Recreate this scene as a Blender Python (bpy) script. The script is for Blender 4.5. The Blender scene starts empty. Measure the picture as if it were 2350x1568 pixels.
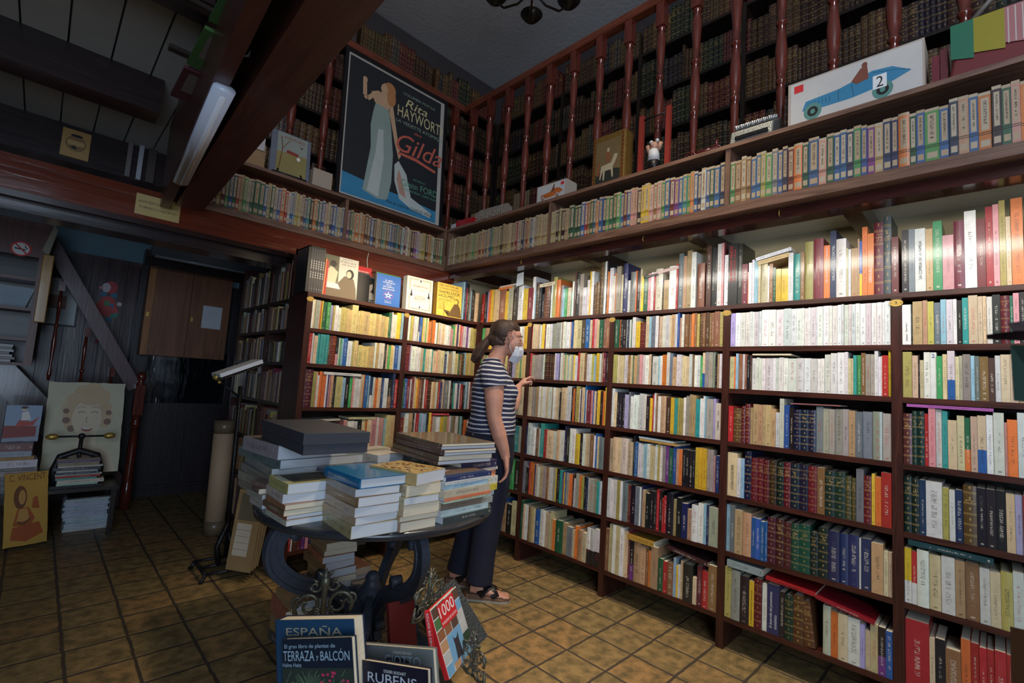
import bpy, math, random
from mathutils import Matrix, Vector
S = bpy.context.scene
COL = S.collection
# ---------------------------------------------------------------- camera
CAM = Vector((-2.62946, -3.07526, 1.27))
ROT = ((0.7084851, -0.7028220, 0.0639539), (0.1084954, 0.0189274, -0.9939167), (0.6973361, 0.7111139, 0.0896627))
FPX = 1100.8
cd = bpy.data.cameras.new('camera'); cam = bpy.data.objects.new('camera', cd); COL.objects.link(cam)
cd.sensor_width = 36; cd.lens = 36 * FPX / 2350; cd.clip_start = 0.05
cd.dof.use_dof = True; cd.dof.focus_distance = 2.7; cd.dof.aperture_fstop = 4.0
r0, r1, r2 = (Vector(r) for r in ROT)
M = Matrix((r0, -r1, -r2)).transposed().to_4x4(); M.translation = CAM
cam.matrix_world = M
S.camera = cam
def ray(u, v):
    return r0 * ((u - 1175) / FPX) + r1 * ((v - 784) / FPX) + r2
def at(u, v, ax, val):
    """the point of the photograph's pixel (u,v) that lies on the real plane axis=val"""
    d = ray(u, v); return CAM + d * ((val - CAM[ax]) / d[ax])
# ---------------------------------------------------------------- light
S.view_settings.view_transform = 'Standard'; S.view_settings.look = 'None'
S.view_settings.exposure = 0.0; S.view_settings.gamma = 1.0
w = bpy.data.worlds.new('world'); S.world = w; w.use_nodes = True
w.node_tree.nodes['Background'].inputs[0].default_value = (0.45, 0.55, 0.75, 1)
w.node_tree.nodes['Background'].inputs[1].default_value = 0.04
def area(name, loc, target, sx, sy, power, color, spread=180):
    l = bpy.data.lights.new(name, 'AREA'); l.shape = 'RECTANGLE'; l.size = sx; l.size_y = sy
    l.energy = power; l.color = color; l.spread = math.radians(spread)
    o = bpy.data.objects.new(name, l); COL.objects.link(o); o.location = loc
    o.rotation_euler = (Vector(target) - Vector(loc)).to_track_quat('-Z', 'Y').to_euler()
    return o
def strip(name, loc, along, down, ln, power, color, spread):
    """a long fluorescent strip: 'along' its length, 'down' the way it shines"""
    o = area(name, loc, Vector(loc) + Vector(down), ln, 0.06, power, color, spread)
    z = -Vector(down).normalized(); x = Vector(along).normalized(); y = z.cross(x)
    m = Matrix((x, y, z)).transposed().to_4x4(); m.translation = loc; o.matrix_world = m
    return o
strip('ceiling_strip_light', (-0.60, -1.85, 2.09), (0, 1, 0), (0.80, 0, -0.60), 3.3, 8.4, (1.0, 0.94, 0.83), 104)
strip('corner_strip_light', (-0.80, -0.50, 2.08), (1, 0, 0), (0, 0.8, -0.6), 1.2, 5.2, (1.0, 0.80, 0.52), 108)
area('doorway_light', (-3.4, -4.7, 1.5), (-1.6, 0.2, 1.4), 1.4, 2.0, 68, (0.62, 0.79, 1.0))
area('room_fill_light', (-0.95, -2.1, 4.3), (-0.85, -1.7, 0.0), 0.4, 0.4, 15, (1.0, 0.84, 0.62), 62)  # added warm fill from overhead, not an actual fixture
area('upper_window_light', (-3.3, -4.4, 3.7), (0.0, 0.0, 3.9), 1.6, 1.0, 62, (0.86, 0.88, 1.0))  # added fill that lifts the upper level and ceiling, no window there
# ---------------------------------------------------------------- materials
MATS = {}
def _new(name):
    m = bpy.data.materials.new(name); m.use_nodes = True
    nt = m.node_tree; b = nt.nodes['Principled BSDF']; MATS[name] = m
    return m, nt, b
def N(nt, t, **k):
    n = nt.nodes.new(t)
    for a, v in k.items():
        if a.startswith('i'): n.inputs[int(a[1:])].default_value = v
        else: setattr(n, a, v)
    return n
def math_(nt, op, a, b=None, c=None):
    n = nt.nodes.new('ShaderNodeMath'); n.operation = op
    for i, x in enumerate((a, b, c)):
        if x is None: continue
        if isinstance(x, (int, float)): n.inputs[i].default_value = x
        else: nt.links.new(x, n.inputs[i])
    return n.outputs[0]
def mix(nt, f, a, b):
    n = nt.nodes.new('ShaderNodeMix'); n.data_type = 'RGBA'
    for i, x in ((0, f), (6, a), (7, b)):
        if isinstance(x, (int, float)): n.inputs[i].default_value = x
        elif isinstance(x, tuple): n.inputs[i].default_value = x
        else: nt.links.new(x, n.inputs[i])
    return n.outputs[2]
def srgb(r, g, b):
    f = lambda c: (c / 255 / 12.92) if c / 255 <= 0.04045 else ((c / 255 + 0.055) / 1.055) ** 2.4
    return (f(r), f(g), f(b), 1)
def pm(name, col, rough=0.6, amt=0.12, scale=6, bump=0.0, bscale=40, metal=0.0, stretch=(1, 1, 1), coat=0.0, emit=0):
    """plain procedural material: colour with a soft noise variation and optional bump"""
    if name in MATS: return MATS[name]
    m, nt, b = _new(name); L = nt.links
    tc = N(nt, 'ShaderNodeTexCoord'); mp = N(nt, 'ShaderNodeMapping'); mp.inputs[3].default_value = stretch
    L.new(tc.outputs['Object'], mp.inputs[0])
    no = N(nt, 'ShaderNodeTexNoise'); no.inputs['Scale'].default_value = scale; no.inputs['Detail'].default_value = 4
    L.new(mp.outputs[0], no.inputs['Vector'])
    c = col if len(col) == 4 else (*col, 1)
    dk = tuple(x * (1 - 2 * amt) for x in c[:3]) + (1,); lt = tuple(min(1, x * (1 + 2 * amt)) for x in c[:3]) + (1,)
    L.new(mix(nt, no.outputs['Fac'], dk, lt), b.inputs['Base Color'])
    b.inputs['Roughness'].default_value = rough; b.inputs['Metallic'].default_value = metal
    b.inputs['Coat Weight'].default_value = coat; b.inputs['Coat Roughness'].default_value = 0.08
    if bump:
        n2 = N(nt, 'ShaderNodeTexNoise'); n2.inputs['Scale'].default_value = bscale; L.new(mp.outputs[0], n2.inputs['Vector'])
        bp = N(nt, 'ShaderNodeBump'); bp.inputs['Strength'].default_value = bump; bp.inputs['Distance'].default_value = 0.01
        L.new(n2.outputs['Fac'], bp.inputs['Height']); L.new(bp.outputs[0], b.inputs['Normal'])
    if emit:
        b.inputs['Emission Color'].default_value = c; b.inputs['Emission Strength'].default_value = emit
    return m
def wood(name, c1, c2, axis='y', rough=0.35, coat=0.0, bump=0.15, scale=9):
    st = {'x': (0.08, 1, 1), 'y': (1, 0.08, 1), 'z': (1, 1, 0.08)}[axis]
    m, nt, b = _new(name); L = nt.links
    tc = N(nt, 'ShaderNodeTexCoord'); mp = N(nt, 'ShaderNodeMapping'); mp.inputs[3].default_value = st
    L.new(tc.outputs['Object'], mp.inputs[0])
    no = N(nt, 'ShaderNodeTexNoise'); no.inputs['Scale'].default_value = scale * 5; no.inputs['Detail'].default_value = 6
    no.inputs['Distortion'].default_value = 1.2; L.new(mp.outputs[0], no.inputs['Vector'])
    cr = N(nt, 'ShaderNodeValToRGB'); cr.color_ramp.elements[0].position = 0.32; cr.color_ramp.elements[1].position = 0.7
    cr.color_ramp.elements[0].color = c1; cr.color_ramp.elements[1].color = c2
    L.new(no.outputs['Fac'], cr.inputs[0]); L.new(cr.outputs[0], b.inputs['Base Color'])
    b.inputs['Roughness'].default_value = rough; b.inputs['Coat Weight'].default_value = coat; b.inputs['Coat Roughness'].default_value = 0.1
    bp = N(nt, 'ShaderNodeBump'); bp.inputs['Strength'].default_value = bump; bp.inputs['Distance'].default_value = 0.004
    L.new(no.outputs['Fac'], bp.inputs['Height']); L.new(bp.outputs[0], b.inputs['Normal'])
    return m
W = lambda n, a, b_, **k: wood(n, srgb(*a), srgb(*b_), **k)
MAHO_Y = W('mahogany_y', (52, 26, 20), (84, 44, 33), axis='y')
MAHO_X = W('mahogany_x', (52, 26, 20), (84, 44, 33), axis='x')
MAHO_Z = W('mahogany_z', (50, 26, 21), (80, 42, 33), axis='z')
DARK_X = W('dark_beam_x', (30, 22, 24), (52, 34, 34), axis='x', rough=0.3, coat=0.2)
DARK_Y = W('dark_beam_y', (44, 22, 20), (70, 34, 28), axis='y', rough=0.22, coat=0.4)
RED_X = W('red_painted_beam', (92, 40, 26), (120, 56, 36), axis='x', rough=0.16, coat=0.7, bump=0.5, scale=5)
GAL_Y = W('walnut_edge_y', (98, 70, 56), (138, 104, 84), axis='y', rough=0.45)
GAL_X = W('walnut_edge_x', (98, 70, 56), (138, 104, 84), axis='x', rough=0.45)
GAL_Z = W('walnut_edge_z', (98, 70, 56), (138, 104, 84), axis='z', rough=0.45)
RAIL_Y = W('rail_y', (96, 46, 30), (140, 74, 50), axis='y', rough=0.3, coat=0.4)
RAIL_X = W('rail_x', (96, 46, 30), (140, 74, 50), axis='x', rough=0.3, coat=0.4)
TURN = W('turned_mahogany', (86, 36, 28), (120, 54, 40), axis='z', rough=0.18, coat=0.8, bump=0.05)
OLDW = W('old_case_wood', (32, 24, 21), (50, 38, 32), axis='x')
CREAM = pm('cream_wall_paint', srgb(222, 205, 165), 0.7, 0.04, 3, 0.1, 60)
WHITEB = pm('white_plank_paint', srgb(222, 222, 216), 0.28, 0.02, 3, coat=0.5)
GREYP = pm('grey_plaster', srgb(214, 216, 218), 0.8, 0.05, 2.2, 0.25, 25)
PAGES = pm('page_block', srgb(226, 214, 190), 0.85, 0.10, 120, stretch=(.1, .1, 3))
PAGEW = pm('white_page_block', srgb(212, 216, 222), 0.85, 0.06, 120, stretch=(0.02, 0.02, 3))
BRASS = pm('aged_brass', srgb(205, 170, 90), 0.35, 0.1, 30, metal=0.6)
BLACKM = pm('black_iron', srgb(26, 26, 30), 0.4, 0.15, 10, 0.2, 60, metal=0.3)
INK = pm('black_ink', srgb(20, 20, 22), 0.6, 0.0)
WHITEI = pm('white_ink', srgb(235, 235, 232), 0.6, 0.0)
REDI = pm('red_ink', srgb(215, 40, 45), 0.5, 0.0)
GOLDI = pm('gilt_ink', srgb(214, 178, 110), 0.4, 0.0)
# ---------------------------------------------------------------- mesh helpers
class MB:
    """collects simple solids and links them as ONE mesh object"""
    def __init__(s): s.v = []; s.f = []; s.m = []; s.sm = []
    def add(s, vs, fs, mi=0, smooth=False):
        o = len(s.v); s.v += [tuple(v) for v in vs]
        for f in fs: s.f.append(tuple(i + o for i in f)); s.m.append(mi); s.sm.append(smooth)
        return s
    def box(s, a, b, mi=0, mat=None):
        (x0, y0, z0), (x1, y1, z1) = a, b
        x0, x1 = min(x0, x1), max(x0, x1); y0, y1 = min(y0, y1), max(y0, y1); z0, z1 = min(z0, z1), max(z0, z1)
        vs = [Vector(p) for p in ((x0,y0,z0),(x1,y0,z0),(x1,y1,z0),(x0,y1,z0),(x0,y0,z1),(x1,y0,z1),(x1,y1,z1),(x0,y1,z1))]
        if mat is not None: vs = [mat @ v for v in vs]
        return s.add(vs, [(0,3,2,1),(4,5,6,7),(0,1,5,4),(1,2,6,5),(2,3,7,6),(3,0,4,7)], mi)
    def tube(s, pts, rad, n=10, mi=0, closed=True, flat=None, smooth=True):
        """tube through pts; rad a number, a list, or a list of (ra, rb); flat = direction of ra"""
        pts = [Vector(p) for p in pts]; k = len(pts); rings = []
        prev = None
        for i, p in enumerate(pts):
            t = (pts[min(i+1, k-1)] - pts[max(i-1, 0)]).normalized()
            r = rad[i] if isinstance(rad, (list, tuple)) else rad
            ra, rb = r if isinstance(r, (list, tuple)) else (r, r)
            ref = Vector(flat) if flat is not None else (prev if prev is not None else (Vector((0,0,1)) if abs(t.z) < 0.9 else Vector((1,0,0))))
            a = (ref - t * ref.dot(t)); a = a.normalized() if a.length > 1e-6 else t.orthogonal().normalized()
            b = t.cross(a); prev = a
            rings.append([p + a * (ra * math.cos(2*math.pi*j/n)) + b * (rb * math.sin(2*math.pi*j/n)) for j in range(n)])
        vs = [v for r in rings for v in r]; fs = []
        for i in range(k-1):
            for j in range(n):
                fs.append((i*n+j, i*n+(j+1) % n, (i+1)*n+(j+1) % n, (i+1)*n+j))
        if closed:
            fs.append(tuple(reversed(range(n)))); fs.append(tuple((k-1)*n+j for j in range(n)))
        return s.add(vs, fs, mi, smooth)
    def lathe(s, c, prof, n=16, mi=0):
        c = Vector(c); vs = []; fs = []
        for r, z in prof:
            for j in range(n):
                a = 2*math.pi*j/n; vs.append(c + Vector((r*math.cos(a), r*math.sin(a), z)))
        k = len(prof)
        for i in range(k-1):
            for j in range(n): fs.append((i*n+j, i*n+(j+1) % n, (i+1)*n+(j+1) % n, (i+1)*n+j))
        fs.append(tuple(reversed(range(n)))); fs.append(tuple((k-1)*n+j for j in range(n)))
        return s.add(vs, fs, mi, True)
    def prism(s, pts, ext, mi=0):
        """polygon pts (3D, planar) extruded by the vector ext"""
        pts = [Vector(p) for p in pts]; e = Vector(ext); n = len(pts)
        return s.add(pts + [p + e for p in pts], [tuple(range(n)), tuple(reversed(range(n, 2*n)))] +
                     [(i, n+i, n+(i+1) % n, (i+1) % n) for i in range(n)], mi)
    def ball(s, c, r, mi=0, n=12, m=8):
        rx, ry, rz = r if isinstance(r, (tuple, list)) else (r, r, r); c = Vector(c)
        vs = []; fs = []
        for i in range(m+1):
            th = math.pi * i / m
            for j in range(n):
                a = 2*math.pi*j/n; vs.append(c + Vector((rx*math.sin(th)*math.cos(a), ry*math.sin(th)*math.sin(a), -rz*math.cos(th))))
        for i in range(m):
            for j in range(n): fs.append((i*n+j, i*n+(j+1) % n, (i+1)*n+(j+1) % n, (i+1)*n+j))
        return s.add(vs, fs, mi, True)
    def mesh(s, name, mats):
        me = bpy.data.meshes.new(name); me.from_pydata(s.v, [], s.f)
        for m in (mats if isinstance(mats, (list, tuple)) else [mats]): me.materials.append(m)
        me.polygons.foreach_set('material_index', s.m); me.polygons.foreach_set('use_smooth', s.sm)
        me.validate(); me.update(); return me
    def build(s, name, mats, parent=None, bevel=0.0):
        o = bpy.data.objects.new(name, s.mesh(name, mats)); COL.objects.link(o)
        if parent is not None: o.parent = parent; o.matrix_parent_inverse = (parent.matrix_basis).inverted()
        if bevel:
            b = o.modifiers.new('bevel', 'BEVEL'); b.width = bevel; b.segments = 2; b.limit_method = 'ANGLE'
        return o
def tag(o, label=None, cat=None, group=None, kind=None):
    if label: o['label'] = label
    if cat: o['category'] = cat
    if group: o['group'] = group
    if kind: o['kind'] = kind
    return o
def thing(name, loc, label, cat, group=None):
    o = bpy.data.objects.new(name, None); COL.objects.link(o); o.location = loc; o.empty_display_size = 0.05
    return tag(o, label, cat, group)
def struct(name, mb, m): return tag(mb.build(name, m), kind='structure')
_font = {}
def glyphs(txt):
    if txt not in _font:
        c = bpy.data.curves.new('t', 'FONT'); c.body = txt; c.resolution_u = 3
        o = bpy.data.objects.new('t', c); COL.objects.link(o)
        bpy.context.view_layer.update()
        me = bpy.data.meshes.new_from_object(o.evaluated_get(bpy.context.evaluated_depsgraph_get()))
        vs = [v.co.copy() for v in me.vertices]; fs = [tuple(p.vertices) for p in me.polygons]
        bpy.data.objects.remove(o); bpy.data.curves.remove(c); bpy.data.meshes.remove(me)
        _font[txt] = (vs, fs)
    return _font[txt]
def letter_into(mb, txt, o, r, u, w=None, h=None, mi=0, lift=0.0006, slant=0.0, th=0.0):
    """letters of txt, centred at o, running along r with their tops towards u, fitted in w x h"""
    vs, fs = glyphs(txt)
    if not vs: return
    o = Vector(o); r = Vector(r).normalized(); u = Vector(u).normalized(); n = r.cross(u)
    x0, x1 = min(v.x for v in vs), max(v.x for v in vs); y0, y1 = min(v.y for v in vs), max(v.y for v in vs)
    sx = w / (x1-x0) if w else None; sy = h / (y1-y0) if h else None
    sx = sx or sy; sy = sy or sx
    mb.add([o + r * ((v.x-(x0+x1)/2)*sx + (v.y-(y0+y1)/2)*sy*slant) + u * ((v.y-(y0+y1)/2)*sy) + n * lift for v in vs], fs, mi)
def lettering(name, lines, mat, parent):
    mb = MB()
    for ln in lines: letter_into(mb, *ln[:4], **(ln[4] if len(ln) > 4 else {}))
    return mb.build(name, mat, parent)
# ---------------------------------------------------------------- the room
def tile_mat():
    m, nt, b = _new('clay_tiles'); L = nt.links
    tc = N(nt, 'ShaderNodeTexCoord'); sp = N(nt, 'ShaderNodeSeparateXYZ')
    ns = N(nt, 'ShaderNodeTexNoise'); ns.inputs['Scale'].default_value = 14; L.new(tc.outputs['Object'], ns.inputs['Vector'])
    nz = math_(nt, 'MULTIPLY', math_(nt, 'SUBTRACT', ns.outputs['Fac'], 0.5), 0.012)
    L.new(tc.outputs['Object'], sp.inputs[0])
    gx = math_(nt, 'DIVIDE', math_(nt, 'ADD', math_(nt, 'ADD', sp.outputs[0], 0.2), nz), 0.2215)
    gy = math_(nt, 'DIVIDE', math_(nt, 'ADD', math_(nt, 'ADD', sp.outputs[1], 0.893), nz), 0.225)
    ex = math_(nt, 'ABSOLUTE', math_(nt, 'SUBTRACT', math_(nt, 'FRACT', math_(nt, 'ADD', gx, 0.5)), 0.5))
    ey = math_(nt, 'ABSOLUTE', math_(nt, 'SUBTRACT', math_(nt, 'FRACT', math_(nt, 'ADD', gy, 0.5)), 0.5))
    g = math_(nt, 'MINIMUM', ex, ey)
    gm = N(nt, 'ShaderNodeMapRange'); gm.inputs[1].default_value = 0.018; gm.inputs[2].default_value = 0.035; L.new(g, gm.inputs[0])
    cb = N(nt, 'ShaderNodeCombineXYZ'); L.new(math_(nt, 'FLOOR', gx), cb.inputs[0]); L.new(math_(nt, 'FLOOR', gy), cb.inputs[1])
    wn = N(nt, 'ShaderNodeTexWhiteNoise'); L.new(cb.outputs[0], wn.inputs['Vector'])
    c1 = mix(nt, wn.outputs['Value'], srgb(150, 128, 84), srgb(166, 128, 82))
    n2 = N(nt, 'ShaderNodeTexNoise'); n2.inputs['Scale'].default_value = 18; n2.inputs['Detail'].default_value = 8; L.new(tc.outputs['Object'], n2.inputs['Vector'])
    mr = N(nt, 'ShaderNodeMapRange'); mr.inputs[1].default_value = 0.35; mr.inputs[2].default_value = 0.62; L.new(n2.outputs['Fac'], mr.inputs[0])
    c2 = mix(nt, mr.outputs[0], srgb(108, 92, 60), c1)
    n3 = N(nt, 'ShaderNodeTexNoise'); n3.inputs['Scale'].default_value = 90; n3.inputs['Detail'].default_value = 3; L.new(tc.outputs['Object'], n3.inputs['Vector'])
    sp2 = math_(nt, 'LESS_THAN', n3.outputs['Fac'], 0.36)
    c3 = mix(nt, math_(nt, 'MULTIPLY', sp2, 0.5), c2, srgb(70, 48, 30))
    L.new(mix(nt, gm.outputs[0], srgb(72, 62, 54), c3), b.inputs['Base Color'])
    b.inputs['Roughness'].default_value = 0.5
    bp = N(nt, 'ShaderNodeBump'); bp.inputs['Strength'].default_value = 0.6; bp.inputs['Distance'].default_value = 0.006
    L.new(math_(nt, 'ADD', gm.outputs[0], math_(nt, 'MULTIPLY', n2.outputs['Fac'], 0.3)), bp.inputs['Height']); L.new(bp.outputs[0], b.inputs['Normal'])
    return m
TILE = tile_mat()
DARKW = pm('dark_plaster', srgb(70, 66, 68), 0.8, 0.1)
struct('floor', MB().box((-5.2, -5.6, -0.1), (0.5, 3.2, 0)), TILE)
struct('ceiling', MB().box((-5.2, -5.6, 4.65), (1.0, 3.2, 4.75)), GREYP)
struct('wall_right', MB().box((0.42, -5.6, 0), (0.52, 0.42, 2.36)), CREAM)
struct('wall_right_upper', MB().box((0.9, -5.6, 2.3), (1.0, 1.0, 4.65)), DARKW)
struct('wall_back', MB().box((-1.14, 0.32, 0), (0.42, 0.42, 2.36)), CREAM)
struct('wall_back_upper', MB().box((-5.2, 0.95, 2.7), (1.0, 1.05, 4.65)), DARKW)
struct('wall_passage', MB().box((-1.14, 0.42, 0), (-1.04, 2.9, 2.66)), DARKW)
struct('wall_left', MB().box((-5.2, -5.6, 0), (-5.1, 3.2, 4.65)), DARKW)
struct('wall_front', MB().box((-1.6, -5.6, 0), (0.5, -5.5, 4.65)).box((-5.2, -5.6, 0), (-5.0, -5.5, 4.65)), DARKW)
# white plank ceiling under the gallery, boards along y, and the deck above it
mb = MB()
for i in range(4): mb.box((-0.04 + i*0.115, -5.4, 2.238), (-0.04 + i*0.115 + 0.111, 0.3, 2.252))
struct('ceiling_gallery_planks', mb, WHITEB)
struct('trim_gallery_deck', MB().box((-0.05, -5.4, 2.254), (0.9, 0.95, 2.30)).box((-2.0, 0.44, 2.254), (-0.05, 0.95, 2.30)), OLDW)
struct('trim_front_joist', MB().box((-0.16, -5.4, 2.150), (-0.06, 0.22, 2.203)).prism([(-0.16, 0.22, 2.203), (-0.06, 0.22, 2.203), (-0.06, 0.27, 2.203), (-0.16, 0.27, 2.203)], (0, 0, -0.05)), DARK_Y)
mb = MB()
for y in (0.13, -0.36, -1.11, -1.88, -2.62, -3.38): mb.box((-0.06, y - 0.035, 2.150), (0.42, y + 0.035, 2.238))
struct('trim_gallery_joists', mb, DARK_Y)
struct('trim_painted_beam', MB().box((-5.0, 0.28, 2.06), (-0.10, 0.42, 2.235)), RED_X)
struct('trim_dark_beam', MB().box((-5.0, 0.47, 2.0), (-1.45, 0.66, 2.25)), DARK_X)
struct('trim_passage_lintel', MB().box((-2.05, 2.2, 2.12), (-1.14, 2.32, 2.26)), DARK_X)
struct('ceiling_passage_and_light_cover', MB().box((-5.1, -5.0, 2.645), (-2.1, 0.95, 2.68)).box((-5.1, 0.95, 2.645), (-1.04, 2.9, 2.68)), OLDW)  # first box: cover added above the mezzanine boards to stop light leaking through
# mezzanine over the left side: two hanging beams along y, joists along x, pale boards
mb = MB()
for i in range(20): mb.box((-5.0 + i*0.145, -5.0, 2.62), (-5.0 + i*0.145 + 0.138, 2.7, 2.64))
struct('ceiling_mezzanine_boards', mb, pm('old_white_boards', srgb(172, 170, 166), 0.6, 0.08, 4, 0.1))
mb = MB()
for y in (-3.1, -2.15, -1.2, -0.2): mb.box((-5.0, y - 0.08, 2.45), (-2.34, y + 0.06, 2.62))
for y in (0.80, 1.75): mb.box((-5.0, y - 0.08, 2.40), (-2.0, y + 0.06, 2.62))
struct('trim_mezzanine_joists', mb, DARK_X)
def slanted(x0n, x1n, yn, x0f, x1f, yf, z0, z1):
    v = [(x0n, yn, z0), (x1n, yn, z0), (x1f, yf, z0), (x0f, yf, z0)]
    return MB().prism(v, (0, 0, z1 - z0))
BEAM = W('brown_beam', (66, 34, 26), (88, 46, 36), axis='y', rough=0.38, coat=0.15)
struct('trim_mezzanine_edge_beam', slanted(-2.30, -2.165, -2.6, -2.175, -2.045, 0.15, 2.15, 2.62), BEAM)
struct('trim_mezzanine_inner_beam', slanted(-2.42, -2.375, -2.6, -2.235, -2.19, 0.22, 2.14, 2.62), BEAM)
# ---------------------------------------------------------------- bookcases
def frame(o, r, f):
    """o origin on the floor line, r to the right as seen from the room, f into the case"""
    m = Matrix((Vector(r), Vector(f), Vector((0, 0, 1)))).transposed().to_4x4(); m.translation = Vector(o); return m
FB = frame((0, 0, 0), (0, -1, 0), (1, 0, 0))          # long right-hand wall: s = -y
FA = frame((0, 0, 0), (1, 0, 0), (0, 1, 0))           # back wall: s = x
FS = frame((-1.455, 0, 0), (0, -1, 0), (1, 0, 0))     # side of the back case: s = -y
FGB = frame((-0.225, 0, 0), (0, -1, 0), (1, 0, 0))    # gallery shelf, right
FGA = frame((0, 0.26, 0), (1, 0, 0), (0, 1, 0))       # gallery shelf, back
FUB = frame((0.6, 0, 0), (0, -1, 0), (1, 0, 0))       # upper cases
FUA = frame((0, 0.65, 0), (1, 0, 0), (0, 1, 0))
def case(name, F, ups, zs, depth, zlo, zhi, uw, th, mu, ms, label, cat='bookcase', back=True, mb_=None, ends=None):
    root = thing(name, F @ Vector(((ups[0] + ups[-1]) / 2, depth / 2, zlo)), label, cat)
    bx = lambda a, b_: MB().box(a, b_, 0, F)
    for s in ups: bx((s - uw/2, 0, zlo), (s + uw/2, depth, zhi)).build('upright', mu, root)
    for a, b_ in zip(ups[:-1], ups[1:]):
        for z in zs: bx((a + uw/2, 0.001, z - th), (b_ - uw/2, depth, z)).build('shelf', ms, root)
    if back: bx((ups[0], depth, zlo + 0.1), (ups[-1], depth + 0.012, zhi)).build('back_panel', mb_ or ms, root)
    return root
ZS = [1.549, 1.324, 1.047, 0.768, 0.487, 0.163]
UB = [0.01, 0.577, 1.314, 2.045, 2.768, 3.495, 4.2]
CB_ = case('bookcase', FB, UB, ZS, 0.27, 0, 1.754, 0.037, 0.024, MAHO_Z, MAHO_Y,
           'long dark mahogany bookcase along the right-hand wall, seven shelves high', mb_=OLDW)
MB().box((-0.01, 0, 1.754), (4.22, 0.30, 1.776), 0, FB).build('top_board', MAHO_Y, CB_)
CA_ = case('bookcase', FA, [-1.436, -0.72, -0.012], ZS, 0.27, 0, 1.754, 0.037, 0.024, MAHO_Z, MAHO_X,
           'dark mahogany bookcase against the back wall, behind the round table', mb_=OLDW)
MB().box((-1.455, 0, 1.754), (-0.01, 0.30, 1.776), 0, FA).build('top_board', MAHO_X, CA_)
CS_ = case('bookcase', FS, [-1.42, -0.72, -0.295], [1.757] + ZS, 0.27, 0, 2.1, 0.03, 0.022, MAHO_Z, OLDW,
           'dark bookcase end facing the stairs, left side of the back bookcase', mb_=OLDW)
# brass number plates
for F, s, n, par in ((FB, .577, '7', CB_), (FB, 1.314, '8', CB_), (FB, 2.045, '', CB_), (FB, 2.768, '9', CB_), (FA, -1.436, '2', CA_), (FA, -.72, '5', CA_)):
    mb = MB(); c = F @ Vector((s, -0.001, 1.732)); rr = (F.to_3x3() @ Vector((1, 0, 0)))
    mb.prism([c + rr*(0.024*math.cos(a*math.pi/12)) + Vector((0, 0, 0.0155*math.sin(a*math.pi/12))) for a in range(24)], (F.to_3x3() @ Vector((0, -1, 0)))*0.0015)
    p = mb.build('number_plate', BRASS, par)
    t = MB()
    if n == '9': letter_into(t, n, c - (F.to_3x3() @ Vector((0, 1, 0)))*0.0016, rr, (0, 0, 1), h=0.013)
    for sg in (-1, 1): t.prism([c - (F.to_3x3() @ Vector((0, 1, 0)))*0.0018 + rr*(sg*0.017 + 0.0018*math.cos(a*math.pi/4)) + Vector((0, 0, 0.0018*math.sin(a*math.pi/4))) for a in range(8)], (F.to_3x3() @ Vector((0, -1, 0)))*0.0004)
    t.build('plate_marking', INK, p)
# gallery paperback shelves
def gal(F, ups, mat, lab):
    r = thing('gallery_shelf', F @ Vector(((ups[0]+ups[-1])/2, 0.1, 2.2)), lab, 'shelf')
    MB().box((ups[0]-0.012, 0, 2.205), (ups[-1]+0.012, 0.195, 2.252), 0, F).build('bottom_board', mat, r)
    MB().box((ups[0]-0.012, -0.006, 2.548), (ups[-1]+0.012, 0.215, 2.570), 0, F).build('top_board', mat, r)
    MB().box((ups[0]-0.012, 0.185, 2.252), (ups[-1]+0.012, 0.195, 2.548), 0, F).build('back_panel', OLDW, r)
    for s in ups: MB().box((s-0.012, 0, 2.252), (s+0.012, 0.185, 2.548), 0, F).build('divider', GAL_Z, r)
    return r
gal(FGB, [-0.25, 0.915, 2.119, 3.35, 4.5], GAL_Y, 'walnut gallery shelf of pocket novels above the long right-hand bookcase')
gal(FGA, [-2.04, -1.139, -0.245], GAL_X, 'walnut gallery shelf of pocket novels above the back bookcase, under the poster')
# upper cases
ZU = [2.62, 2.97, 3.31, 3.65, 4.02]
case('upper_bookcase', FUB, [-0.62, 0.245, 1.063, 1.879, 2.70, 3.52], ZU, 0.26, 2.3, 4.03, 0.03, 0.02, OLDW, OLDW,
     'dark upper bookcase of leather volumes behind the right-hand balustrade')
case('upper_bookcase', FUA, [-1.8, -1.0, -0.235, 0.58], ZU, 0.26, 2.3, 4.03, 0.03, 0.02, OLDW, OLDW,
     'dark upper bookcase of leather volumes on the back wall behind the poster')
# balustrades
def balustrade(F, ss, rail, mat, lab):
    r = thing('balustrade', F @ Vector(((rail[0]+rail[1])/2, 0, 2.57)), lab, 'balustrade')
    prof = [(0.020, 0), (0.020, 0.06), (0.014, 0.07), (0.024, 0.08), (0.024, 0.09), (0.015, 0.10), (0.019, 0.22), (0.023, 0.33), (0.016, 0.37), (0.026, 0.38),
            (0.026, 0.392), (0.018, 0.40), (0.029, 0.47), (0.031, 0.55), (0.023, 0.64), (0.017, 0.70), (0.027, 0.71), (0.027, 0.722), (0.018, 0.73),
            (0.021, 0.80), (0.028, 0.90), (0.030, 0.96), (0.018, 1.03), (0.026, 1.04), (0.026, 1.052), (0.02, 1.06)]
    me = None
    for s in ss:
        if me is None:
            b = MB().lathe((0, 0, 0), prof, 14); b.box((-0.028, -0.028, 1.06), (0.028, 0.028, 1.22)); me = b.mesh('baluster', TURN)
        o = bpy.data.objects.new('baluster', me); COL.objects.link(o); o.parent = r
        o.location = (F @ Vector((s, 0, 2.57))) - r.location
    MB().box((rail[0], -0.035, 3.79), (rail[1], 0.035, 3.85), 0, F).build('handrail', mat, r, bevel=0.008)
    MB().box((rail[0], -0.03, 2.50), (rail[1], 0.03, 2.57), 0, F).build('bottom_rail', mat, r)
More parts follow.
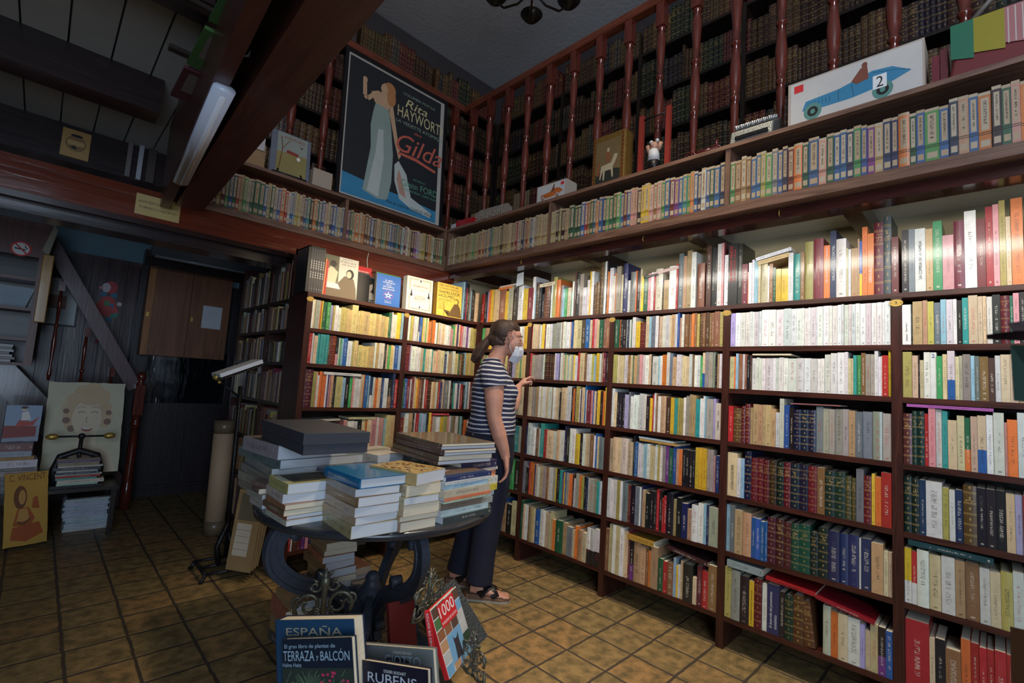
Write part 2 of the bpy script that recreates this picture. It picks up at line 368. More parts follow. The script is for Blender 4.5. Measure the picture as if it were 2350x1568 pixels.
balustrade(frame((0, 0, 0), (0, -1, 0), (1, 0, 0)), [-0.30 + 0.236*i for i in range(17)], (-0.43, 3.9), RAIL_Y, 'mahogany balustrade of turned balusters along the right-hand gallery')
balustrade(frame((0, 0.43, 0), (1, 0, 0), (0, 1, 0)), [-0.12 - 0.236*i for i in range(8)], (-2.03, -0.035), RAIL_X, 'mahogany balustrade of turned balusters along the back gallery, behind the poster')
# ---------------------------------------------------------------- books
PAL = dict(w=(226,224,218), i=(214,206,190), c=(212,190,152), f=(204,182,122), t=(188,156,116), b=(140,98,66), d=(82,56,42), k=(34,32,36),
           g=(160,154,142), s=(118,122,130), r=(178,46,48), m=(110,40,52), p=(214,150,150), o=(226,122,58), y=(232,192,58), l=(178,168,92),
           n=(36,92,66), v=(70,160,92), a=(56,150,146), u=(46,96,164), e=(40,52,92), q=(150,190,208), x=(116,60,132), z=(176,166,204))
NAME = dict(w='white', i='ivory', c='cream', f='sand-coloured', t='tan', b='brown', d='dark brown', k='black', g='grey', s='slate grey', r='red',
            m='maroon', p='pink', o='orange', y='yellow', l='olive', n='dark green', v='green', a='teal', u='blue', e='navy', q='pale blue', x='purple', z='lavender')
LEATHER = set('BDMNERPLSA')
LCOL = dict(B=(112,76,46), D=(66,42,32), M=(120,30,44), N=(24,54,44), E=(30,36,66), R=(120,32,36), P=(98,44,54), L=(92,78,44), S=(86,88,92), A=(30,84,76))
LNAME = dict(B='brown leather', D='dark brown', M='dark red', N='dark green', E='navy', R='red', P='plum', L='olive', S='grey', A='teal green')
def attr(nt, name, typ='GEOMETRY'):
    n = nt.nodes.new('ShaderNodeAttribute'); n.attribute_name = name; return n
def spine_mat(kind, rough, coat):
    m, nt, b = _new('book_' + kind); L = nt.links
    uv = N(nt, 'ShaderNodeUVMap', uv_map='UVMap'); sp = N(nt, 'ShaderNodeSeparateXYZ'); L.new(uv.outputs[0], sp.inputs[0])
    uv2 = N(nt, 'ShaderNodeUVMap', uv_map='UV2'); s2 = N(nt, 'ShaderNodeSeparateXYZ'); L.new(uv2.outputs[0], s2.inputs[0])
    u, v = sp.outputs[0], sp.outputs[1]; t, seed = s2.outputs[0], s2.outputs[1]
    col = attr(nt, 'Col'); ink = attr(nt, 'Ink')
    def rnd(k):
        n = N(nt, 'ShaderNodeTexWhiteNoise', noise_dimensions='1D'); L.new(math_(nt, 'ADD', math_(nt, 'MULTIPLY', seed, 91.7), k), n.inputs['W']); return n.outputs['Value']
    def band(x, a, b_):
        return math_(nt, 'MULTIPLY', math_(nt, 'GREATER_THAN', x, a), math_(nt, 'LESS_THAN', x, b_))
    on = math_(nt, 'GREATER_THAN', u, -0.5)
    uc = math_(nt, 'ABSOLUTE', math_(nt, 'SUBTRACT', u, 0.5))
    tc = N(nt, 'ShaderNodeTexCoord'); gn = N(nt, 'ShaderNodeTexNoise'); gn.inputs['Scale'].default_value = 30; gn.inputs['Detail'].default_value = 4
    L.new(tc.outputs['Object'], gn.inputs['Vector'])
    grime = math_(nt, 'MULTIPLY_ADD', gn.outputs['Fac'], 0.5, 0.72)
    base = N(nt, 'ShaderNodeMix', data_type='RGBA', blend_type='MULTIPLY'); base.inputs[0].default_value = 1.0
    L.new(col.outputs['Color'], base.inputs[6]); cg = N(nt, 'ShaderNodeCombineColor'); [L.new(grime, cg.inputs[i]) for i in range(3)]; L.new(cg.outputs[0], base.inputs[7])
    base = base.outputs[2]
    def text(px, py, k, dens=0.5):
        cb = N(nt, 'ShaderNodeCombineXYZ'); L.new(math_(nt, 'FLOOR', math_(nt, 'MULTIPLY', v, py)), cb.inputs[0]); L.new(math_(nt, 'FLOOR', math_(nt, 'MULTIPLY', u, px)), cb.inputs[1])
        L.new(math_(nt, 'MULTIPLY_ADD', seed, 57.0, k), cb.inputs[2])
        n = N(nt, 'ShaderNodeTexWhiteNoise'); L.new(cb.outputs[0], n.inputs['Vector'])
        gap = math_(nt, 'GREATER_THAN', math_(nt, 'FRACT', math_(nt, 'MULTIPLY', v, py / 4.0)), 0.26)
        wg = N(nt, 'ShaderNodeTexWhiteNoise', noise_dimensions='2D'); c2 = N(nt, 'ShaderNodeCombineXYZ')
        L.new(math_(nt, 'FLOOR', math_(nt, 'MULTIPLY', v, py / 4.0)), c2.inputs[0]); L.new(seed, c2.inputs[1]); L.new(c2.outputs[0], wg.inputs['Vector'])
        return math_(nt, 'MULTIPLY', math_(nt, 'MULTIPLY', math_(nt, 'LESS_THAN', n.outputs['Value'], dens), gap), math_(nt, 'GREATER_THAN', wg.outputs['Value'], 0.16))
    if kind == 'modern':
        lo = math_(nt, 'MULTIPLY_ADD', rnd(1), 0.25, 0.12); hi = math_(nt, 'MULTIPLY_ADD', rnd(2), 0.28, 0.62)
        wd = math_(nt, 'MULTIPLY_ADD', rnd(3), 0.12, 0.10)
        reg = math_(nt, 'MULTIPLY', math_(nt, 'MULTIPLY', math_(nt, 'GREATER_THAN', t, lo), math_(nt, 'LESS_THAN', t, hi)), math_(nt, 'LESS_THAN', uc, wd))
        a1 = math_(nt, 'MULTIPLY', reg, text(11, 480, 3, 0.55))
        lg = math_(nt, 'MULTIPLY', math_(nt, 'MULTIPLY', band(t, 0.04, 0.066), math_(nt, 'LESS_THAN', uc, 0.16)), math_(nt, 'GREATER_THAN', rnd(5), 0.5))
        msk = math_(nt, 'MULTIPLY', math_(nt, 'MAXIMUM', a1, lg), on)
        c = mix(nt, math_(nt, 'MULTIPLY', msk, 0.6), base, ink.outputs['Color'])
    elif kind == 'novel':
        paper = mix(nt, rnd(4), srgb(168, 140, 104), srgb(186, 172, 148))
        panel = math_(nt, 'MULTIPLY', math_(nt, 'MAXIMUM', math_(nt, 'MULTIPLY', band(t, 0.34, 0.90), math_(nt, 'LESS_THAN', uc, 0.30)),
                math_(nt, 'MAXIMUM', math_(nt, 'GREATER_THAN', t, 0.945), math_(nt, 'MULTIPLY', band(t, 0.06, 0.17), math_(nt, 'LESS_THAN', uc, 0.36)))), on)
        c = mix(nt, panel, base, paper)
        tx = math_(nt, 'MULTIPLY', math_(nt, 'MULTIPLY', band(t, 0.42, 0.86), math_(nt, 'LESS_THAN', uc, 0.13)), text(9, 520, 3, 0.6))
        bars = math_(nt, 'MAXIMUM', band(t, 0.262, 0.276), band(t, 0.295, 0.309))
        msk = math_(nt, 'MULTIPLY', math_(nt, 'MAXIMUM', tx, bars), on)
        c = mix(nt, math_(nt, 'MULTIPLY', msk, 0.9), c, srgb(24, 22, 22))
    else:
        fr = math_(nt, 'FRACT', math_(nt, 'MULTIPLY_ADD', t, 5.6, 0.2))
        ln = math_(nt, 'MAXIMUM', band(fr, 0.03, 0.075), band(fr, 0.14, 0.185))
        ti = math_(nt, 'MULTIPLY', math_(nt, 'MULTIPLY', band(t, 0.70, 0.84), math_(nt, 'LESS_THAN', uc, 0.34)), text(7, 300, 3, 0.4))
        orn = math_(nt, 'MULTIPLY', band(fr, 0.45, 0.75), math_(nt, 'LESS_THAN', math_(nt, 'ADD', math_(nt, 'MULTIPLY', uc, 1.8), math_(nt, 'ABSOLUTE', math_(nt, 'SUBTRACT', fr, 0.6))), 0.17))
        msk = math_(nt, 'MULTIPLY', math_(nt, 'MAXIMUM', math_(nt, 'MAXIMUM', ln, ti), orn), on)
        c = mix(nt, math_(nt, 'MULTIPLY', msk, math_(nt, 'MULTIPLY_ADD', rnd(6), 0.45, 0.3)), base, srgb(190, 156, 92))
        bp = N(nt, 'ShaderNodeBump'); bp.inputs['Strength'].default_value = 0.5; bp.inputs['Distance'].default_value = 0.003
        L.new(band(fr, 0.02, 0.2), bp.inputs['Height']); L.new(bp.outputs[0], b.inputs['Normal'])
    L.new(c, b.inputs['Base Color']); b.inputs['Roughness'].default_value = rough; b.inputs['Coat Weight'].default_value = coat; b.inputs['Coat Roughness'].default_value = 0.12
    return m
BMAT = [spine_mat('modern', 0.40, 0.50), spine_mat('novel', 0.5, 0.1), spine_mat('leather', 0.42, 0.15), PAGES]
class BookMB:
    def __init__(s): s.v = []; s.f = []; s.mi = []; s.uv = []; s.uv2 = []; s.col = []; s.ink = []; s.sm = []
    def quad(s, pts, mi, col, ink, seed, uvs=None, ts=None, sm=False):
        o = len(s.v); s.v += [tuple(p) for p in pts]; n = len(pts); s.f.append(tuple(range(o, o+n))); s.mi.append(mi); s.sm.append(sm)
        s.uv += uvs or [(-1, 0)]*n; s.uv2 += [(t, seed) for t in (ts or [0]*n)]; s.col += [col]*n; s.ink += [ink]*n
    def book(s, M4, w, d, h, style, col, ink, seed, rnd=0.0, pages=True, cover=True, lower=None, flat_spine=True):
        """book in local frame: x across the spine, y into the shelf, z up"""
        T = lambda *p: M4 @ Vector(p)
        th = 0.0025 if rnd else 0.0012
        if cover:
            k = 5 if rnd else 2; xs = [i/(k-1) for i in range(k)]
            yb = lambda x: -rnd * (1 - (2*x-1)**2)
            zs = [(0, 1)] if not lower else [(0, 0.4), (0.4, 1)]
            for i in range(k-1):
                for (z0, z1) in zs:
                    c = lower if (lower and z0 == 0) else col
                    s.quad([T(xs[i]*w, yb(xs[i]), z0*h), T(xs[i+1]*w, yb(xs[i+1]), z0*h), T(xs[i+1]*w, yb(xs[i+1]), z1*h), T(xs[i]*w, yb(xs[i]), z1*h)], style, c, ink, seed,
                           [(xs[i], z0*h), (xs[i+1], z0*h), (xs[i+1], z1*h), (xs[i], z1*h)], [z0, z0, z1, z1], bool(rnd))
                s.quad([T(xs[i]*w, yb(xs[i]), h), T(xs[i+1]*w, yb(xs[i+1]), h), T(xs[i+1]*w, th*1.5, h), T(xs[i]*w, th*1.5, h)], style, col, ink, seed)
                s.quad([T(xs[i+1]*w, yb(xs[i+1]), 0), T(xs[i]*w, yb(xs[i]), 0), T(xs[i]*w, th*1.5, 0), T(xs[i+1]*w, th*1.5, 0)], style, col, ink, seed)
            for x0, x1 in ((0, th), (w-th, w)):
                P = [T(x0,0,0), T(x1,0,0), T(x1,d,0), T(x0,d,0), T(x0,0,h), T(x1,0,h), T(x1,d,h), T(x0,d,h)]
                for f in ((0,3,2,1), (4,5,6,7), (1,2,6,5), (2,3,7,6), (3,0,4,7)): s.quad([P[i] for i in f], style, col, ink, seed)
        if pages:
            i = 0.0035 if rnd else 0.0004; e = 0.001
            P = [T(th,e,i), T(w-th,e,i), T(w-th,d-i,i), T(th,d-i,i), T(th,e,h-i), T(w-th,e,h-i), T(w-th,d-i,h-i), T(th,d-i,h-i)]
            for f in ((0,3,2,1), (4,5,6,7), (2,3,7,6)): s.quad([P[j] for j in f], 3, (0.8, 0.7, 0.55, 1), ink, seed)
    def mesh(s, name):
        me = bpy.data.meshes.new(name); me.from_pydata(s.v, [], s.f)
        for m in BMAT: me.materials.append(m)
        me.polygons.foreach_set('material_index', s.mi); me.polygons.foreach_set('use_smooth', s.sm)
        a = me.uv_layers.new(name='UVMap'); a.data.foreach_set('uv', [c for p in s.uv for c in p])
        a = me.uv_layers.new(name='UV2'); a.data.foreach_set('uv', [c for p in s.uv2 for c in p])
        for nm, dat in (('Col', s.col), ('Ink', s.ink)):
            a = me.attributes.new(nm, 'FLOAT_COLOR', 'CORNER'); a.data.foreach_set('color', [c for p in dat for c in p])
        me.update(); return me
    def build(s, name, parent=None):
        o = bpy.data.objects.new(name, s.mesh(name)); COL.objects.link(o)
        if parent is not None: o.parent = parent
        return o
import re
R = random.Random(7)
ORDB = ['one', 'two', 'three', 'four', 'five', 'six', 'seven', 'eight', 'nine', 'ten']
TOK = re.compile(r'^([a-zA-Z_])(?:/([a-z]))?([\d.]*)(?::(\d+))?$')
BOOKS = []    # every standing book: dict
ORD = ['top', 'second', 'third', 'fourth', 'fifth', 'sixth', 'bottom']
def shelf_row(F, s0, s1, z, clear, text, kind, place, hscale=1.0, px=None, depth=(0.14, 0.2), aged=False, seedk=0, lean=0, back=0.0):
    """fill s0..s1 of the shelf at height z from a token list; widths are relative"""
    rr = random.Random(round(s0*100)*7919 + round(z*100)*31 + seedk)
    toks = []
    for t in text.split():
        m = TOK.match(t)
        if not m: raise ValueError(t)
        toks.append([m.group(1), m.group(2), float(m.group(3)) if m.group(3) else None, float(m.group(4)) if m.group(4) else None])
    hp = 90.0; cnt = {}
    # widths are read from the photograph, so nearer books read wider: weight by the pixel scale along the wall
    if px is None:
        tot = sum(t[2] or 20 for t in toks); ws = [(t[2] or 20) / tot for t in toks]; pos = [0]
        for w_ in ws: pos.append(pos[-1] + w_)
        sp = [s0 + p*(s1-s0) for p in pos]
    else:
        ax = 1 if abs(F.to_3x3().col[0].y) > 0.5 else 0
        inv = F.inverted()
        def u_of(s):
            p = F @ Vector((s, 0, z + clear/2)) - CAM; return r0.dot(p)/r2.dot(p)
        ua, ub = u_of(s0), u_of(s1); tot = sum(t[2] or 20 for t in toks); acc = 0; sp = [s0]
        for t in toks:
            acc += (t[2] or 20) / tot; ut = ua + (ub-ua)*acc
            lo, hi = s0, s1
            for _ in range(30):
                mid = (lo+hi)/2
                if (u_of(mid) < ut) == (ub > ua): lo = mid
                else: hi = mid
            sp.append((lo+hi)/2)
    for i, t in enumerate(toks):
        c, low, _, h = t
        if c == '_': continue
        if h: hp = h
        w_ = sp[i+1]-sp[i] - 0.0008
        if c in LEATHER: col = [v*.84 for v in LCOL[c]]; st = 2
        else: col = PAL[c]; st = 0
        if kind == 'pocket_novel': st = 1
        if kind == 'leather_volume': st = 2
        j = 1 + rr.uniform(-.09, .09); tint = [max(0, min(255, x*j + rr.uniform(-7, 7))) for x in col]
        if aged: tint = [a*0.72 + b_*0.28 for a, b_ in zip(tint, (130, 104, 74))]
        if kind == 'leather_volume': tint = [a*0.62 + b_*0.38 for a, b_ in zip(tint, (58, 44, 34))]
        lum = sum(tint)/3; ink = srgb(*((40, 36, 40) if lum > 120 else (226, 218, 200)))
        if lum > 120 and rr.random() < .14: ink = srgb(180, 50, 44)
        hh = clear * hscale * (hp + rr.uniform(-1.2, 1.2)) / 100
        nm = LNAME[c] if c in LEATHER else NAME[c]
        cnt[nm] = cnt.get(nm, 0) + 1
        d = min(max(rr.uniform(*depth), 0.1), 0.24)
        ln = lean if not isinstance(lean, dict) else lean.get(i, 0)
        BOOKS.append(dict(F=F, s=sp[i], z=z, w=w_, d=d, h=hh, style=st, col=srgb(*tint), ink=ink, lower=srgb(*PAL[low]) if low else None, seed=rr.random(),
                          rnd=(0.0035 if st == 2 or (w_ > .03 and rr.random() < .5) else 0.0), kind=kind, cn=nm, n=cnt[nm], place=place, idx=i, lean=ln, bay=ORDB[seedk % 10],
                          y=back + rr.uniform(0.002, 0.012)))
def rndrow(pal, n, wlo, whi, hlo, hhi, seed):
    q = random.Random(seed); return ' '.join('%s%d:%d' % (q.choice(pal), q.randint(wlo, whi), q.randint(hlo, hhi)) for _ in range(n))
CL = [None, .201, .201, .253, .255, .257, .30]
# --- long right-hand case, bays from the corner
BAYS = [(-0.01, .558, 'bay behind the woman'), (.597, 1.294, 'bay right of the woman'), (1.334, 2.025, 'second bay right of the woman'),
        (2.065, 2.748, 'bay before brass plate 9'), (2.788, 3.475, 'rightmost bay')]
MIX = 'wwwiicccttfgbkruyaenopq'
ROWS = {
 1: ["w35:110 q20:72 D35:92 k30:80 k30:62 B70:90 k20:82 w15:80 l45:100 o50:92 g30:78 q25:68 v30:68 c45:70 a15:60 w20:84 d25:106 k45:102 g45:98 w45:65 w35:82 y15:100 w30:100 B35:68 B40:74 B40:118 g15:118 w20:120 k18:118 o20:96 w45:104 i35:84",
     "r10:88 c30:94 c30:92 c25:92 w12:88 y30:93 m12 w45:90 n8 w20 g35:92 g50:93 w20:94 b12 w30:94 w40:94 c20:92 u20:94 c40:98 c50:98 d40:98 u45:99 c25:97 n8 r15:99 p35:99 c25:95 n40:96 b30:96 b40:98",
     "r25:97 g35:90 g40:90 g30:90 g25:90 w22:92 D30:94 D30:94 D25:93 D30:93 w20:94 z40:95 e15:97 w30:97 c25:90 v10 c25 q20:85 c25:90 g30 y15 w30:85 r25:97 c60:97 b20:96 w50:93 w20 l30:92 q20:85 y35:96 w25:94 m12 c15:97 m35:97 k25:97",
     "c55:86 g30:86 g20 t40:86 w28:88 c22:86 w30:88 w25 c30 w40 t25:88 w30 c30 c25 k18:76 c60:90 c25 w60:94 k20:92 o25:90 k12 l50:96 w20:88 e15 c40:94 u15:104 w15:88 m55:88 p25:86 u20 c20:86 e20:81 y45:88 k30:86 o35:88 y15:97",
     "e30:82 w35:90 w20:80 w50:78 b45:78 w20 a50:94 r30:78 c100:78 w35:76 r10 c35:82 w65:82 e25:96 k45:90 w25:90 w50:90 y65:80 k35:82 w35 c40 c20 b50:80 w30 u20:86 c30:80 s70:78",
     "s40:88 k30:74 r15:90 o40:90 o30:86 e10 c30:90 w25:80 c55:86 g35 b35:86 c20 w45:88 g30:88 y20 k45:88 a35:86 x15:82 y18 u25:82 g35 o45:82 d20 w30:73 g45:86 o40:83 l30:82 k30:82 e25 w25:82 g60:82 g35 a35:78 q12 w35:80",
     "n25:90 c20:82 w30:82 b20 t40:82 c20:78 u50:80 w60:82 c30:78 c25:76 c30:84 o35:68 n75:70 t45:68 s40:62 s20 c25:60 o40:70 t50:64 c40:62 w/k45:74 w/k50:74 w/k55:76"],
 2: ["o20:88 g50:104 c30:84 e45:108 w25:70 s60:86 o12:88 k30:88 c20:90 y25:74 n45:76 p35:78 w30:80 r15:78 i75:86 k12:60 t60:60 w75:88 r20:90 s50:110 t35:104 t55:114 w50:110 _18 b75:84 _20 d50:116 k35:114 k25:112 w45:118 p25 m10 w60:94",
     "n45:92 o15:90 k25:90 k30 w12 e18:90 w20 n12 w35:96 y45:82 R50:78 c35:96 q20 s45:96 w30:96 b8 c35:94 w30 w40:96 c20 t35:98 w25:97 u20:100 t25:86 w25:95 b45:95 b25:95 o30:96 b25 l25:95 B35:96 b30 d35 b25 b25 b55:97 l35:97",
     "l40:90 w12:88 c55:88 w40 b25 c20 n12 t30:88 g30:90 p25 w30:90 w35 c25 k10 w60:86 q12 w25:88 o45:90 w30:96 s30:94 t35:84 w45:90 w15 c45:86 c25 w30:92 b20 w30:88 w30 v25:86 c/u25:97 g35:98 g40:98 g25:98 k20:90 t20:92 w30:92",
     "w30:96 c30:84 k25:86 k40:86 k30 z45:83 s20:90 w30:80 w45:84 w30 w50:86 i30:84 k35:82 y35:78 r12:88 w30:90 b18 w35:84 t60:84 d60:82 y40:82 a35:82 l35:82 l35:82 w25:84 g45:88 t30:92 t45:92 a50:84 w35:84 w18:90 q20:90 g80:86 z25:86 i65:78",
     "c40:80 c55:84 c40 i80:86 c55:78 k20:94 u45:80 w35:78 w30:78 q35:78 w35:80 c55:78 w30:82 l25:84 w35:80 g35:82 x40:82 n45:78 u35:82 t30:78 o40:78 k40:80 k40:80 k40:78 k30:80 y40:88 y45:88 y50:88 g40:86 g35 p30:74 e45:76",
     "w30:94 w30:92 w35:93 l35:92 w20 s55:90 b15:88 m20 k45:88 s45:88 w15 e15:90 t35:84 k35:76 k40:84 k30:84 r30:90 k25:88 r18:74 r35:80 k70:88 t35:78 k50:84 e60:74 t45:64 w65:76 w55:82 q30:82 e25:82 g100:78",
     "b30:84 c35:96 w30:96 c35:96 w35:95 c40:92 m20:95 k/x35:75 t60:76 t50:70 b30 o20:68 t65:78 n50:58 r35:58 b60:58 q25:70 y15:58 w20 c30:68 k90:64 c35:46 m50:68 r55:64 b80:76"],
 3: ["k105:114 k50:112 m60:74 o12:58 w35:74 w25:78 q50:78 c25:72 c75:74 w20:64 b40:68 n30:60 y30:58 y30:56 y50:56 y30:56 w55:82 a80:80 b45:80 l100:96 m110:98 o70:86 e70:108 w110:94 c20:76 w30:76 t75:76 t20:90 u/y30:86 o60:108 o70:96 M105:112 S90:120 m80:84",
     "z50:90 w55:91 w55 w50 w30 w25 w50 w25:92 w85:93 w75:92 w85:92 w80:94 w60:93 w60 w30 w45 w25 w60 w15 w60:94 w75 w30 w60:95 w40 w30 w45 w40 w40 w50 w65 w60 w65 w55 w30 w65:97",
     "c55:86 o15 q30:92 b20 b25 w25 b30 k35:86 d20:88 w50:82 w35 w35 w40 w80 w35 w35 w55 w50 w100:82 w85:82 w80 w75 w45 w40:82 w70:92 w75:94 w85:96 w40:96 c35:82 c25 a40:90 v50:90 b50:94 g60:92 g45:92 w45:98 w30:86 w15 r70:88 y30:100",
     "r55:74 B90:70 M45:76 M55:80 t30:74 t60:80 t45 t30 t70 t50:74 w45:68 i50:96 u60:84 k50:80 E80:76 E90:76 E80:76 s80:84 g70:82 g65 g85 g70 t75:80 s80 s120:82 g105:82 g100:80",
     "c50:88 w20:78 q18 E35:94 M32:82 M32:82 M32:82 D38:82 N38:82 M35:82 E45:82 E48:82 M45:84 b40:82 N52:78 N55:78 L30:74 L25:72 s40:88 M42:80 y18:86 o32:82 r55:90",
     "q22:90 s25:90 t42:84 t45:84 u22:76 u28:76 u22:74 u15 P45:84 P42:84 P42:82 A42:82 A60:84 N42:76 N55:86 e60:86 e45:84 e60:84 w10 e55:84 t65:80 c25:72 c22:70",
     "l32:82 g45:80 k45:76 y25:72 M38:78 w25:74 e60:76 k28:68 N42:68 B52:70 B60:66 _34 i40:70 o35:64 c50:66 w60:64 z25:60 c25:54 c40:64 k/x38:64 u35:62"],
 4: ["k40:92 s35:92 w60:92 t40:90 v50:100 p60:78 m55:96 w60:108 m45:94 r35:108 p30:110 l30:114 c25:92 o55:114 _30 n60:70 w40:104 x25:118 w20:112 " + rndrow('wcmrok', 9, 30, 55, 80, 112, 4),
     "w65:86 k12 t70:92 t35:94 l45:90 s45:88 q40:94 w45:92 w25 k35:90 a40:94 c60:97 c30:94 c25 w35:94 k50:96 M55:92 n20 p35:96 k40:97 w25:97 k40:97 l35:97 l55:97 w20 z20 y40:97 " + rndrow(MIX, 12, 25, 50, 86, 97, 5),
     "l60:96 c40:90 k10 c25:80 w40:97 w40:96 v35:88 c30:92 w/u45:98 c25:88 g20 g45:92 q25:88 s25 b50:86 d35:84 w30:90 c50 c45:92 t30:90 w50:82 l25:94 w30:96 w30:96 u/x30:96 o25:82 c25:88 o40:68 w50:72 " + rndrow(MIX, 9, 25, 50, 80, 96, 6),
     "P60:84 N35:88 N45:88 r25:84 p45:95 w40:93 a35:90 c55:78 c45:84 n/o35:82 c40:84 c/u50:88 w40:88 w60:94 p15:80 o55:84 w55:94 q30:90 t50:92 w/k60:92 n40:82 c60:88 N50:88 " + rndrow(MIX, 8, 30, 60, 78, 94, 7),
     "N45:88 N40:88 e35:86 w85:86 l35:78 w30:78 e40:78 B65:88 k45:86 k45:86 k45:86 c40:84 z35:84 r45:84 c25:80 c45:84 q40:82 c20 m45:82 s40:78 " + rndrow(MIX, 8, 30, 60, 76, 90, 8),
     "y/w40:84 r/w30:82 w65:86 c65:84 w70:84 t50:82 b70:82 w50:80 c50:78 l55:82 w50:84 b50:80 b40:80 k25:82 w25 k25 k55:82 c/n45:82 " + rndrow(MIX, 8, 30, 60, 76, 88, 9),
     "r110:88 c25:72 k45:72 b65:66 o40:82 r35:80 r30 r30 r45 r40 r40 r30 r45 r40 r25:78 o80:60 " + rndrow('tbcd', 4, 60, 90, 70, 84, 10)]}
# bay behind the woman
ROWS[0] = ["r38:82 k30:88 z20 o30:92 y30:90 t35 c30 b80:92 y35:80 g60:90 k60:84 w60:92 y60:82 m60:82",
           "c20:88 v20 t30 y25 t30 w40 y20 c40 g30 c30 w40 w20 y28", "t20:88 v10 t20 v10 c20 t30 v15 f25 w30 f25 m20 k14 z25 f30 v12 f30",
           "c30:86 v10 c30 v10 c30 c40 v8 c30 w40 g30 c30", rndrow('wacegk', 12, 20, 40, 76, 90, 11), rndrow('wvbcgk', 11, 20, 40, 76, 90, 12), rndrow('ubkcwt', 11, 20, 40, 64, 84, 13)]
for bi, rows in ROWS.items():
    s0, s1, pl = BAYS[bi]
    for ri, tx in enumerate(rows):
        z = 1.776 if ri == 0 else ZS[ri-1]; cl = 0.30 if ri == 0 else CL[ri]
        if bi == 4:     # only the near part of this bay is read from the photograph
            shelf_row(FB, s0, s1, z, cl, tx, 'book', ('%s shelf' % ORD[ri], pl), depth=(0.15, 0.2), seedk=bi)
        else:
            a, b_ = (s0, s1) if ri else (s0 - (0.02 if bi else 0), s1 + 0.03)
            shelf_row(FB, a, b_, z, cl, tx, 'book', ('%s shelf' % ORD[ri], pl), px=1, depth=(0.15, 0.2), seedk=bi, lean={10: -0.12} if (bi, ri) == (3, 6) else 0)
# --- back case
AROWS = {
 0: [None,
     "w20:92 c20:92 g50:92 o12:92 y15 n45:92 v40:92 z30:84 l20 w35:86 i30:80 f55:82 f30:80 f35:78 f65:97 f20:80 f45:80 f60:80 f35:78 f30 f40:78 f25 f35:76 f20:74 f20:74 n30:92 w15:94 w45:86 y45:97 q25:97",
     "r40:97 w20 c40:90 a25:97 a60:97 a35 d25 R60:96 k/p25:92 w12 v20 q25:90 u40:92 w50:84 f25 f40:88 f50:74 f65:74 f20:74 f45:74 w20:90 f30 i60:90 k25:88 c20 v22:84 f30:86 w20 u35:88 q30:88",
     "P115:94 l55:90 p15 w30:80 o40:92 o50:90 w25:84 e20 p25 t40 k40:82 f95:82 q45:78 k60:84 v40:82 p30 w50 w40:76 c40:90 o12 u55:88 q30 e/w35:84 w30 o45:80 c50:84 e15 u25 w60:84 k/b55:82 e35:98 r50:82",
     "o50:60 k45:60 g60:62 r55:60 w40 f30 f40 o50 p30 r45 c25 r30 p40:76 w35:74 w45 w35:74 k50:80 c40 o20 c50 p60:84 w30:82 p50:80 q25 f45:90 f60:90",
     rndrow(MIX, 30, 20, 40, 70, 88, 21), "r20:70 w10 d35 m25:66 x30 p20 e25 e30 " + rndrow(MIX, 18, 20, 40, 60, 80, 22)],
 1: ["q40:104 e45:108 r15:88 k60:102 g20:92 q50:84 k60:88 k20:78 c30:80 c30:82 t30:84",
     "w45:94 l30 t25 w45 w30 e/w20 u45 y15 c35 v20 c30 o50:84 b15 o30:90 o20 w35:82 n15 c35:84 w20 c60:82 w55:80 w20 g30:76 p18:68 v35:84 c20 p20:90 e20:92 c25:90 r25 p35:88 w50:88 x25 w35:84 f40:86 l60:84",
     "M60:96 z15 w65:92 w30 w50:90 c35 a30:90 c50:88 i35 a20 c60:84 o10 c40:90 c60:88 e30:76 w20:90 t40:80 g20 w35:92 f50:84 n20 b30 D35:84 q25:92 f20 l20 f20 f20 l20 f20",
     "n25:86 u45:86 m40 w20 m35:92 c35 y25 o30 b40 d20 w25 r40:86 D55:82 c30 t45 w20 b20 r20 e30 c30:90 s65:88 w30 k35:82 a35 w40 e30 w15 r45:78 k25 q30:88 k20 w25 m40:90",
     "M50:82 c20 w50:96 t55 k25 w15 r45 q40 z20 q50 k25 y35 r20 g50:86 w20 w45 y/k35 l60 p30 w20 g35 b25 w40 n20 q30 k25 o45:74 w20 k30",
     rndrow(MIX, 28, 20, 40, 70, 88, 23), rndrow(MIX, 24, 20, 40, 60, 80, 24)]}
for bi, (s0, s1, pl) in enumerate(((-1.417, -.74, 'left bay of the back bookcase'), (-.70, -.03, 'right bay of the back bookcase'))):
    for ri, tx in enumerate(AROWS[bi]):
        if not tx: continue
        z = 1.776 if ri == 0 else ZS[ri-1]; cl = 0.30 if ri == 0 else CL[ri]
        a = -0.20 if (ri == 0) else s0
        shelf_row(FA, a, s1, z, cl, tx, 'book', ('%s shelf' % ORD[ri], pl), px=1, depth=(0.15, 0.2), seedk=10+bi)
# --- side of the back case, seen from the stairs
for bi, (s0, s1) in enumerate(((-1.40, -.74), (-.70, -.31))):
    for ri in range(7):
        z = 1.757 if ri == 0 else ZS[ri-1]; cl = 0.30 if ri == 0 else CL[ri]
        shelf_row(FS, s0, s1, z, cl, rndrow('bdkgdbtsmlckg', 24 if bi == 0 else 13, 14, 34, 66, 92, 40+ri*2+bi), 'book', ('%s shelf' % ORD[ri], 'dark case end beside the stairs'), depth=(0.14, 0.18), seedk=20+bi)
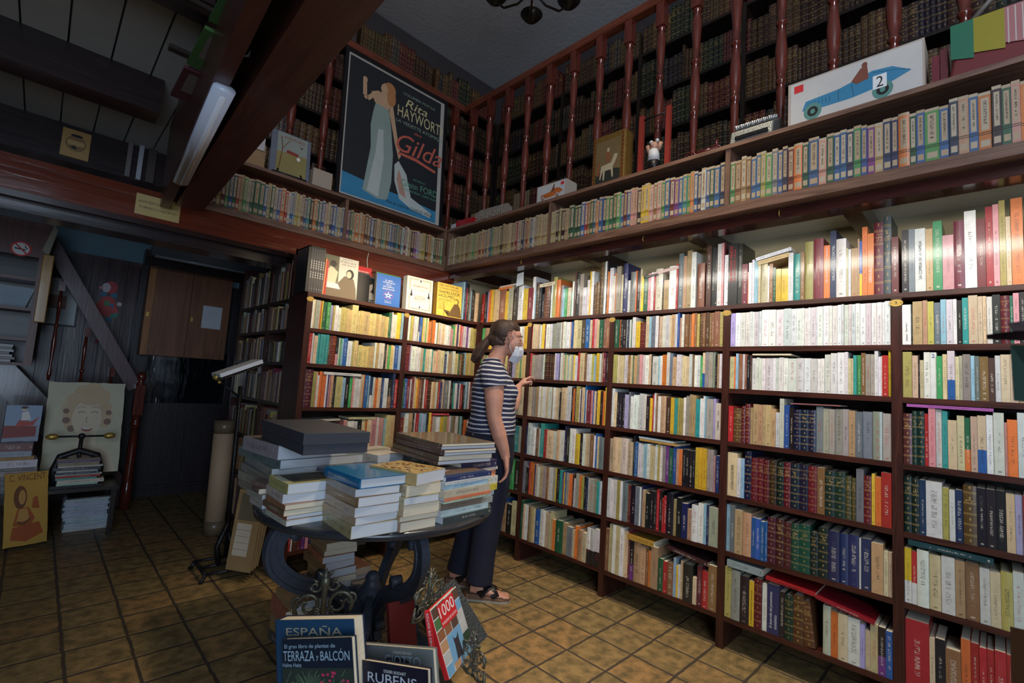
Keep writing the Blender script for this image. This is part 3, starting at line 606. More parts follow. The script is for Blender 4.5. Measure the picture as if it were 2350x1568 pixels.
# --- pocket novels on the gallery shelf
NOV = {'B0': (FGB, -.236, .902, "w30 f l12 w16 f f s l f f t f b f f f v f f f r f r f u f u v t f t l k b l t f t b f r w28 f e f r f u w24 t f f t f f", 'nearest the corner'),
       'B1': (FGB, .928, 2.106, "f f k l k34 t n n n n u r b n u o u e v n n v u m u p p k y y p b p v u m x u a v o u e w u n u e", 'in the middle section'),
       'B2': (FGB, 2.132, 3.336, "v b t b u u l v s u e m o30 n u34 p n u u e v u x t e e o30 n u v36 u e t u o30 k n p o34 u u e u u u", 'in the section under the blue car'),
       'A1': (FGA, -2.025, -1.152, "r w k l m v u n r t v g n n34 n30 u f n g u o30 r w u q y f b u a k o n s u p f e u q f u", 'left of the poster'),
       'A2': (FGA, -1.126, -.258, "x n c o28 c o d b u d c b a l b u u e a d q m w t k x z28 f l y k o l w n b b v", 'below the poster')}
for k_, (F_, s0, s1, tx, pl) in NOV.items():
    q = random.Random(k_)
    tk = [t if len(t) > 1 else '%s%d' % (t, q.randint(17, 24)) for t in tx.split()]; tk[0] += ':76'
    tk = [t if ':' in t else '%s:%d' % (t, q.randint(74, 79)) for t in tk]
    shelf_row(F_, s0, s1, 2.252, 0.296, ' '.join(tk), 'pocket_novel', ('gallery shelf', pl), depth=(0.12, 0.125), aged=True, seedk=5)
# --- leather volumes upstairs
UPL = 'DBDLNDMBDESRDBLBDNDMDB'
for F_, ups, nm in ((FUB, [-0.62, 0.245, 1.063, 1.879, 2.70, 3.52], 'right-hand upper bookcase'), (FUA, [-1.8, -1.0, -0.235, 0.58], 'back upper bookcase')):
    for bi, (a, b_) in enumerate(zip(ups[:-1], ups[1:])):
        for ri, z in enumerate(ZU):
            q = random.Random(bi*7+ri*3+len(nm))
            n = q.randint(20, 27); runs = []
            while len(runs) < n:
                c = q.choice(UPL); wd = q.randint(16, 34); hh = q.randint(66, 88)
                runs += ['%s%d:%d' % (c, wd, hh)] * q.randint(1, 5)
            if a < 0.1 and ri in (1,) and F_ is FUB: runs[6:12] = ['c20:66']*6
            shelf_row(F_, a+.016, b_-.016, z, 0.32, ' '.join(runs[:n]), 'leather_volume', (['lowest row', 'second row up', 'third row up', 'fourth row up', 'top row'][ri], nm), depth=(0.15, 0.19), seedk=50+bi)
# ---- choose which are objects of their own: those that show largest
CUT = {'book': 232, 'pocket_novel': 230, 'leather_volume': 250}
def vis(b):
    c = b['F'] @ Vector((b['s'] + b['w']/2, 0, b['z'] + b['h']/2)); p = c - CAM; dz = r2.dot(p)
    if dz < 0.2: return -1
    u = 1175 + FPX*r0.dot(p)/dz; v = 784 + FPX*r1.dot(p)/dz
    if not (-10 < u < 2345 and 5 < v < 1562): return -1
    fn = b['F'].to_3x3() @ Vector((0, -1, 0)); cs = -fn.dot(p.normalized())
    a = b['w']*b['h']*max(cs, 0)/(dz*dz)
    if 640 < u < 1185 and 735 < v < 1400 and b['kind'] == 'book':      # behind the woman, the table and its piles
        if 1075 < u < 1190 or v > 985: return a*0.1
    if b['kind'] == 'leather_volume' and 775 < u < 1015 and v > 112 + (u-790)*0.56: return -0.5
    if b['kind'] == 'leather_volume' and u < 820 and v < 150: return -0.5
    if b['F'] is FS: a *= 0.6
    return a
for b in BOOKS: b['a'] = vis(b)
GROUPS = {'book': 'books standing on the shelves', 'pocket_novel': 'pocket novels on the gallery shelf', 'leather_volume': 'leather volumes in the upper bookcases'}
ordn = lambda n: '%d%s' % (n, 'th' if 10 <= n % 100 <= 20 else {1: 'st', 2: 'nd', 3: 'rd'}.get(n % 10, 'th'))
def bmat(b):
    m = b['F'] @ Matrix.Translation((b['s'], b['y'], b['z']))
    if b['lean']: m = m @ Matrix.Rotation(b['lean'], 4, 'Y')
    return m
for kind in CUT:
    L_ = sorted((b for b in BOOKS if b['kind'] == kind), key=lambda b: -b['a'])
    own = [b for b in L_[:CUT[kind]] if b['a'] > 0]
    mass = BookMB()
    for b in L_:
        if b['a'] == -0.5 and kind == 'leather_volume' : pass
        if b in own: continue
        mass.book(bmat(b), b['w'], b['d'], b['h'], b['style'], b['col'], b['ink'], b['seed'], b['rnd'], lower=b['lower'])
    if mass.v:
        nm = {'book': 'shelved_books_mass', 'pocket_novel': 'pocket_novels_mass', 'leather_volume': 'leather_volumes_mass'}[kind]
        tag(mass.build(nm), {'book': 'the many smaller books filling the rest of the mahogany bookcases', 'pocket_novel': 'the remaining pocket novels at the ends of the gallery shelf',
            'leather_volume': 'the many other dark leather volumes filling the upper bookcases'}[kind], kind.replace('_', ' ') + 's', kind='stuff')
    for b in own:
        m = bmat(b); x = BookMB(); x.book(Matrix(), b['w'], b['d'], b['h'], b['style'], b['col'], b['ink'], b['seed'], b['rnd'], pages=False, lower=b['lower'])
        o = x.build(kind); o.matrix_world = m
        row, pl = b['place']
        if kind == 'book': lab = '%s book, %s such from left, %s, %s' % (b['cn'], ordn(b['n']), row, pl)
        elif kind == 'pocket_novel': lab = '%s pocket novel, %s such from left, gallery %s' % (b['cn'], ordn(b['n']), pl)
        else: lab = '%s volume, %s from left in bay %s, %s, %s' % (b['cn'], ordn(b['idx']+1), b['bay'], row, pl)
        tag(o, lab, {'book': 'book', 'pocket_novel': 'book', 'leather_volume': 'book'}[kind], GROUPS[kind]); b['obj'] = o
        if b['z'] < 1.3 or kind == 'book':
            p = BookMB(); p.book(Matrix(), b['w'], b['d'], b['h'], b['style'], b['col'], b['ink'], b['seed'], b['rnd'], cover=False)
            p.build('pages', o)
# ---------------------------------------------------------------- flat pictures and covers built as thin real shapes
def col(name, *c, rough=0.5): return pm(name, srgb(*c), rough, 0.05, 12)
class Face2D:
    """a flat printed face: origin at its bottom-left, r along, u up, sizes in metres; shapes are raised by fractions of a millimetre"""
    def __init__(s, o, r, u, w, h):
        s.o = Vector(o); s.r = Vector(r).normalized(); s.u = Vector(u).normalized(); s.n = s.r.cross(s.u); s.w = w; s.h = h; s.k = 0; s.parts = {}
    def P(s, x, y, l=0): return s.o + s.r*(x*s.w) + s.u*(y*s.h) + s.n*l
    def poly(s, pts, mat):
        s.k += 1; mb = s.parts.setdefault(mat.name, [MB(), mat])[0]; l = 0.0004 + 0.00005*s.k
        mb.add([s.P(x, y, l) for x, y in pts], [tuple(range(len(pts)))])
    def ell(s, cx, cy, rx, ry, mat, a0=0, a1=360, n=22):
        s.poly([(cx + rx*math.cos(math.radians(a0+(a1-a0)*i/n)), cy + ry*math.sin(math.radians(a0+(a1-a0)*i/n))) for i in range(n if a1-a0 == 360 else n+1)], mat)
    def line(s, pts, wd, mat):
        s.k += 1; mb = s.parts.setdefault(mat.name, [MB(), mat])[0]; l = 0.0004 + 0.00005*s.k
        for a, b in zip(pts[:-1], pts[1:]):
            A = s.P(*a, l); B = s.P(*b, l); t = (B-A); 
            if t.length < 1e-6: continue
            q = s.n.cross(t.normalized())*wd/2; mb.add([A-q, B-q, B+q, A+q], [(0,1,2,3)])
    def text(s, t, cx, cy, w, h, mat, slant=0, ang=0):
        s.k += 1; mb = s.parts.setdefault(mat.name, [MB(), mat])[0]
        r = s.r*math.cos(ang) + s.u*math.sin(ang); u = s.u*math.cos(ang) - s.r*math.sin(ang)
        letter_into(mb, t, s.P(cx, cy, 0.0004 + 0.00005*s.k), r, u, w and w*s.w, h and h*s.h, slant=slant, lift=0)
    def done(s, name, parent):
        for mb, m in s.parts.values(): mb.build(name, m, parent)
def slab(o, r, u, w, h, t, front=True):
    """MB of a board with its front bottom-left corner at o, thickness going backwards"""
    o = Vector(o); r = Vector(r).normalized(); u = Vector(u).normalized(); n = r.cross(u)
    return MB().prism([o, o+r*w, o+r*w+u*h, o+u*h], -n*t)
# ---------------------------------------------------------------- back-left: stairs corner and dark door
PLANK = wood('dark_wall_planks', srgb(54, 36, 38), srgb(84, 58, 58), axis='z', rough=0.3, coat=0.3, bump=0.3, scale=4)
mb = MB(); x = -5.1; q = random.Random(3)
while x < -1.98:
    w_ = q.uniform(.11, .15); mb.box((x, 2.75, 0), (x+w_-.004, 2.78, 2.21)); x += w_
struct('wall_stairs_planks', mb, PLANK)
struct('wall_back_left', MB().box((-5.2, 2.781, 0), (-1.0, 2.9, 2.66)), pm('pale_blue_plaster', srgb(120, 150, 165), 0.8, 0.05))
struct('trim_painted_panel', MB().box((-1.455, 0.30, 1.776), (0.0, 0.315, 2.058)), RED_X)
DOORM = wood('dark_door_wood', srgb(30, 22, 26), srgb(46, 34, 38), axis='z', rough=0.4, bump=0.2)
dr = struct('door_1', MB().box((-1.96, 2.62, 0), (-1.15, 2.66, 2.10)), DOORM)
mb = MB()
for a, b in (((-1.96, .0), (-1.15, .10)), ((-1.96, .80), (-1.15, .88)), ((-1.96, .10), (-1.88, .80)), ((-1.60, .10), (-1.52, .80)), ((-1.24, .10), (-1.15, .80)), ((-1.96, .88), (-1.90, 2.1)), ((-1.21, .88), (-1.15, 2.1))):
    mb.box((a[0], 2.60, a[1]), (b[0], 2.62, b[1]))
mb.build('door_rail', DOORM, dr)
GLOSS = pm('black_plastic_film', srgb(16, 20, 26), 0.14, 0.1, 5, 1.0, 6, stretch=(2.5, 1, 0.6), coat=1.0)
MB().box((-1.90, 2.606, .88), (-1.21, 2.612, 1.40)).build('door_film', GLOSS, dr)
MB().box((-1.945, 2.595, .82), (-1.915, 2.60, .98)).ball((-1.93, 2.57, .9), .022).build('door_handle', BRASS, dr)
struct('trim_door_jamb', MB().box((-2.02, 2.60, 0), (-1.96, 2.70, 2.15)), DOORM)
struct('baseboard_back', MB().box((-1.96, 2.585, 0), (-1.14, 2.60, .07)), DOORM)
# brown cupboard hung in front of the door
CAB = wood('brown_cupboard_wood', srgb(112, 68, 42), srgb(146, 92, 58), axis='z', rough=0.45, scale=3)
CABL = wood('pine_stile', srgb(160, 100, 48), srgb(196, 130, 70), axis='z', rough=0.45, scale=3)
t = thing('hanging_cupboard', (-1.65, 2.45, 1.75), 'brown wooden two-panel cupboard fixed above the dark door', 'cupboard')
MB().box((-1.98, 2.42, 1.33), (-1.30, 2.56, 2.16)).build('body', CAB, t)
for a, b in ((-1.98, -1.645), (-1.635, -1.30)):
    d = MB().box((a, 2.405, 1.33), (b, 2.42, 2.16)).build('door', CAB, t)
    m_ = MB(); m_.box((a, 2.395, 1.33), (a+.05, 2.405, 2.16)); 
    m_.build('stile', CABL if a < -1.9 else CAB, d)
    MB().box((a+.05, 2.395, 1.33), (b, 2.405, 1.39)).box((a+.05, 2.395, 2.10), (b, 2.405, 2.16)).box((b-.04, 2.395, 1.39), (b, 2.405, 2.10)).build('door_rail', CAB, d)
    MB().box((a+.012, 2.385, 1.68), (a+.03, 2.395, 1.72)).build('latch', BRASS, d)
p = tag(slab((-1.53, 2.392, 1.63), (1, 0, -.01), (0, 0, 1), .165, .222, .001).build('paper_notice', col('paper_white', 205, 208, 214)), 'white sheet of paper pinned on the right door of the brown cupboard', 'paper')
tag(MB().prism([(-1.61 + .045*math.cos(i*math.pi/10), 2.40, 2.215 + .04*math.sin(i*math.pi/10)) for i in range(20)], (0, .01, 0)).build('wall_disc', col('disc_grey', 150, 170, 175)), 'small pale round disc above the brown cupboard', 'disc')
t = thing('fluorescent_batten', (-1.8, 1.95, 2.22), 'old grey fluorescent batten under the passage beam, above the cupboard', 'lamp')
MB().box((-2.04, 1.92, 2.17), (-1.14, 2.0, 2.25)).build('housing', pm('grey_batten', srgb(90, 92, 96), .4, .1), t)
MB().tube([(-2.02, 1.90, 2.16), (-1.32, 1.90, 2.16)], .014).build('tube', pm('dull_glass', srgb(150, 155, 160), .2, .03), t)
# stairs: slanting handrail, balusters, newel post
STW = wood('stair_wood', srgb(84, 62, 66), srgb(112, 84, 86), axis='z', rough=0.35, coat=0.2)
t = thing('stair_railing', (-2.0, 2.2, 0), 'dark stair railing with slanting handrail and turned balusters by the door', 'railing')
A = Vector((-2.70, 2.2, 2.24)); B = Vector((-2.0, 2.2, 1.03)); d = (B-A).normalized(); nn = Vector((0, 1, 0)).cross(d)
MB().prism([A - nn*.05, A + nn*.05, B + nn*.05, B - nn*.05], (0, .05, 0)).build('handrail', STW, t)
pr = [(0.014, 0), (0.022, .05), (0.012, .12), (0.024, .30), (0.013, .42), (0.022, .43), (0.022, .445), (0.013, .455), (0.020, .62), (0.013, .72)]
for x_, z_ in ((-2.55, 1.07), (-2.36, .72), (-2.17, .40)):
    MB().lathe((x_, 2.225, z_), [(r_*.66, z*1.0) for r_, z in pr], 12).box((x_-.02, 2.205, z_+.72), (x_+.02, 2.245, z_+.80)).build('baluster', TURN, t)
MB().lathe((-1.965, 2.2, 0), [(0.04, 0), (0.04, .2), (.028, .22), (.036, .25), (.03, .3), (.034, .5), (.024, .7), (.036, .71), (.036, .73), (.026, .75), (.034, .8)], 14).box((-2.0, 2.165, .8), (-1.93, 2.235, 1.06)).lathe((-1.965, 2.2, 1.06), [(.03, 0), (.036, .01), (.018, .025), (.03, .05), (.036, .075), (.03, .1), (.01, .115)], 14).build('newel_post', TURN, t)
MB().prism([(-3.6, 2.26, 2.2), (-3.6, 2.26, 1.9), (-2.0, 2.26, .0), (-2.0, 2.26, .28)], (0, .4, 0)).build('stringer', PLANK, t)
# picture and cut-out figure on the planks
t = thing('framed_picture', (-2.53, 2.74, 1.74), 'black-framed picture with a wide white mat on the dark planks behind the railing', 'picture')
MB().box((-2.655, 2.735, 1.53), (-2.415, 2.75, 1.965)).build('frame', BLACKM, t)
MB().box((-2.64, 2.728, 1.545), (-2.43, 2.735, 1.95)).build('mat', col('mat_white', 205, 215, 218), t)
MB().box((-2.62, 2.724, 1.68), (-2.50, 2.728, 1.80)).build('print', col('print_brown', 150, 118, 100), t)
t = thing('jumping_jack', (-2.24, 2.73, 1.75), 'flat painted wooden figure with red dress and headscarf, pull string below', 'toy figure')
F = Face2D((-2.36, 2.742, 1.60), (1, 0, 0), (0, 0, 1), .24, .40)
RD = col('painted_red', 196, 62, 66); BLP = col('painted_blue', 50, 120, 160); GRP = col('painted_green', 60, 140, 130); SKP = col('painted_skin', 215, 200, 205)
slab((-2.33, 2.735, 1.66), (1, 0, 0), (0, 0, 1), .14, .10, .004).build('backing', RD, t)
F.poly([(.10, .22), (.42, .62), (.72, .62), (.95, .25)], RD); F.poly([(.10, .22), (.14, .12), (.9, .14), (.95, .27), (.5, .17)], GRP)
F.ell(.22, .12, .09, .05, BLP); F.ell(.68, .09, .09, .05, BLP); F.ell(.62, .83, .2, .15, RD); F.ell(.48, .82, .13, .11, SKP); F.ell(.32, .80, .06, .03, col('painted_pink', 220, 130, 150))
F.ell(.42, .66, .10, .06, BLP); F.ell(.74, .66, .10, .06, BLP); F.ell(.93, .47, .08, .05, SKP); F.poly([(.48, .40), (.62, .40), (.62, .52), (.48, .52)], col('painted_leaf', 70, 150, 90)); F.poly([(.62, .34), (.76, .34), (.76, .46), (.62, .46)], BLP)
F.done('painted_figure', t)
MB().tube([(-2.25, 2.735, 1.62), (-2.26, 2.735, 1.43)], .0025, 6).ball((-2.26, 2.735, 1.42), .012).build('pull_string', RD, t)
# ---------------------------------------------------------------- left: hanging cabinet, sign, notices
CBW = wood('red_brown_cabinet', srgb(84, 46, 38), srgb(112, 66, 54), axis='z', rough=0.4)
t = thing('wall_cabinet', (-2.95, 2.0, 1.7), 'open red-brown shelf cabinet hanging at the far left under the beam', 'cabinet')
MB().box((-2.70, 1.86, 1.18), (-2.655, 2.2, 2.32)).build('side_panel', CBW, t)
MB().box((-3.5, 1.90, 1.98), (-2.70, 1.92, 2.32)).build('front_board', CBW, t)
MB().box((-3.5, 2.18, 1.18), (-2.70, 2.2, 2.32)).build('back_panel', OLDW, t)
for z in (1.18, 1.36, 1.58, 1.80): MB().box((-3.5, 1.88, z), (-2.70, 2.18, z+.022)).build('shelf', CBW, t)
t = thing('no_smoking_sign', (-2.80, 1.9, 2.03), 'round red and white no-smoking sign stuck on the red-brown cabinet', 'sign')
F = Face2D((-2.855, 1.899, 1.97), (1, 0, 0), (0, 0, 1), .11, .11)
slab((-2.83, 1.899, 1.995), (1, 0, 0), (0, 0, 1), .06, .06, .0008).build('disc', REDI, t)
F.ell(.5, .5, .5, .5, REDI, n=32); F.ell(.5, .5, .40, .40, WHITEI, n=32); F.poly([(.2, .46), (.72, .42), (.72, .50), (.2, .54)], INK)
F.line([(.74, .50), (.80, .58), (.68, .62), (.74, .70), (.62, .74)], .004, INK); F.poly([(.2, .76), (.26, .82), (.82, .24), (.76, .18)], REDI); F.done('symbol', t)
q = random.Random(9)
for i in range(7): tag(MB().box((-2.98 + q.uniform(-.02, .02), 1.90, 1.203 + i*.018), (-2.76 + q.uniform(-.02, .02), 2.1, 1.203 + i*.018 + .016)).build('magazine', [PAGEW, col('mag_grey', 150, 150, 150)][i % 2]), 'thin pale magazine lying in the wall cabinet, %s of its pile' % ['lowest', 'second', 'third', 'fourth', 'fifth', 'sixth', 'topmost'][i], 'magazine', 'magazines lying in the wall cabinet')
tag(MB().prism([(-3.05, 2.10, 1.605), (-2.74, 2.10, 1.605), (-2.70, 2.16, 1.77), (-3.02, 2.16, 1.78)], (0, .003, 0)).build('paper_sheet', col('paper_blue', 190, 205, 215)), 'large pale sheet of paper leaning in the wall cabinet', 'paper')
OCH = pm('ochre_wood', srgb(178, 130, 52), .35, .1, 4, coat=.5)
t = thing('ochre_box', (-2.645, 1.84, 1.75), 'long narrow ochre wooden box hung upright on the wall cabinet side', 'box')
MB().box((-2.68, 1.80, 1.50), (-2.62, 1.86, 2.0)).build('body', OCH, t, bevel=.006)
MB().box((-2.675, 1.795, 1.51), (-2.655, 1.80, 1.99)).box((-2.64, 1.795, 1.51), (-2.625, 1.80, 1.99)).build('moulding', OCH, t)
tag(MB().prism([(-2.69, 1.85, 2.03), (-2.655, 1.83, 2.0), (-2.625, 1.85, 2.20), (-2.645, 1.86, 2.24)], (.004, .004, 0)).build('paper_leaf', col('paper_old', 175, 170, 150)), 'curled pale paper leaf pinned above the ochre box', 'paper')
# bench with book press, piles and plaques
IRONB = pm('cast_iron_black', srgb(30, 30, 34), .45, .1, 20, .2, 60)
t = thing('low_table', (-2.5, 1.65, 0), 'low dark wooden table at the left, carrying the book press and piles', 'table')
MB().box((-3.1, 1.48, .325), (-2.10, 1.92, .350)).build('tabletop', OLDW, t)
for x_ in (-3.08, -2.14):
    for y_ in (1.50, 1.88): MB().box((x_, y_, 0), (x_+.03, y_+.03, .325)).build('leg', OLDW, t)
t = thing('book_press', (-2.34, 1.60, .35), 'small black iron book press with brass ball handles on the low table', 'press')
MB().tube([(-2.46, 1.60, .35), (-2.465, 1.60, .47), (-2.44, 1.60, .56), (-2.34, 1.60, .60), (-2.24, 1.60, .56), (-2.215, 1.60, .47), (-2.22, 1.60, .35)], (.022), 8).build('frame', IRONB, t)
MB().box((-2.48, 1.52, .35), (-2.20, 1.68, .368)).build('base', IRONB, t)
MB().tube([(-2.34, 1.60, .45), (-2.34, 1.60, .69)], .012).ball((-2.34, 1.60, .70), .022).build('screw', IRONB, t)
h_ = MB().tube([(-2.49, 1.60, .70), (-2.19, 1.60, .70)], .007).build('handle', IRONB, t)
for x_ in (-2.495, -2.185): MB().ball((x_, 1.60, .70), (.036, .022, .022)).build('brass_ball', BRASS, h_)
def portrait(F):
    c_bg = col('plaque_ground', 206, 200, 172); ha = col('hair_blonde', 206, 180, 142); hd = col('hair_brown', 134, 98, 80); sk = col('print_skin', 224, 206, 180); dk = col('print_dark', 70, 44, 44)
    F.poly([(.10, .0), (.22, .22), (.40, .30), (.70, .30), (.86, .22), (.96, 0)], sk)
    for cx, cy, r_ in ((.30, .62, .09), (.28, .72, .09), (.34, .80, .10), (.45, .88, .12), (.58, .90, .13), (.70, .84, .11), (.75, .72, .09), (.78, .62, .09), (.76, .54, .07), (.30, .52, .06)): F.ell(cx, cy, r_, r_*.75, ha)
    for cx, cy, r_ in ((.26, .58, .05), (.25, .68, .04), (.79, .56, .05), (.80, .66, .04), (.33, .49, .05)): F.ell(cx, cy, r_, r_*.7, hd)
    F.poly([(.42, .30), (.66, .30), (.66, .48), (.42, .48)], sk); F.ell(.52, .60, .19, .20, sk); F.ell(.55, .82, .17, .08, ha)
    F.line([(.40, .66), (.45, .675), (.49, .66)], .004, dk); F.line([(.57, .66), (.62, .675), (.66, .66)], .004, dk); F.line([(.39, .71), (.44, .73), (.49, .715)], .003, hd); F.line([(.57, .715), (.62, .73), (.67, .71)], .003, hd)
    F.line([(.52, .62), (.51, .56), (.54, .55)], .003, hd); F.ell(.53, .49, .075, .035, col('lip_red', 170, 84, 72), 180, 360, 12); F.ell(.53, .492, .06, .014, WHITEI, 180, 360, 12)
def rough_plaque(name, o, r, u, w, h, m, lab, fn, t=.012):
    root = thing(name, o, lab, 'plaque'); o = Vector(o); r = Vector(r).normalized(); u = Vector(u).normalized(); n = r.cross(u); q = random.Random(int(w*1000))
    pts = []
    for k in range(10): pts.append((k/10, q.uniform(0, .012)))
    for k in range(12): pts.append((1 - q.uniform(0, .012), k/12))
    for k in range(10): pts.append((1-k/10, 1-q.uniform(0, .012)))
    for k in range(12): pts.append((q.uniform(0, .012), 1-k/12))
    MB().prism([o + r*(x_*w) + u*(y_*h) for x_, y_ in pts], -n*t).build('board', m, root)
    F = Face2D(o, r, u, w, h); fn(F); F.done('printed_picture', root); return root
rough_plaque('portrait_plaque', (-2.53, 1.83, .39), (1, -.02, .01), (-.03, .10, 1), .45, .69, col('plaque_ground', 206, 200, 172), 'large cream plaque with a laughing blonde woman, leaning behind the book press', portrait)
def vincent(F):
    br = col('sepia', 112, 66, 30); rd = col('rust', 170, 84, 34)
    F.text('.C. VINCENT', .5, .93, .86, .09, br); F.ell(.36, .66, .15, .16, br); F.ell(.40, .66, .08, .10, col('sepia_skin', 196, 146, 76)); F.poly([(.2, .28), (.3, .5), (.55, .52), (.7, .36), (.6, .26)], rd)
    F.poly([(.28, .32), (.34, .5), (.52, .5), (.58, .34)], col('sepia_skin', 196, 146, 76)); F.line([(.3, .33), (.45, .29), (.6, .36)], .012, br); F.line([(.55, .08), (.72, .30)], .006, rd); F.poly([(.15, .1), (.2, .26), (.8, .3), (.9, .14), (.5, .05)], rd); F.poly([(.62, .5), (.8, .48), (.75, .66), (.65, .64)], rd)
rough_plaque('vincent_plaque', (-2.655, 1.40, .02), (.98, .2, .02), (-.09, .10, 1), .21, .47, pm('ochre_board', srgb(196, 150, 62), .6, .08), 'ochre poster board lettered VINCENT leaning against the low table', vincent)
def lady(F):
    F.poly([(0, .45), (1, .45), (1, 1), (0, 1)], col('sky_print', 150, 170, 200)); F.poly([(0, .1), (.9, .14), (.9, .42), (0, .44)], col('car_red', 140, 50, 46)); F.poly([(.3, .42), (.4, .6), (.75, .55), (.95, .7), (.8, .44)], col('skirt_red', 180, 70, 62))
    F.poly([(.45, .58), (.45, .8), (.62, .84), (.72, .6)], WHITEI); F.ell(.50, .9, .08, .06, col('print_skin', 224, 206, 180)); F.ell(.5, .94, .1, .04, col('print_dark', 70, 44, 44))
rough_plaque('pinup_plaque', (-2.74, 1.60, .672), (1, 0, 0), (0, .08, 1), .175, .245, col('plaque_sky', 150, 160, 180), 'small plaque of a woman sitting on a red car, on the far left pile', lady)
def lying(nm, x0, y0, z0, lx, ly, t, rot, c, page, spine, label, group, cat='book', parts=True, hard=False, text=True, kind=None):
    """a closed book lying flat. spine: 'w' towards -x, 's' towards -y, 'n', 'e'"""
    dims = {'w': (lx, ly), 'e': (lx, ly), 's': (ly, lx), 'n': (ly, lx)}[spine]
    X = Vector((0, 0, 1)); Y = {'w': Vector((1,0,0)), 'e': Vector((-1,0,0)), 's': Vector((0,1,0)), 'n': Vector((0,-1,0))}[spine]; Z = X.cross(Y)
    c0 = {'w': (-lx/2, -ly/2), 'e': (lx/2, ly/2), 's': (lx/2, -ly/2), 'n': (-lx/2, ly/2)}[spine]
    m = Matrix((X, Y, Z)).transposed().to_4x4(); m.translation = Vector((c0[0], c0[1], 0))
    q = random.Random(label + nm); seed = q.random()
    c_ = srgb(*[max(0, min(255, v + q.uniform(-8, 8))) for v in c]); ink = srgb(40, 36, 40) if sum(c) > 330 else srgb(225, 215, 200)
    a = BookMB(); a.book(m, t - .0006, dims[0], dims[1], 0 if text else 0, c_, ink, seed, .003 if hard else 0, pages=False)
    o = a.build(nm); o.matrix_world = Matrix.Translation((x0 + lx/2, y0 + ly/2, z0)) @ Matrix.Rotation(rot, 4, 'Z')
    tag(o, label, cat, group)
    b = BookMB(); b.book(m, t - .0006, dims[0] - (.004 if hard else .001), dims[1], 3, c_, ink, seed, .003 if hard else 0, cover=False)
    pg = b.build('pages', o)
    if page == 'w': pg.data.materials[3] = PAGEW
    return o
TAN = (176, 152, 116); BRN = (122, 96, 70)
def pile(x, y, z, items, grp, where, spine='w', wob=.012, names=None, cat='book', nm='book'):
    """items: (lx, ly, thickness, colour, page kind, words); (x, y) the near-left corner"""
    n = len(items); ordw = ['lowest', 'second from bottom', 'third from bottom', 'fourth from bottom', 'fifth from bottom', 'sixth from bottom', 'seventh from bottom', 'eighth from bottom', 'ninth from bottom', 'tenth from bottom', 'eleventh from bottom', 'twelfth from bottom', 'thirteenth from bottom', 'fourteenth from bottom']
    q = random.Random(where); out = []
    for i, it in enumerate(items):
        lx, ly, t, c, pg, wd = it[:6]; rot = it[6] if len(it) > 6 else q.uniform(-.05, .05); hd = it[7] if len(it) > 7 else False
        lab = '%s, %s %s' % (wd, 'topmost' if i == n-1 else ordw[i], where)
        out.append(lying(nm, x + q.uniform(-wob, wob), y + q.uniform(-wob, wob), z, lx, ly, t, rot, c, pg, spine, lab, grp, cat, hard=hd)); z += t
    return z, out
q = random.Random(5)
pile(-2.45, 1.53, .368, [(.22, .15, .012, (170, 200, 190), 'w', 'pale green thin book'), (.25, .15, .026, (205, 200, 190), 'w', 'ivory book'), (.22, .15, .014, (90, 150, 150), 'w', 'teal book'), (.24, .15, .012, (190, 50, 40), 'w', 'red thin book'),
     (.25, .15, .012, (210, 205, 195), 'w', 'pale thin book'), (.23, .15, .014, (60, 84, 100), 'w', 'slate blue book'), (.22, .15, .012, (200, 196, 190), 'w', 'off-white thin book'), (.25, .15, .022, (36, 44, 54), 'w', 'black glossy book'),
     (.24, .15, .010, (214, 205, 190), 'w', 'cream thin book'), (.22, .15, .022, (150, 140, 124), 'c', 'grey-brown book'), (.23, .15, .016, (100, 90, 120), 'c', 'purple grey book'), (.23, .15, .012, (140, 122, 100), 'c', 'tan book')],
     'books in the book press', 'in the book press', 's')
pile(-2.37, 1.70, .0, [(.25, .18, q.uniform(.014, .022), (190, 196, 206), 'w', 'pale magazine') for _ in range(12)] + [(.24, .17, .01, (60, 60, 66), 'w', 'dark grey magazine')], 'magazines under the low table', 'under the low table', 's', nm='magazine', cat='magazine')
pile(-2.78, 1.50, .350, [(.24, .19, .06, (96, 90, 84), 'w', 'thick grey book'), (.25, .19, .05, (120, 112, 104), 'w', 'grey-brown book'), (.24, .19, .03, (170, 160, 150), 'w', 'pale grey book'), (.23, .19, .025, (110, 104, 100), 'w', 'dark grey book'), (.23, .19, .05, (214, 212, 214), 'w', 'thick white book'),
     (.2, .17, .022, (170, 140, 62), 'c', 'mustard book'), (.2, .16, .036, (150, 160, 168), 'w', 'silver foil book'), (.19, .15, .05, (110, 44, 40), 'c', 'dark red leather book')], 'books piled left of the book press', 'of the pile at the far left', 's')
# cardboard tube, lectern stand, leaning prints
t = thing('cardboard_tube', (-1.53, 1.16, 0), 'tall brown cardboard mailing tube standing behind the lectern', 'tube')
MB().tube([(-1.53, 1.16, .0), (-1.54, 1.16, .85)], .07, 24).build('body', pm('kraft_card', srgb(186, 156, 124), .7, .05), t)
for a, b in ((.0, .10), (.755, .852)): MB().tube([(-1.53 - a*.012, 1.16, a), (-1.53 - b*.012, 1.16, b)], .0715, 24).build('tape_band', pm('brown_tape', srgb(120, 100, 78), .3, .25, 8), t)
t = thing('lectern', (-1.68, .33, 0), 'antique cast iron lectern stand, slender pole and footed base', 'lectern')
MB().tube([(-1.665, .33, .1), (-1.69, .33, 1.15)], .012, 10).build('pole', BLACKM, t)
b_ = MB()
for a, b in (((-1.80, .20), (-1.55, .20)), ((-1.80, .46), (-1.55, .46)), ((-1.80, .20), (-1.80, .46)), ((-1.55, .20), (-1.55, .46)), ((-1.80, .33), (-1.55, .33))): b_.tube([(*a, .05), (*b, .05)], .009, 8)
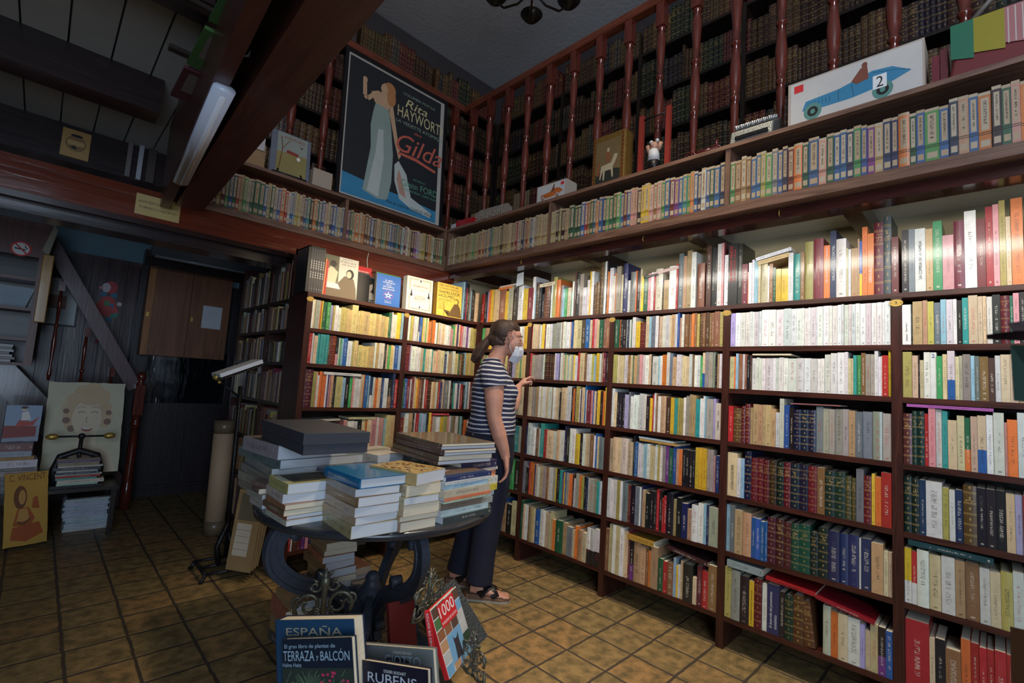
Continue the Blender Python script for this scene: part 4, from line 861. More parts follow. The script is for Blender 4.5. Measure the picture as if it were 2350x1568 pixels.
b_.tube([(-1.70, .33, .05), (-1.72, .33, .16), (-1.67, .33, .30)], .016, 8).tube([(-1.62, .33, .05), (-1.63, .33, .14), (-1.665, .33, .24)], .014, 8)
for x_ in (-1.80, -1.55):
    for y_ in (.20, .46): b_.tube([(x_, y_, .05), (x_*1.006, y_*1.02, .012), (x_*1.012, y_*1.04, .012)], .011, 8)
b_.build('base', BLACKM, t)
MB().tube([(-1.69, .33, 1.08), (-1.80, .33, 1.17)], .006, 8).build('arm', BLACKM, t)
MB().ball((-1.83, .33, 1.20), .02).ball((-1.81, .33, 1.17), .012).build('clamp', BRASS, t)
MB().prism([(-1.83, .22, 1.195), (-1.60, .22, 1.300), (-1.60, .44, 1.300), (-1.83, .44, 1.195)], (0.004, 0, -.008)).build('book_rest', OLDW, t)
o = tag(MB().prism([(-1.83, .23, 1.20), (-1.60, .23, 1.306), (-1.60, .43, 1.306), (-1.83, .43, 1.20)], (-.009, 0, .022)).build('large_album', PAGEW), 'thin white album resting on the slanting top of the iron lectern', 'album')
KR = pm('kraft_board', srgb(158, 128, 88), .6, .12, 8)
for i in range(4):
    x0 = -1.665 + i*.022; t = thing('mounted_print', (x0, .15, .06), ['old calendar print on board, front of the boards leaning at the lectern foot', 'second brown mounted board leaning at the lectern foot', 'third brown mounted board leaning at the lectern foot', 'rearmost tall mounted board leaning behind the lectern boards'][i], 'print', 'mounted boards leaning at the lectern foot')
    rr = Vector((.55, -.83, 0)); uu = Vector((.10 + .02*i, .10, 1)); h_ = .46 if i < 3 else .62
    slab((x0 - .03, .20 + i*.028, .062), rr, uu, .17, h_, .006).build('board', KR, t)
    if i in (0, 3):
        F = Face2D(Vector((x0 - .03, .20 + i*.028, .062)), rr, uu - rr*uu.dot(rr)/rr.length_squared, .17, h_)
        F.poly([(.08, .62), (.92, .62), (.92, .96), (.08, .96)], col('print_landscape', 110, 100, 80)); F.poly([(.12, .18), (.72, .18), (.72, .58), (.12, .58)], col('calendar_paper', 205, 192, 170))
        for k in range(4): F.line([(.14, .26+k*.08), (.70, .26+k*.08)], .0015, col('print_dark', 70, 44, 44))
        F.text('Calendario', .42, .60, .5, .03, col('rust', 170, 84, 34)) if i == 9 else None
        F.done('printed_picture', t)
# ---------------------------------------------------------------- round iron table with its piles
TC = Vector((-1.43, -1.04, 0)); TZ = .705
STONE = pm('dark_speckled_stone', srgb(46, 48, 54), .3, .35, 160, coat=.3)
IRON = pm('blue_black_cast_iron', srgb(64, 70, 82), .5, .12, 30, .3, 90, metal=.2)
t = thing('round_table', TC, 'round dark stone-topped table on a scrolled cast iron pedestal, piled with books', 'table')
MB().lathe(TC, [(.50, TZ-.034), (.518, TZ-.03), (.522, TZ-.012), (.515, TZ-.002), (.50, TZ)], 64).build('tabletop', STONE, t)
MB().lathe(TC, [(.03, .05), (.05, .08), (.06, .11), (.07, .15), (.062, .26), (.075, .285), (.068, .30), (.045, .315), (.036, .33), (.03, .345), (.034, .355), (.02, .375), (.004, .38)], 24).build('hub', IRON, t)
def band(pts, w_, t_, name, par, ball_at=()):
    """flat iron band following pts (a curve in a vertical plane), w_ deep edge-on, t_ thick sideways"""
    P = [Vector(p) for p in pts]; Q = []
    for i in range(len(P)-1):
        p0 = P[max(i-1, 0)]; p1 = P[i]; p2 = P[i+1]; p3 = P[min(i+2, len(P)-1)]
        for k in range(8):
            s = k/8; Q.append(.5*((2*p1) + (p2-p0)*s + (2*p0-5*p1+4*p2-p3)*s*s + (3*p1-p0-3*p2+p3)*s**3))
    Q.append(P[-1]); rad = P[-1]-P[0]; side = Vector((rad.y, -rad.x, 0)).normalized() if rad.xy.length > 1e-4 else Vector((1, 0, 0))
    mb = MB(); n = len(Q); vs = []; prof = [(-1, -1), (-.55, -1), (-.45, -.72), (.45, -.72), (.55, -1), (1, -1), (1, 1), (.55, 1), (.45, .72), (-.45, .72), (-.55, 1), (-1, 1)]
    for i, p in enumerate(Q):
        tg = (Q[min(i+1, n-1)] - Q[max(i-1, 0)]).normalized(); nn = tg.cross(side).normalized(); ww = w_[0] + (w_[1]-w_[0])*i/(n-1) if isinstance(w_, tuple) else w_
        for a, b in prof: vs.append(p + nn*(a*ww/2) + side*(b*t_/2))
    k = len(prof); fs = [(i*k+j, i*k+(j+1) % k, (i+1)*k+(j+1) % k, (i+1)*k+j) for i in range(n-1) for j in range(k)]
    fs += [tuple(reversed(range(k))), tuple((n-1)*k+j for j in range(k))]
    mb.add(vs, fs)
    for p, r_ in ball_at: mb.tube([Vector(p) - side*t_*.62, Vector(p) + side*t_*.62], r_, 16)
    return mb.build(name, IRON, par)
for ang in (184, 262, 40):
    c = Vector((math.cos(math.radians(ang)), math.sin(math.radians(ang)), 0)); P = lambda r_, z: TC + c*r_ + Vector((0, 0, z))
    band([P(.40, .672), P(.462, .60), P(.45, .50), P(.35, .41), P(.21, .36), P(.115, .28), P(.07, .19), P(.095, .12)], (.072, .06), .034, 'scroll_arm', t,
         [(P(.385, .615), .024), (P(.25, .42), .024), (P(.12, .19), .020)])
for ang in (236, 330, 110):
    c = Vector((math.cos(math.radians(ang)), math.sin(math.radians(ang)), 0)); P = lambda r_, z: TC + c*r_ + Vector((0, 0, z))
    band([P(.06, .27), P(.13, .25), P(.19, .19), P(.20, .11), P(.25, .05), P(.33, .03), P(.37, .045)], (.06, .045), .032, 'foot', t, [(P(.145, .185), .022), (P(.35, .075), .02)])
G = 'books piled on the round table'
pile(-1.93, -1.235, TZ, [(.19, .20, .020, (196, 190, 184), 'w', 'cream paperback'), (.19, .20, .016, (170, 90, 70), 'w', 'thin white paperback'), (.18, .20, .022, BRN, 'c', 'thin brown-edged book'), (.19, .19, .020, (150, 110, 90), 'c', 'brown-edged book'),
     (.19, .20, .034, (206, 194, 182), 'w', 'book with cream and salmon cover'), (.21, .19, .038, (186, 176, 120), 'w', 'thick white book with yellow-edged dark cover', .02)], G, 'of the left pile')
pile(-1.93, -.97, TZ, [(.12, .14, .035, (190, 184, 176), 'w', 'small white book'), (.12, .14, .022, (160, 150, 140), 'w', 'small ivory book', .12), (.12, .13, .022, BRN, 'c', 'small brown book', -.12), (.11, .12, .02, (120, 104, 88), 'c', 'small worn book', .2)], G, 'of the small pile at the left rim', wob=.006)
pile(-1.793, -1.505, TZ, [(.185, .265, .045, TAN, 'w', 'thick book with browned cover'), (.17, .25, .028, (176, 160, 130), 'w', 'tan paperback', .03), (.175, .25, .034, (170, 158, 140), 'w', 'tan paperback with round emblem', -.02), (.175, .25, .034, (140, 104, 62), 'w', 'golden-brown paperback', .02),
     (.175, .25, .028, (150, 142, 126), 'w', 'grey-tan paperback', -.03), (.20, .27, .036, (20, 104, 160), 'w', 'bright blue cloth hardback', .03, True)], G, 'of the pile under the blue book', wob=.004)
pile(-1.62, -1.53, TZ, [(.16, .24, .036, (160, 132, 92), 'c', 'small tan book'), (.17, .24, .020, (176, 146, 104), 'c', 'thin tan book'), (.165, .24, .042, TAN, 'c', 'thick cream-edged book'), (.16, .24, .028, (170, 150, 120), 'w', 'pale book'),
     (.165, .24, .042, (186, 166, 140), 'c', 'thick beige-edged book'), (.175, .24, .046, (186, 160, 108), 'w', 'thick book with patterned golden cover', .28)], G, 'of the pile right of the blue book', wob=.005)
pile(-1.44, -1.515, TZ, [(.285, .19, .026, (66, 70, 78), 'w', 'dark grey paperback', .10), (.27, .19, .026, (206, 218, 226), 'w', 'white paperback', .08), (.22, .18, .028, (128, 112, 100), 'c', 'worn brown-edged book', .03), (.26, .18, .008, (190, 206, 196), 'w', 'thin pale green book', .09),
     (.27, .19, .013, (226, 140, 104), 'w', 'thin salmon book', .09), (.27, .19, .030, (196, 186, 164), 'c', 'cream paperback with lettered spine', .10), (.25, .19, .020, (170, 204, 232), 'w', 'pale blue paperback', .08), (.27, .19, .012, (214, 222, 226), 'w', 'thin white book', .1),
     (.27, .21, .018, (38, 62, 112), 'w', 'glossy navy book with photographic cover', .10)], G, 'of the front right pile', 's', wob=.006)
pile(-1.245, -1.36, TZ, [(.24, .18, .030, (170, 166, 160), 'w', 'pale paperback'), (.25, .18, .024, (214, 220, 226), 'w', 'white paperback', .14), (.26, .18, .030, (222, 196, 62), 'w', 'yellow paperback', .14), (.26, .18, .036, (214, 222, 210), 'w', 'white and green paperback', .14),
     (.25, .18, .030, (222, 150, 112), 'w', 'salmon paperback', .12), (.26, .18, .014, (226, 220, 206), 'w', 'thin ivory book', .14), (.25, .18, .034, (44, 54, 84), 'c', 'navy-topped cream book', .12)], G, 'of the back right pile', 's', wob=.006)
pile(-1.87, -.90, TZ, [(.33, .42, .036, (150, 146, 140), 'w', 'grey paper portfolio'), (.36, .42, .036, (160, 156, 150), 'w', 'loose grey folder'), (.37, .42, .036, (146, 142, 138), 'w', 'pale folder'), (.37, .43, .036, (150, 150, 150), 'w', 'pale grey folder'),
     (.42, .46, .038, (112, 124, 134), 'w', 'blue-grey tied portfolio', .08), (.33, .36, .062, (176, 164, 156), 'w', 'white sketch pad with photographic cover', .1)], 'portfolios under the grey box', 'of the portfolio pile', wob=.01, nm='portfolio', cat='portfolio')
pile(-1.70, -1.16, TZ, [(.26, .18, .045, BRN, 'c', 'hidden brown book'), (.27, .18, .04, TAN, 'c', 'hidden tan book'), (.27, .18, .035, (150, 140, 130), 'w', 'hidden grey book'), (.31, .20, .036, (62, 62, 92), 'w', 'large navy book with gilt lettering', .14, True)], G, 'of the pile behind the blue book', wob=.004)
pile(-1.46, -.98, TZ, [(.24, .24, .05, BRN, 'c', 'brown book'), (.24, .24, .05, TAN, 'c', 'tan book'), (.24, .24, .045, (150, 140, 130), 'w', 'grey book'), (.22, .26, .046, (216, 206, 190), 'w', 'thick white pad with cream printed cover', .18)], G, 'of the pile behind the navy book', wob=.004)
z, _ = pile(-1.355, -1.41, TZ + .205, [(.29, .42, t_, (104, 84, 66), 'c' if k % 2 else 'w', 'brown card portfolio', -.05 + q.uniform(-.04, .04)) for k, t_ in enumerate((.016, .022, .014, .012, .014, .012))], 'brown portfolios on the right of the table', 'of the brown portfolio pile', wob=.012, nm='portfolio', cat='portfolio')
pile(-1.28, -1.18, TZ, [(.24, .20, .05, BRN, 'c', 'brown book', .1), (.24, .20, .05, (90, 80, 70), 'c', 'dark book', .1), (.24, .20, .05, TAN, 'c', 'tan book', .1), (.24, .20, .048, (70, 66, 60), 'c', 'dark grey book', .1)], G, 'under the brown portfolios', wob=.002)
GB = pm('grey_box_board', srgb(62, 63, 72), .6, .06, 30, .1, 200)
mt = Matrix.Translation((-1.735, -.95, 0)) @ Matrix.Rotation(-.04, 4, 'Z')
t = thing('storage_box', (-1.735, -.95, .952), 'large flat slate-grey lidded box on top of the portfolios', 'box')
MB().box((-.130, -.27, .952), (.130, .27, 1.030), 0, mt).build('box_base', GB, t)
MB().box((-.135, -.275, .990), (.135, .275, 1.036), 0, mt).build('lid', GB, t, bevel=.002)
# printed covers on the topmost books
def top_print(part_label, fn, names=('book', 'portfolio')):
    for o in list(COL.objects):
        if o.get('label', '').startswith(part_label):
            cs = [Vector(c) for c in o.bound_box]; x0, x1 = min(c.x for c in cs), max(c.x for c in cs); y0, y1 = min(c.y for c in cs), max(c.y for c in cs); z1 = max(c.z for c in cs)
            F = Face2D((x0, y0, z1 + .0003), (1, 0, 0), (0, 1, 0), x1-x0, y1-y0); fn(F)
            n0 = set(COL.objects); F.done('cover_print', o)
            for c in set(COL.objects) - n0: c.matrix_parent_inverse = Matrix()
            return
    print('NO TOP', part_label)
def t_gold(F):
    q = random.Random(6); cs = [col('marble%d' % k, *c) for k, c in enumerate(((150, 110, 70), (206, 176, 120), (170, 150, 130), (120, 84, 60), (196, 150, 90)))]
    for k in range(60):
        x_, y_ = q.uniform(.06, .9), q.uniform(.06, .9); F.ell(x_, y_, q.uniform(.02, .06), q.uniform(.015, .05), cs[k % 5], n=7)
top_print('thick book with patterned golden cover', t_gold)
def t_navy(F):
    F.poly([(.04, .05), (.96, .05), (.96, .95), (.04, .95)], col('photo_brown', 96, 76, 66)); F.poly([(.1, .3), (.5, .55), (.9, .5), (.9, .8), (.3, .9)], col('photo_rose', 150, 126, 120)); F.poly([(.3, .5), (.8, .7), (.7, .8), (.2, .6)], col('photo_pale', 176, 168, 170)); F.poly([(.04, .05), (.96, .05), (.96, .16), (.04, .16)], col('photo_navy', 30, 50, 96))
top_print('glossy navy book with photographic cover', t_navy)
def t_salmon(F): F.poly([(.35, .05), (.97, .05), (.97, .95), (.35, .95)], col('salmon_panel', 196, 116, 92)); F.poly([(.4, .3), (.6, .3), (.6, .8), (.4, .8)], col('salmon_light', 214, 170, 140)); F.ell(.12, .2, .05, .04, col('sepia', 112, 66, 30))
top_print('book with cream and salmon cover', t_salmon)
def t_yel(F): F.poly([(.14, .12), (.97, .12), (.97, .9), (.14, .9)], col('photo_dark_olive', 66, 60, 50)); F.poly([(.3, .2), (.8, .25), (.85, .7), (.4, .8)], col('photo_mid_olive', 104, 94, 74))
top_print('thick white book with yellow-edged dark cover', t_yel)
def t_gilt(F):
    g_ = col('gilt_dull', 190, 176, 146)
    for k, w_ in enumerate((.34, .30, .24)): F.line([(.68-w_/2, .72-.14*k), (.68+w_/2, .72-.14*k)], .006, g_)
    F.ell(.14, .3, .04, .05, g_)
top_print('large navy book with gilt lettering', t_gilt)
def t_pad(F): [F.line([(.2+.1*k, .45), (.2+.1*k, .68)], .008, col('pad_lettering', 130, 116, 96)) for k in range(7)]; F.line([(.1, .35), (.9, .35)], .002, col('pad_lettering', 130, 116, 96))
top_print('thick white pad with cream printed cover', t_pad)
def t_sk(F): F.poly([(.03, .03), (.97, .03), (.97, .97), (.03, .97)], col('sketch_brown', 120, 104, 96)); F.poly([(.1, .1), (.8, .2), (.6, .6), (.2, .7)], col('sketch_dark', 84, 74, 70))
top_print('white sketch pad with photographic cover', t_sk)
# piles on the floor under the table
q = random.Random(12)
def ups(n, a, b): return [(q.uniform(.15, .17), q.uniform(.21, .23), q.uniform(a, b), q.choice([(176, 150, 110), (150, 120, 84), (190, 176, 150), (200, 120, 100), (90, 80, 76)]), q.choice('wwc'), q.choice(['cream-edged', 'tan-covered', 'worn', 'brownish']) + ' book', q.uniform(-.12, .12)) for _ in range(n)]
pile(-1.55, -.80, 0, ups(13, .028, .042), 'books piled under the table', 'of the tall pile under the table', wob=.015)
pile(-1.35, -.62, 0, ups(7, .026, .04), 'books piled under the table', 'of the lower pile under the table', wob=.015)
pile(-1.72, -.86, 0, ups(7, .026, .04), 'books piled under the table', 'of the pile behind the scroll ornament', wob=.015)
# ---------------------------------------------------------------- ornate rack of art books in front
def pd(u, v, d): return CAM + ray(u, v)*d
OR = pm('antique_bronze', srgb(112, 108, 92), .38, .25, 40, .2, 60, metal=.55)
def spiral(mb, c, a, b, R0_, turns, dirn, r_, phase=0):
    pts = []; n = int(22*turns)
    for i in range(n+1):
        s = i/n; th = phase + dirn*2*math.pi*turns*s; R_ = R0_*(1-.8*s); pts.append(c + a*(R_*math.cos(th)) + b*(R_*math.sin(th)))
    mb.tube(pts, [r_*(1-.5*i/n) for i in range(n+1)], 6)
def scrollwork(o, a, b, s, name, par):
    """rococo cast ornament: o centre, a/b its plane, s half height"""
    mb = MB(); o = Vector(o); a = Vector(a).normalized(); b = Vector(b).normalized()
    for sx in (-1, 1):
        spiral(mb, o + a*sx*s*.45 + b*s*.05, a*sx, b, s*.42, 1.3, 1, s*.075, -.6)
        spiral(mb, o + a*sx*s*.55 - b*s*.62, a*sx, b, s*.34, 1.2, -1, s*.07, .4)
        mb.tube([o + a*sx*s*.85 - b*s*.3, o + a*sx*s*.95 - b*s*.9, o + a*sx*s*.5 - b*s*1.02, o - b*s*.9], [s*.05, s*.09, s*.07, s*.05], 6)
        for k in range(5):
            th = k*.5; p = o + a*sx*s*(.1+.12*k) + b*s*(.95-.22*k); mb.tube([p, p + a*sx*s*.14 + b*s*.12], [s*.07, s*.015], 6)
    for sx in (-1, 1):
        spiral(mb, o + a*sx*s*.22 - b*s*.25, a*sx, b, s*.22, 1.2, 1, s*.055, 1.2); spiral(mb, o + a*sx*s*.80 + b*s*.15, a*sx, b, s*.20, 1.1, -1, s*.05, 2.0); spiral(mb, o + a*sx*s*.28 + b*s*.62, a*sx, b, s*.20, 1.1, 1, s*.05, 2.6)
        for k in range(6): mb.ball(o + a*sx*s*(.08+.07*(k % 3)) - b*s*(.5+.11*(k//3)), s*.05, n=7, m=5)
    for k, r_ in enumerate((.09, .11, .09, .07)): mb.ball(o - b*s*(.35+.2*k) + a*s*.05*(-1)**k, s*r_, n=8, m=6)
    mb.tube([o - b*s*.9, o + b*s*.4, o + b*s*.8, o + b*s*1.15], [s*.07, s*.10, s*.12, s*.02], 6)
    mb.ball(o + b*s*.75, (s*.16, s*.16, s*.2), n=8, m=6)
    return mb.build(name, OR, par)
RK = thing('book_rack', pd(800, 1560, 1.65), 'ornate bronze scrollwork rack holding large art books in front of the table', 'rack')
vr = r0*.98 + r2*.2; vu = Vector((0, 0, 1))
scrollwork(pd(742, 1392, 1.72), vr, vu, .115, 'scroll_panel', RK)
scrollwork(pd(985, 1362, 1.62), r0*.6+r2*.8, vu + r2*.1, .07, 'scroll_panel', RK)
scrollwork(pd(1088, 1505, 1.52), r0*.5-r2*.6, vu, .065, 'scroll_panel', RK)
pb = [pd(620, 1640, 1.62), pd(1080, 1600, 1.62), pd(1000, 1560, 1.92), pd(690, 1560, 1.92)]
zb = .155
MB().prism([Vector((p.x, p.y, zb)) for p in pb], (0, 0, .012)).build('tray', OR, RK)
for p in pb: MB().tube([(p.x, p.y, zb), (p.x*1.01, p.y, .08), (p.x, p.y, 0)], [.014, .010, .016], 8).build('leg', OR, RK)
def cover(nm, tl, tr, bl, t_, matb, matc, lab, fn, spine=None, page=PAGES):
    """book standing face-out; corners are real points in the room"""
    r = (tr-tl); u = (tl-bl); w_ = r.length; r = r/w_; u = (u - r*u.dot(r)); h_ = u.length; u = u/h_; o = tl - u*h_
    root = slab(o, r, u, w_, h_, .003).build(nm, matc); tag(root, lab, 'book', 'art books in the rack'); n = r.cross(u)
    slab(o + r*.002 + u*.003 - n*.0032, r, u, w_-.006, h_-.006, t_-.006).build('pages', page, root)
    slab(o - n*(t_-.003), r, u, w_, h_, .003).build('back_cover', matb, root)
    slab(o - r*.003, r, u, .003, h_, t_).build('spine', matb, root)
    F = Face2D(o, r, u, w_, h_); fn(F); F.done('cover_print', root); return root
def f_esp(F):
    g = col('gilt_dull', 190, 176, 146); F.text('ESPAÑA', .50, .905, .72, .085, g)
cover('art_book', pd(633, 1424, 1.47), pd(811, 1421, 1.36), pd(603, 1690, 1.42), .045, col('navy_cloth', 22, 34, 62), col('blue_cloth', 34, 74, 108), 'large blue hardback with gilt ESPAÑA lettering, behind the plant book', f_esp)
def f_ter(F):
    F.poly([(0, 0), (1, 0), (1, .71), (0, .71)], col('foliage_dark', 52, 66, 58)); gr = col('leaf_grey', 96, 118, 92); pk = col('oleander', 206, 66, 104); w_ = col('cover_text', 176, 204, 226)
    q = random.Random(2)
    for k in range(26):
        a = math.pi*(.05+.9*k/26); F.line([(.38, .50), (.38+.30*math.cos(a)*q.uniform(.7, 1), .50+.19*math.sin(a)*q.uniform(.7, 1))], .0025, gr)
    for k in range(26): x_, y_ = q.uniform(.5, .95), q.uniform(.35, .69); F.ell(x_, y_, .022, .016, pk, n=7)
    for k in range(30): x_, y_ = q.uniform(.02, .92), q.uniform(.3, .64); F.line([(x_, y_), (x_+.05, y_+.06)], .003, gr)
    F.text('El gran libro de plantas de', .42, .925, .74, .05, w_); F.text('TERRAZA', .26, .835, .46, .10, w_); F.text('y', .535, .81, .035, .05, w_); F.text('BALCÓN', .78, .845, .40, .115, w_); F.text('Halina Heitz', .16, .745, .28, .04, w_)
cover('art_book', pd(648, 1468, 1.40), pd(806, 1463, 1.30), pd(622, 1700, 1.35), .02, col('teal_night', 26, 50, 66), col('cover_night', 24, 38, 56), 'plant book TERRAZA y BALCÓN with pink flowers on its cover, at the front left', f_ter)
def f_gio(F):
    F.ell(.5, .38, .48, .52, col('painted_cloth', 62, 54, 58), n=30); F.text('CESARE BRANDI', .58, .945, .26, .03, WHITEI); F.text('GIOTTO', .58, .865, .50, .10, col('cover_text', 176, 204, 226))
cover('art_book', pd(832, 1479, 1.48), pd(993, 1492, 1.36), pd(806, 1700, 1.44), .02, col('grey_cover', 130, 134, 132), col('grey_cover', 130, 134, 132), 'grey art book lettered GIOTTO, standing behind the RUBENS book', f_gio)
def f_rub(F):
    F.ell(.75, .3, .22, .46, col('painted_skin_warm', 140, 92, 74), n=30); F.ell(.86, .5, .10, .34, col('painted_veil', 150, 146, 150), n=24); F.text('DIDIER BODART', .60, .925, .28, .03, WHITEI); F.text('RUBENS', .56, .845, .62, .10, col('cover_text_w', 206, 214, 224)); F.text('Catálogo completo', .52, .725, .4, .03, WHITEI)
cover('art_book', pd(803, 1511, 1.38), pd(981, 1539, 1.26), pd(775, 1730, 1.34), .02, col('night_blue', 22, 24, 44), col('night_blue', 22, 24, 44), 'dark blue art book lettered RUBENS, front of the two painter books', f_rub)
def f_cat(F):
    cols = [col('c1', 52, 78, 60), col('c2', 196, 150, 110), col('c3', 96, 70, 58), col('c4', 120, 170, 206), col('c5', 190, 190, 186), col('c6', 60, 56, 62), col('c7', 150, 96, 64), col('c8', 80, 120, 70)]
    q = random.Random(4)
    for i in range(4):
        for j in range(6):
            F.poly([(i/4+.01, j/6+.008), ((i+1)/4-.01, j/6+.008), ((i+1)/4-.01, (j+1)/6-.008), (i/4+.01, (j+1)/6-.008)], q.choice(cols))
    F.poly([(.2, .64), (.8, .64), (.8, .98), (.2, .98)], REDI); F.text('1000', .5, .86, .54, .17, WHITEI); F.text('IMÁGENES DE GATOS', .5, .70, .54, .05, WHITEI); F.poly([(.25, .1), (.75, .1), (.75, .5), (.25, .5)], col('c4', 120, 170, 206))
    F.poly([(.4, .1), (.62, .1), (.6, .32), (.62, .44), (.55, .38), (.47, .38), (.42, .44), (.43, .3)], col('c6', 60, 56, 62))
gt = cover('art_book', pd(987, 1402, 1.50), pd(1046, 1346, 1.66), pd(1012, 1585, 1.42), .016, REDI, WHITEI, 'white and red cat book lettered 1000, tilted at the right of the rack', f_cat)
F_ = Face2D((0, 0, 0), (1, 0, 0), (0, 1, 0), 1, 1)
tl, bl = pd(982, 1404, 1.495), pd(1007, 1590, 1.415); sp_ = MB(); uu = (tl-bl).normalized(); rr = (r0*.9 + Vector((0, 0, -.0)) + r2*(-.2)).normalized(); rr = (rr - uu*rr.dot(uu)).normalized()
sp_.prism([tl - rr*.012, tl + rr*.004, bl + rr*.004, bl - rr*.012], r2*.012).build('red_spine', REDI, gt)
m_ = MB(); letter_into(m_, '1000 IMÁGENES DE GATOS', (tl*.62 + bl*.38) - rr*.004 - r2*.001, uu, -rr, .155, .009); m_.build('spine_lettering', WHITEI, gt)
BKL = pm('black_leatherette', srgb(44, 48, 50), .5, .15, 60, .4, 150)
def f_none(F): pass
cover('art_book', pd(960, 1388, 1.74), pd(1042, 1328, 1.86), pd(1010, 1560, 1.62), .04, BKL, BKL, 'big black leather-covered volume leaning behind the cat book', f_none)
cover('art_book', pd(893, 1385, 1.90), pd(950, 1372, 1.96), pd(930, 1540, 1.84), .03, col('dull_red', 130, 34, 30), col('dull_red', 130, 34, 30), 'dark red book standing under the table behind the rack', f_none)
# ---------------------------------------------------------------- books standing face-out on top of the back case
def facing(x0, x1, z1, y, lab, m_back, m_front, fn, t_=.022, lean=.04, nm='display_book'):
    o = Vector((x0, y, 1.777)); u = Vector((0, lean, 1)); r = Vector((1, 0, 0)); w_ = x1-x0; h_ = z1-1.777
    root = slab(o, r, u, w_, h_, .002).build(nm, m_front); tag(root, lab, 'book', 'books shown face-out on the back bookcase')
    n = Vector((0, -1, lean)).normalized()
    slab(o - n*.002, r, u, w_-.002, h_-.003, t_-.004).build('pages', PAGES, root); slab(o - n*(t_-.002), r, u, w_, h_, .002).build('back_cover', m_back, root); slab(o - r*.002, r, u, .002, h_, t_).build('spine', m_back, root)
    F = Face2D(o, r, u, w_, h_); fn(F); F.done('cover_print', root); return root
def f_paz(F):
    F.poly([(.42, 0), (1, 0), (1, 1), (.42, 1)], col('cover_ivory', 226, 220, 204)); F.poly([(0, .40), (.42, .40), (.42, 1), (0, 1)], col('cover_olive', 110, 108, 84)); F.poly([(.02, .34), (.34, .34), (.40, .62), (.2, .75), (.05, .6)], col('drape_cream', 226, 214, 180))
    F.ell(.25, .8, .10, .08, col('print_dark2', 60, 52, 46)); F.poly([(0, 0), (1, 0), (.96, .30), (.88, .52), (.60, .56), (.45, .40), (.3, .28), (0, .22)], col('dress_taupe', 120, 104, 84)); F.poly([(.0, .22), (.5, .22), (.42, .34), (.02, .36)], WHITEI)
    F.ell(.76, .62, .12, .12, col('veil_black', 50, 44, 44)); F.ell(.73, .61, .075, .085, col('print_skin', 224, 206, 180)); F.text('El libro de la', .70, .90, .46, .05, col('script_grey', 120, 120, 110), slant=.3); F.text('paz interior', .72, .83, .42, .055, col('script_grey', 120, 120, 110), slant=.3); F.text('ISABEL GUERRA', .66, .96, .3, .02, col('script_grey', 120, 120, 110))
facing(-1.34, -1.10, 2.065, .06, 'white and grey book showing a seated woman in a dark veil, on the back bookcase', col('cover_grey', 130, 126, 116), col('cover_grey', 130, 126, 116), f_paz)
def f_hor(F): F.text('HOROSCOPO', .5, .86, .7, .06, WHITEI); F.text('PERPETUO', .5, .76, .6, .06, WHITEI); 
facing(-1.085, -.94, 2.06, .17, 'red book lettered HOROSCOPO PERPETUO, standing behind the portrait cover', REDI, REDI, f_hor)
def f_she(F):
    F.ell(.5, .66, .2, .2, col('print_skin', 224, 206, 180)); F.ell(.44, .80, .24, .10, col('print_dark2', 60, 52, 46)); F.poly([(.2, .3), (.35, .46), (.65, .46), (.85, .32), (.8, .2), (.25, .2)], col('print_skin', 224, 206, 180)); F.text('Mary', .45, .26, .7, .10, WHITEI); F.text('Shelley', .5, .14, .85, .11, WHITEI)
facing(-1.10, -.985, 2.00, .10, 'narrow black and grey book half hidden behind the portrait cover', col('cover_black', 46, 44, 46), col('cover_black', 46, 44, 46), f_none)
facing(-1.045, -.90, 1.99, .13, 'black book with a pale woman portrait lettered Mary Shelley', col('cover_black', 46, 44, 46), col('cover_black', 46, 44, 46), f_she)
def f_bru(F):
    pu = col('magenta_line', 176, 60, 150); lb = col('border_blue', 60, 110, 190)
    for a in ((.1, .1, .9, .1), (.9, .1, .9, .94), (.9, .94, .1, .94), (.1, .94, .1, .1)): F.line([a[:2], a[2:]], .0012, lb)
    for k, (tx, y_, w_) in enumerate((('EL LIBRO', .82, .3), ('COMPLETO', .75, .5), ('DE LA', .68, .2), ('BRUJERIA', .61, .45), ('DE BUCKLAND', .54, .5))): F.text(tx, .5, y_, w_, .045, WHITEI)
    F.line([(.5+.19*math.cos(i*math.pi/12), .34+.125*math.sin(i*math.pi/12)) for i in range(25)], .003, pu)
    F.line([(.5+.16*math.cos(math.pi/2+i*math.pi*.8), .34+.105*math.sin(math.pi/2+i*math.pi*.8)) for i in range(6)], .003, WHITEI); F.text('Raymond', .5, .15, .26, .03, WHITEI); F.text('Buckland', .5, .105, .26, .03, WHITEI)
facing(-.985, -.79, 2.00, .0, 'blue book about witchcraft with a white star in a purple ring, on the back bookcase', col('cover_grey', 130, 126, 116), col('cover_blue', 20, 96, 184), f_bru, t_=.028)
def f_grn(F): F.text('NN', .7, .5, .4, .1, col('green_ink', 60, 150, 90)); F.poly([(0, .8), (1, .8), (1, 1), (0, 1)], col('cover_green', 56, 140, 84))
facing(-.93, -.725, 2.035, .12, 'black and green book standing behind the blue star book', col('cover_ngreen', 24, 48, 40), col('cover_ngreen', 24, 48, 40), f_grn)
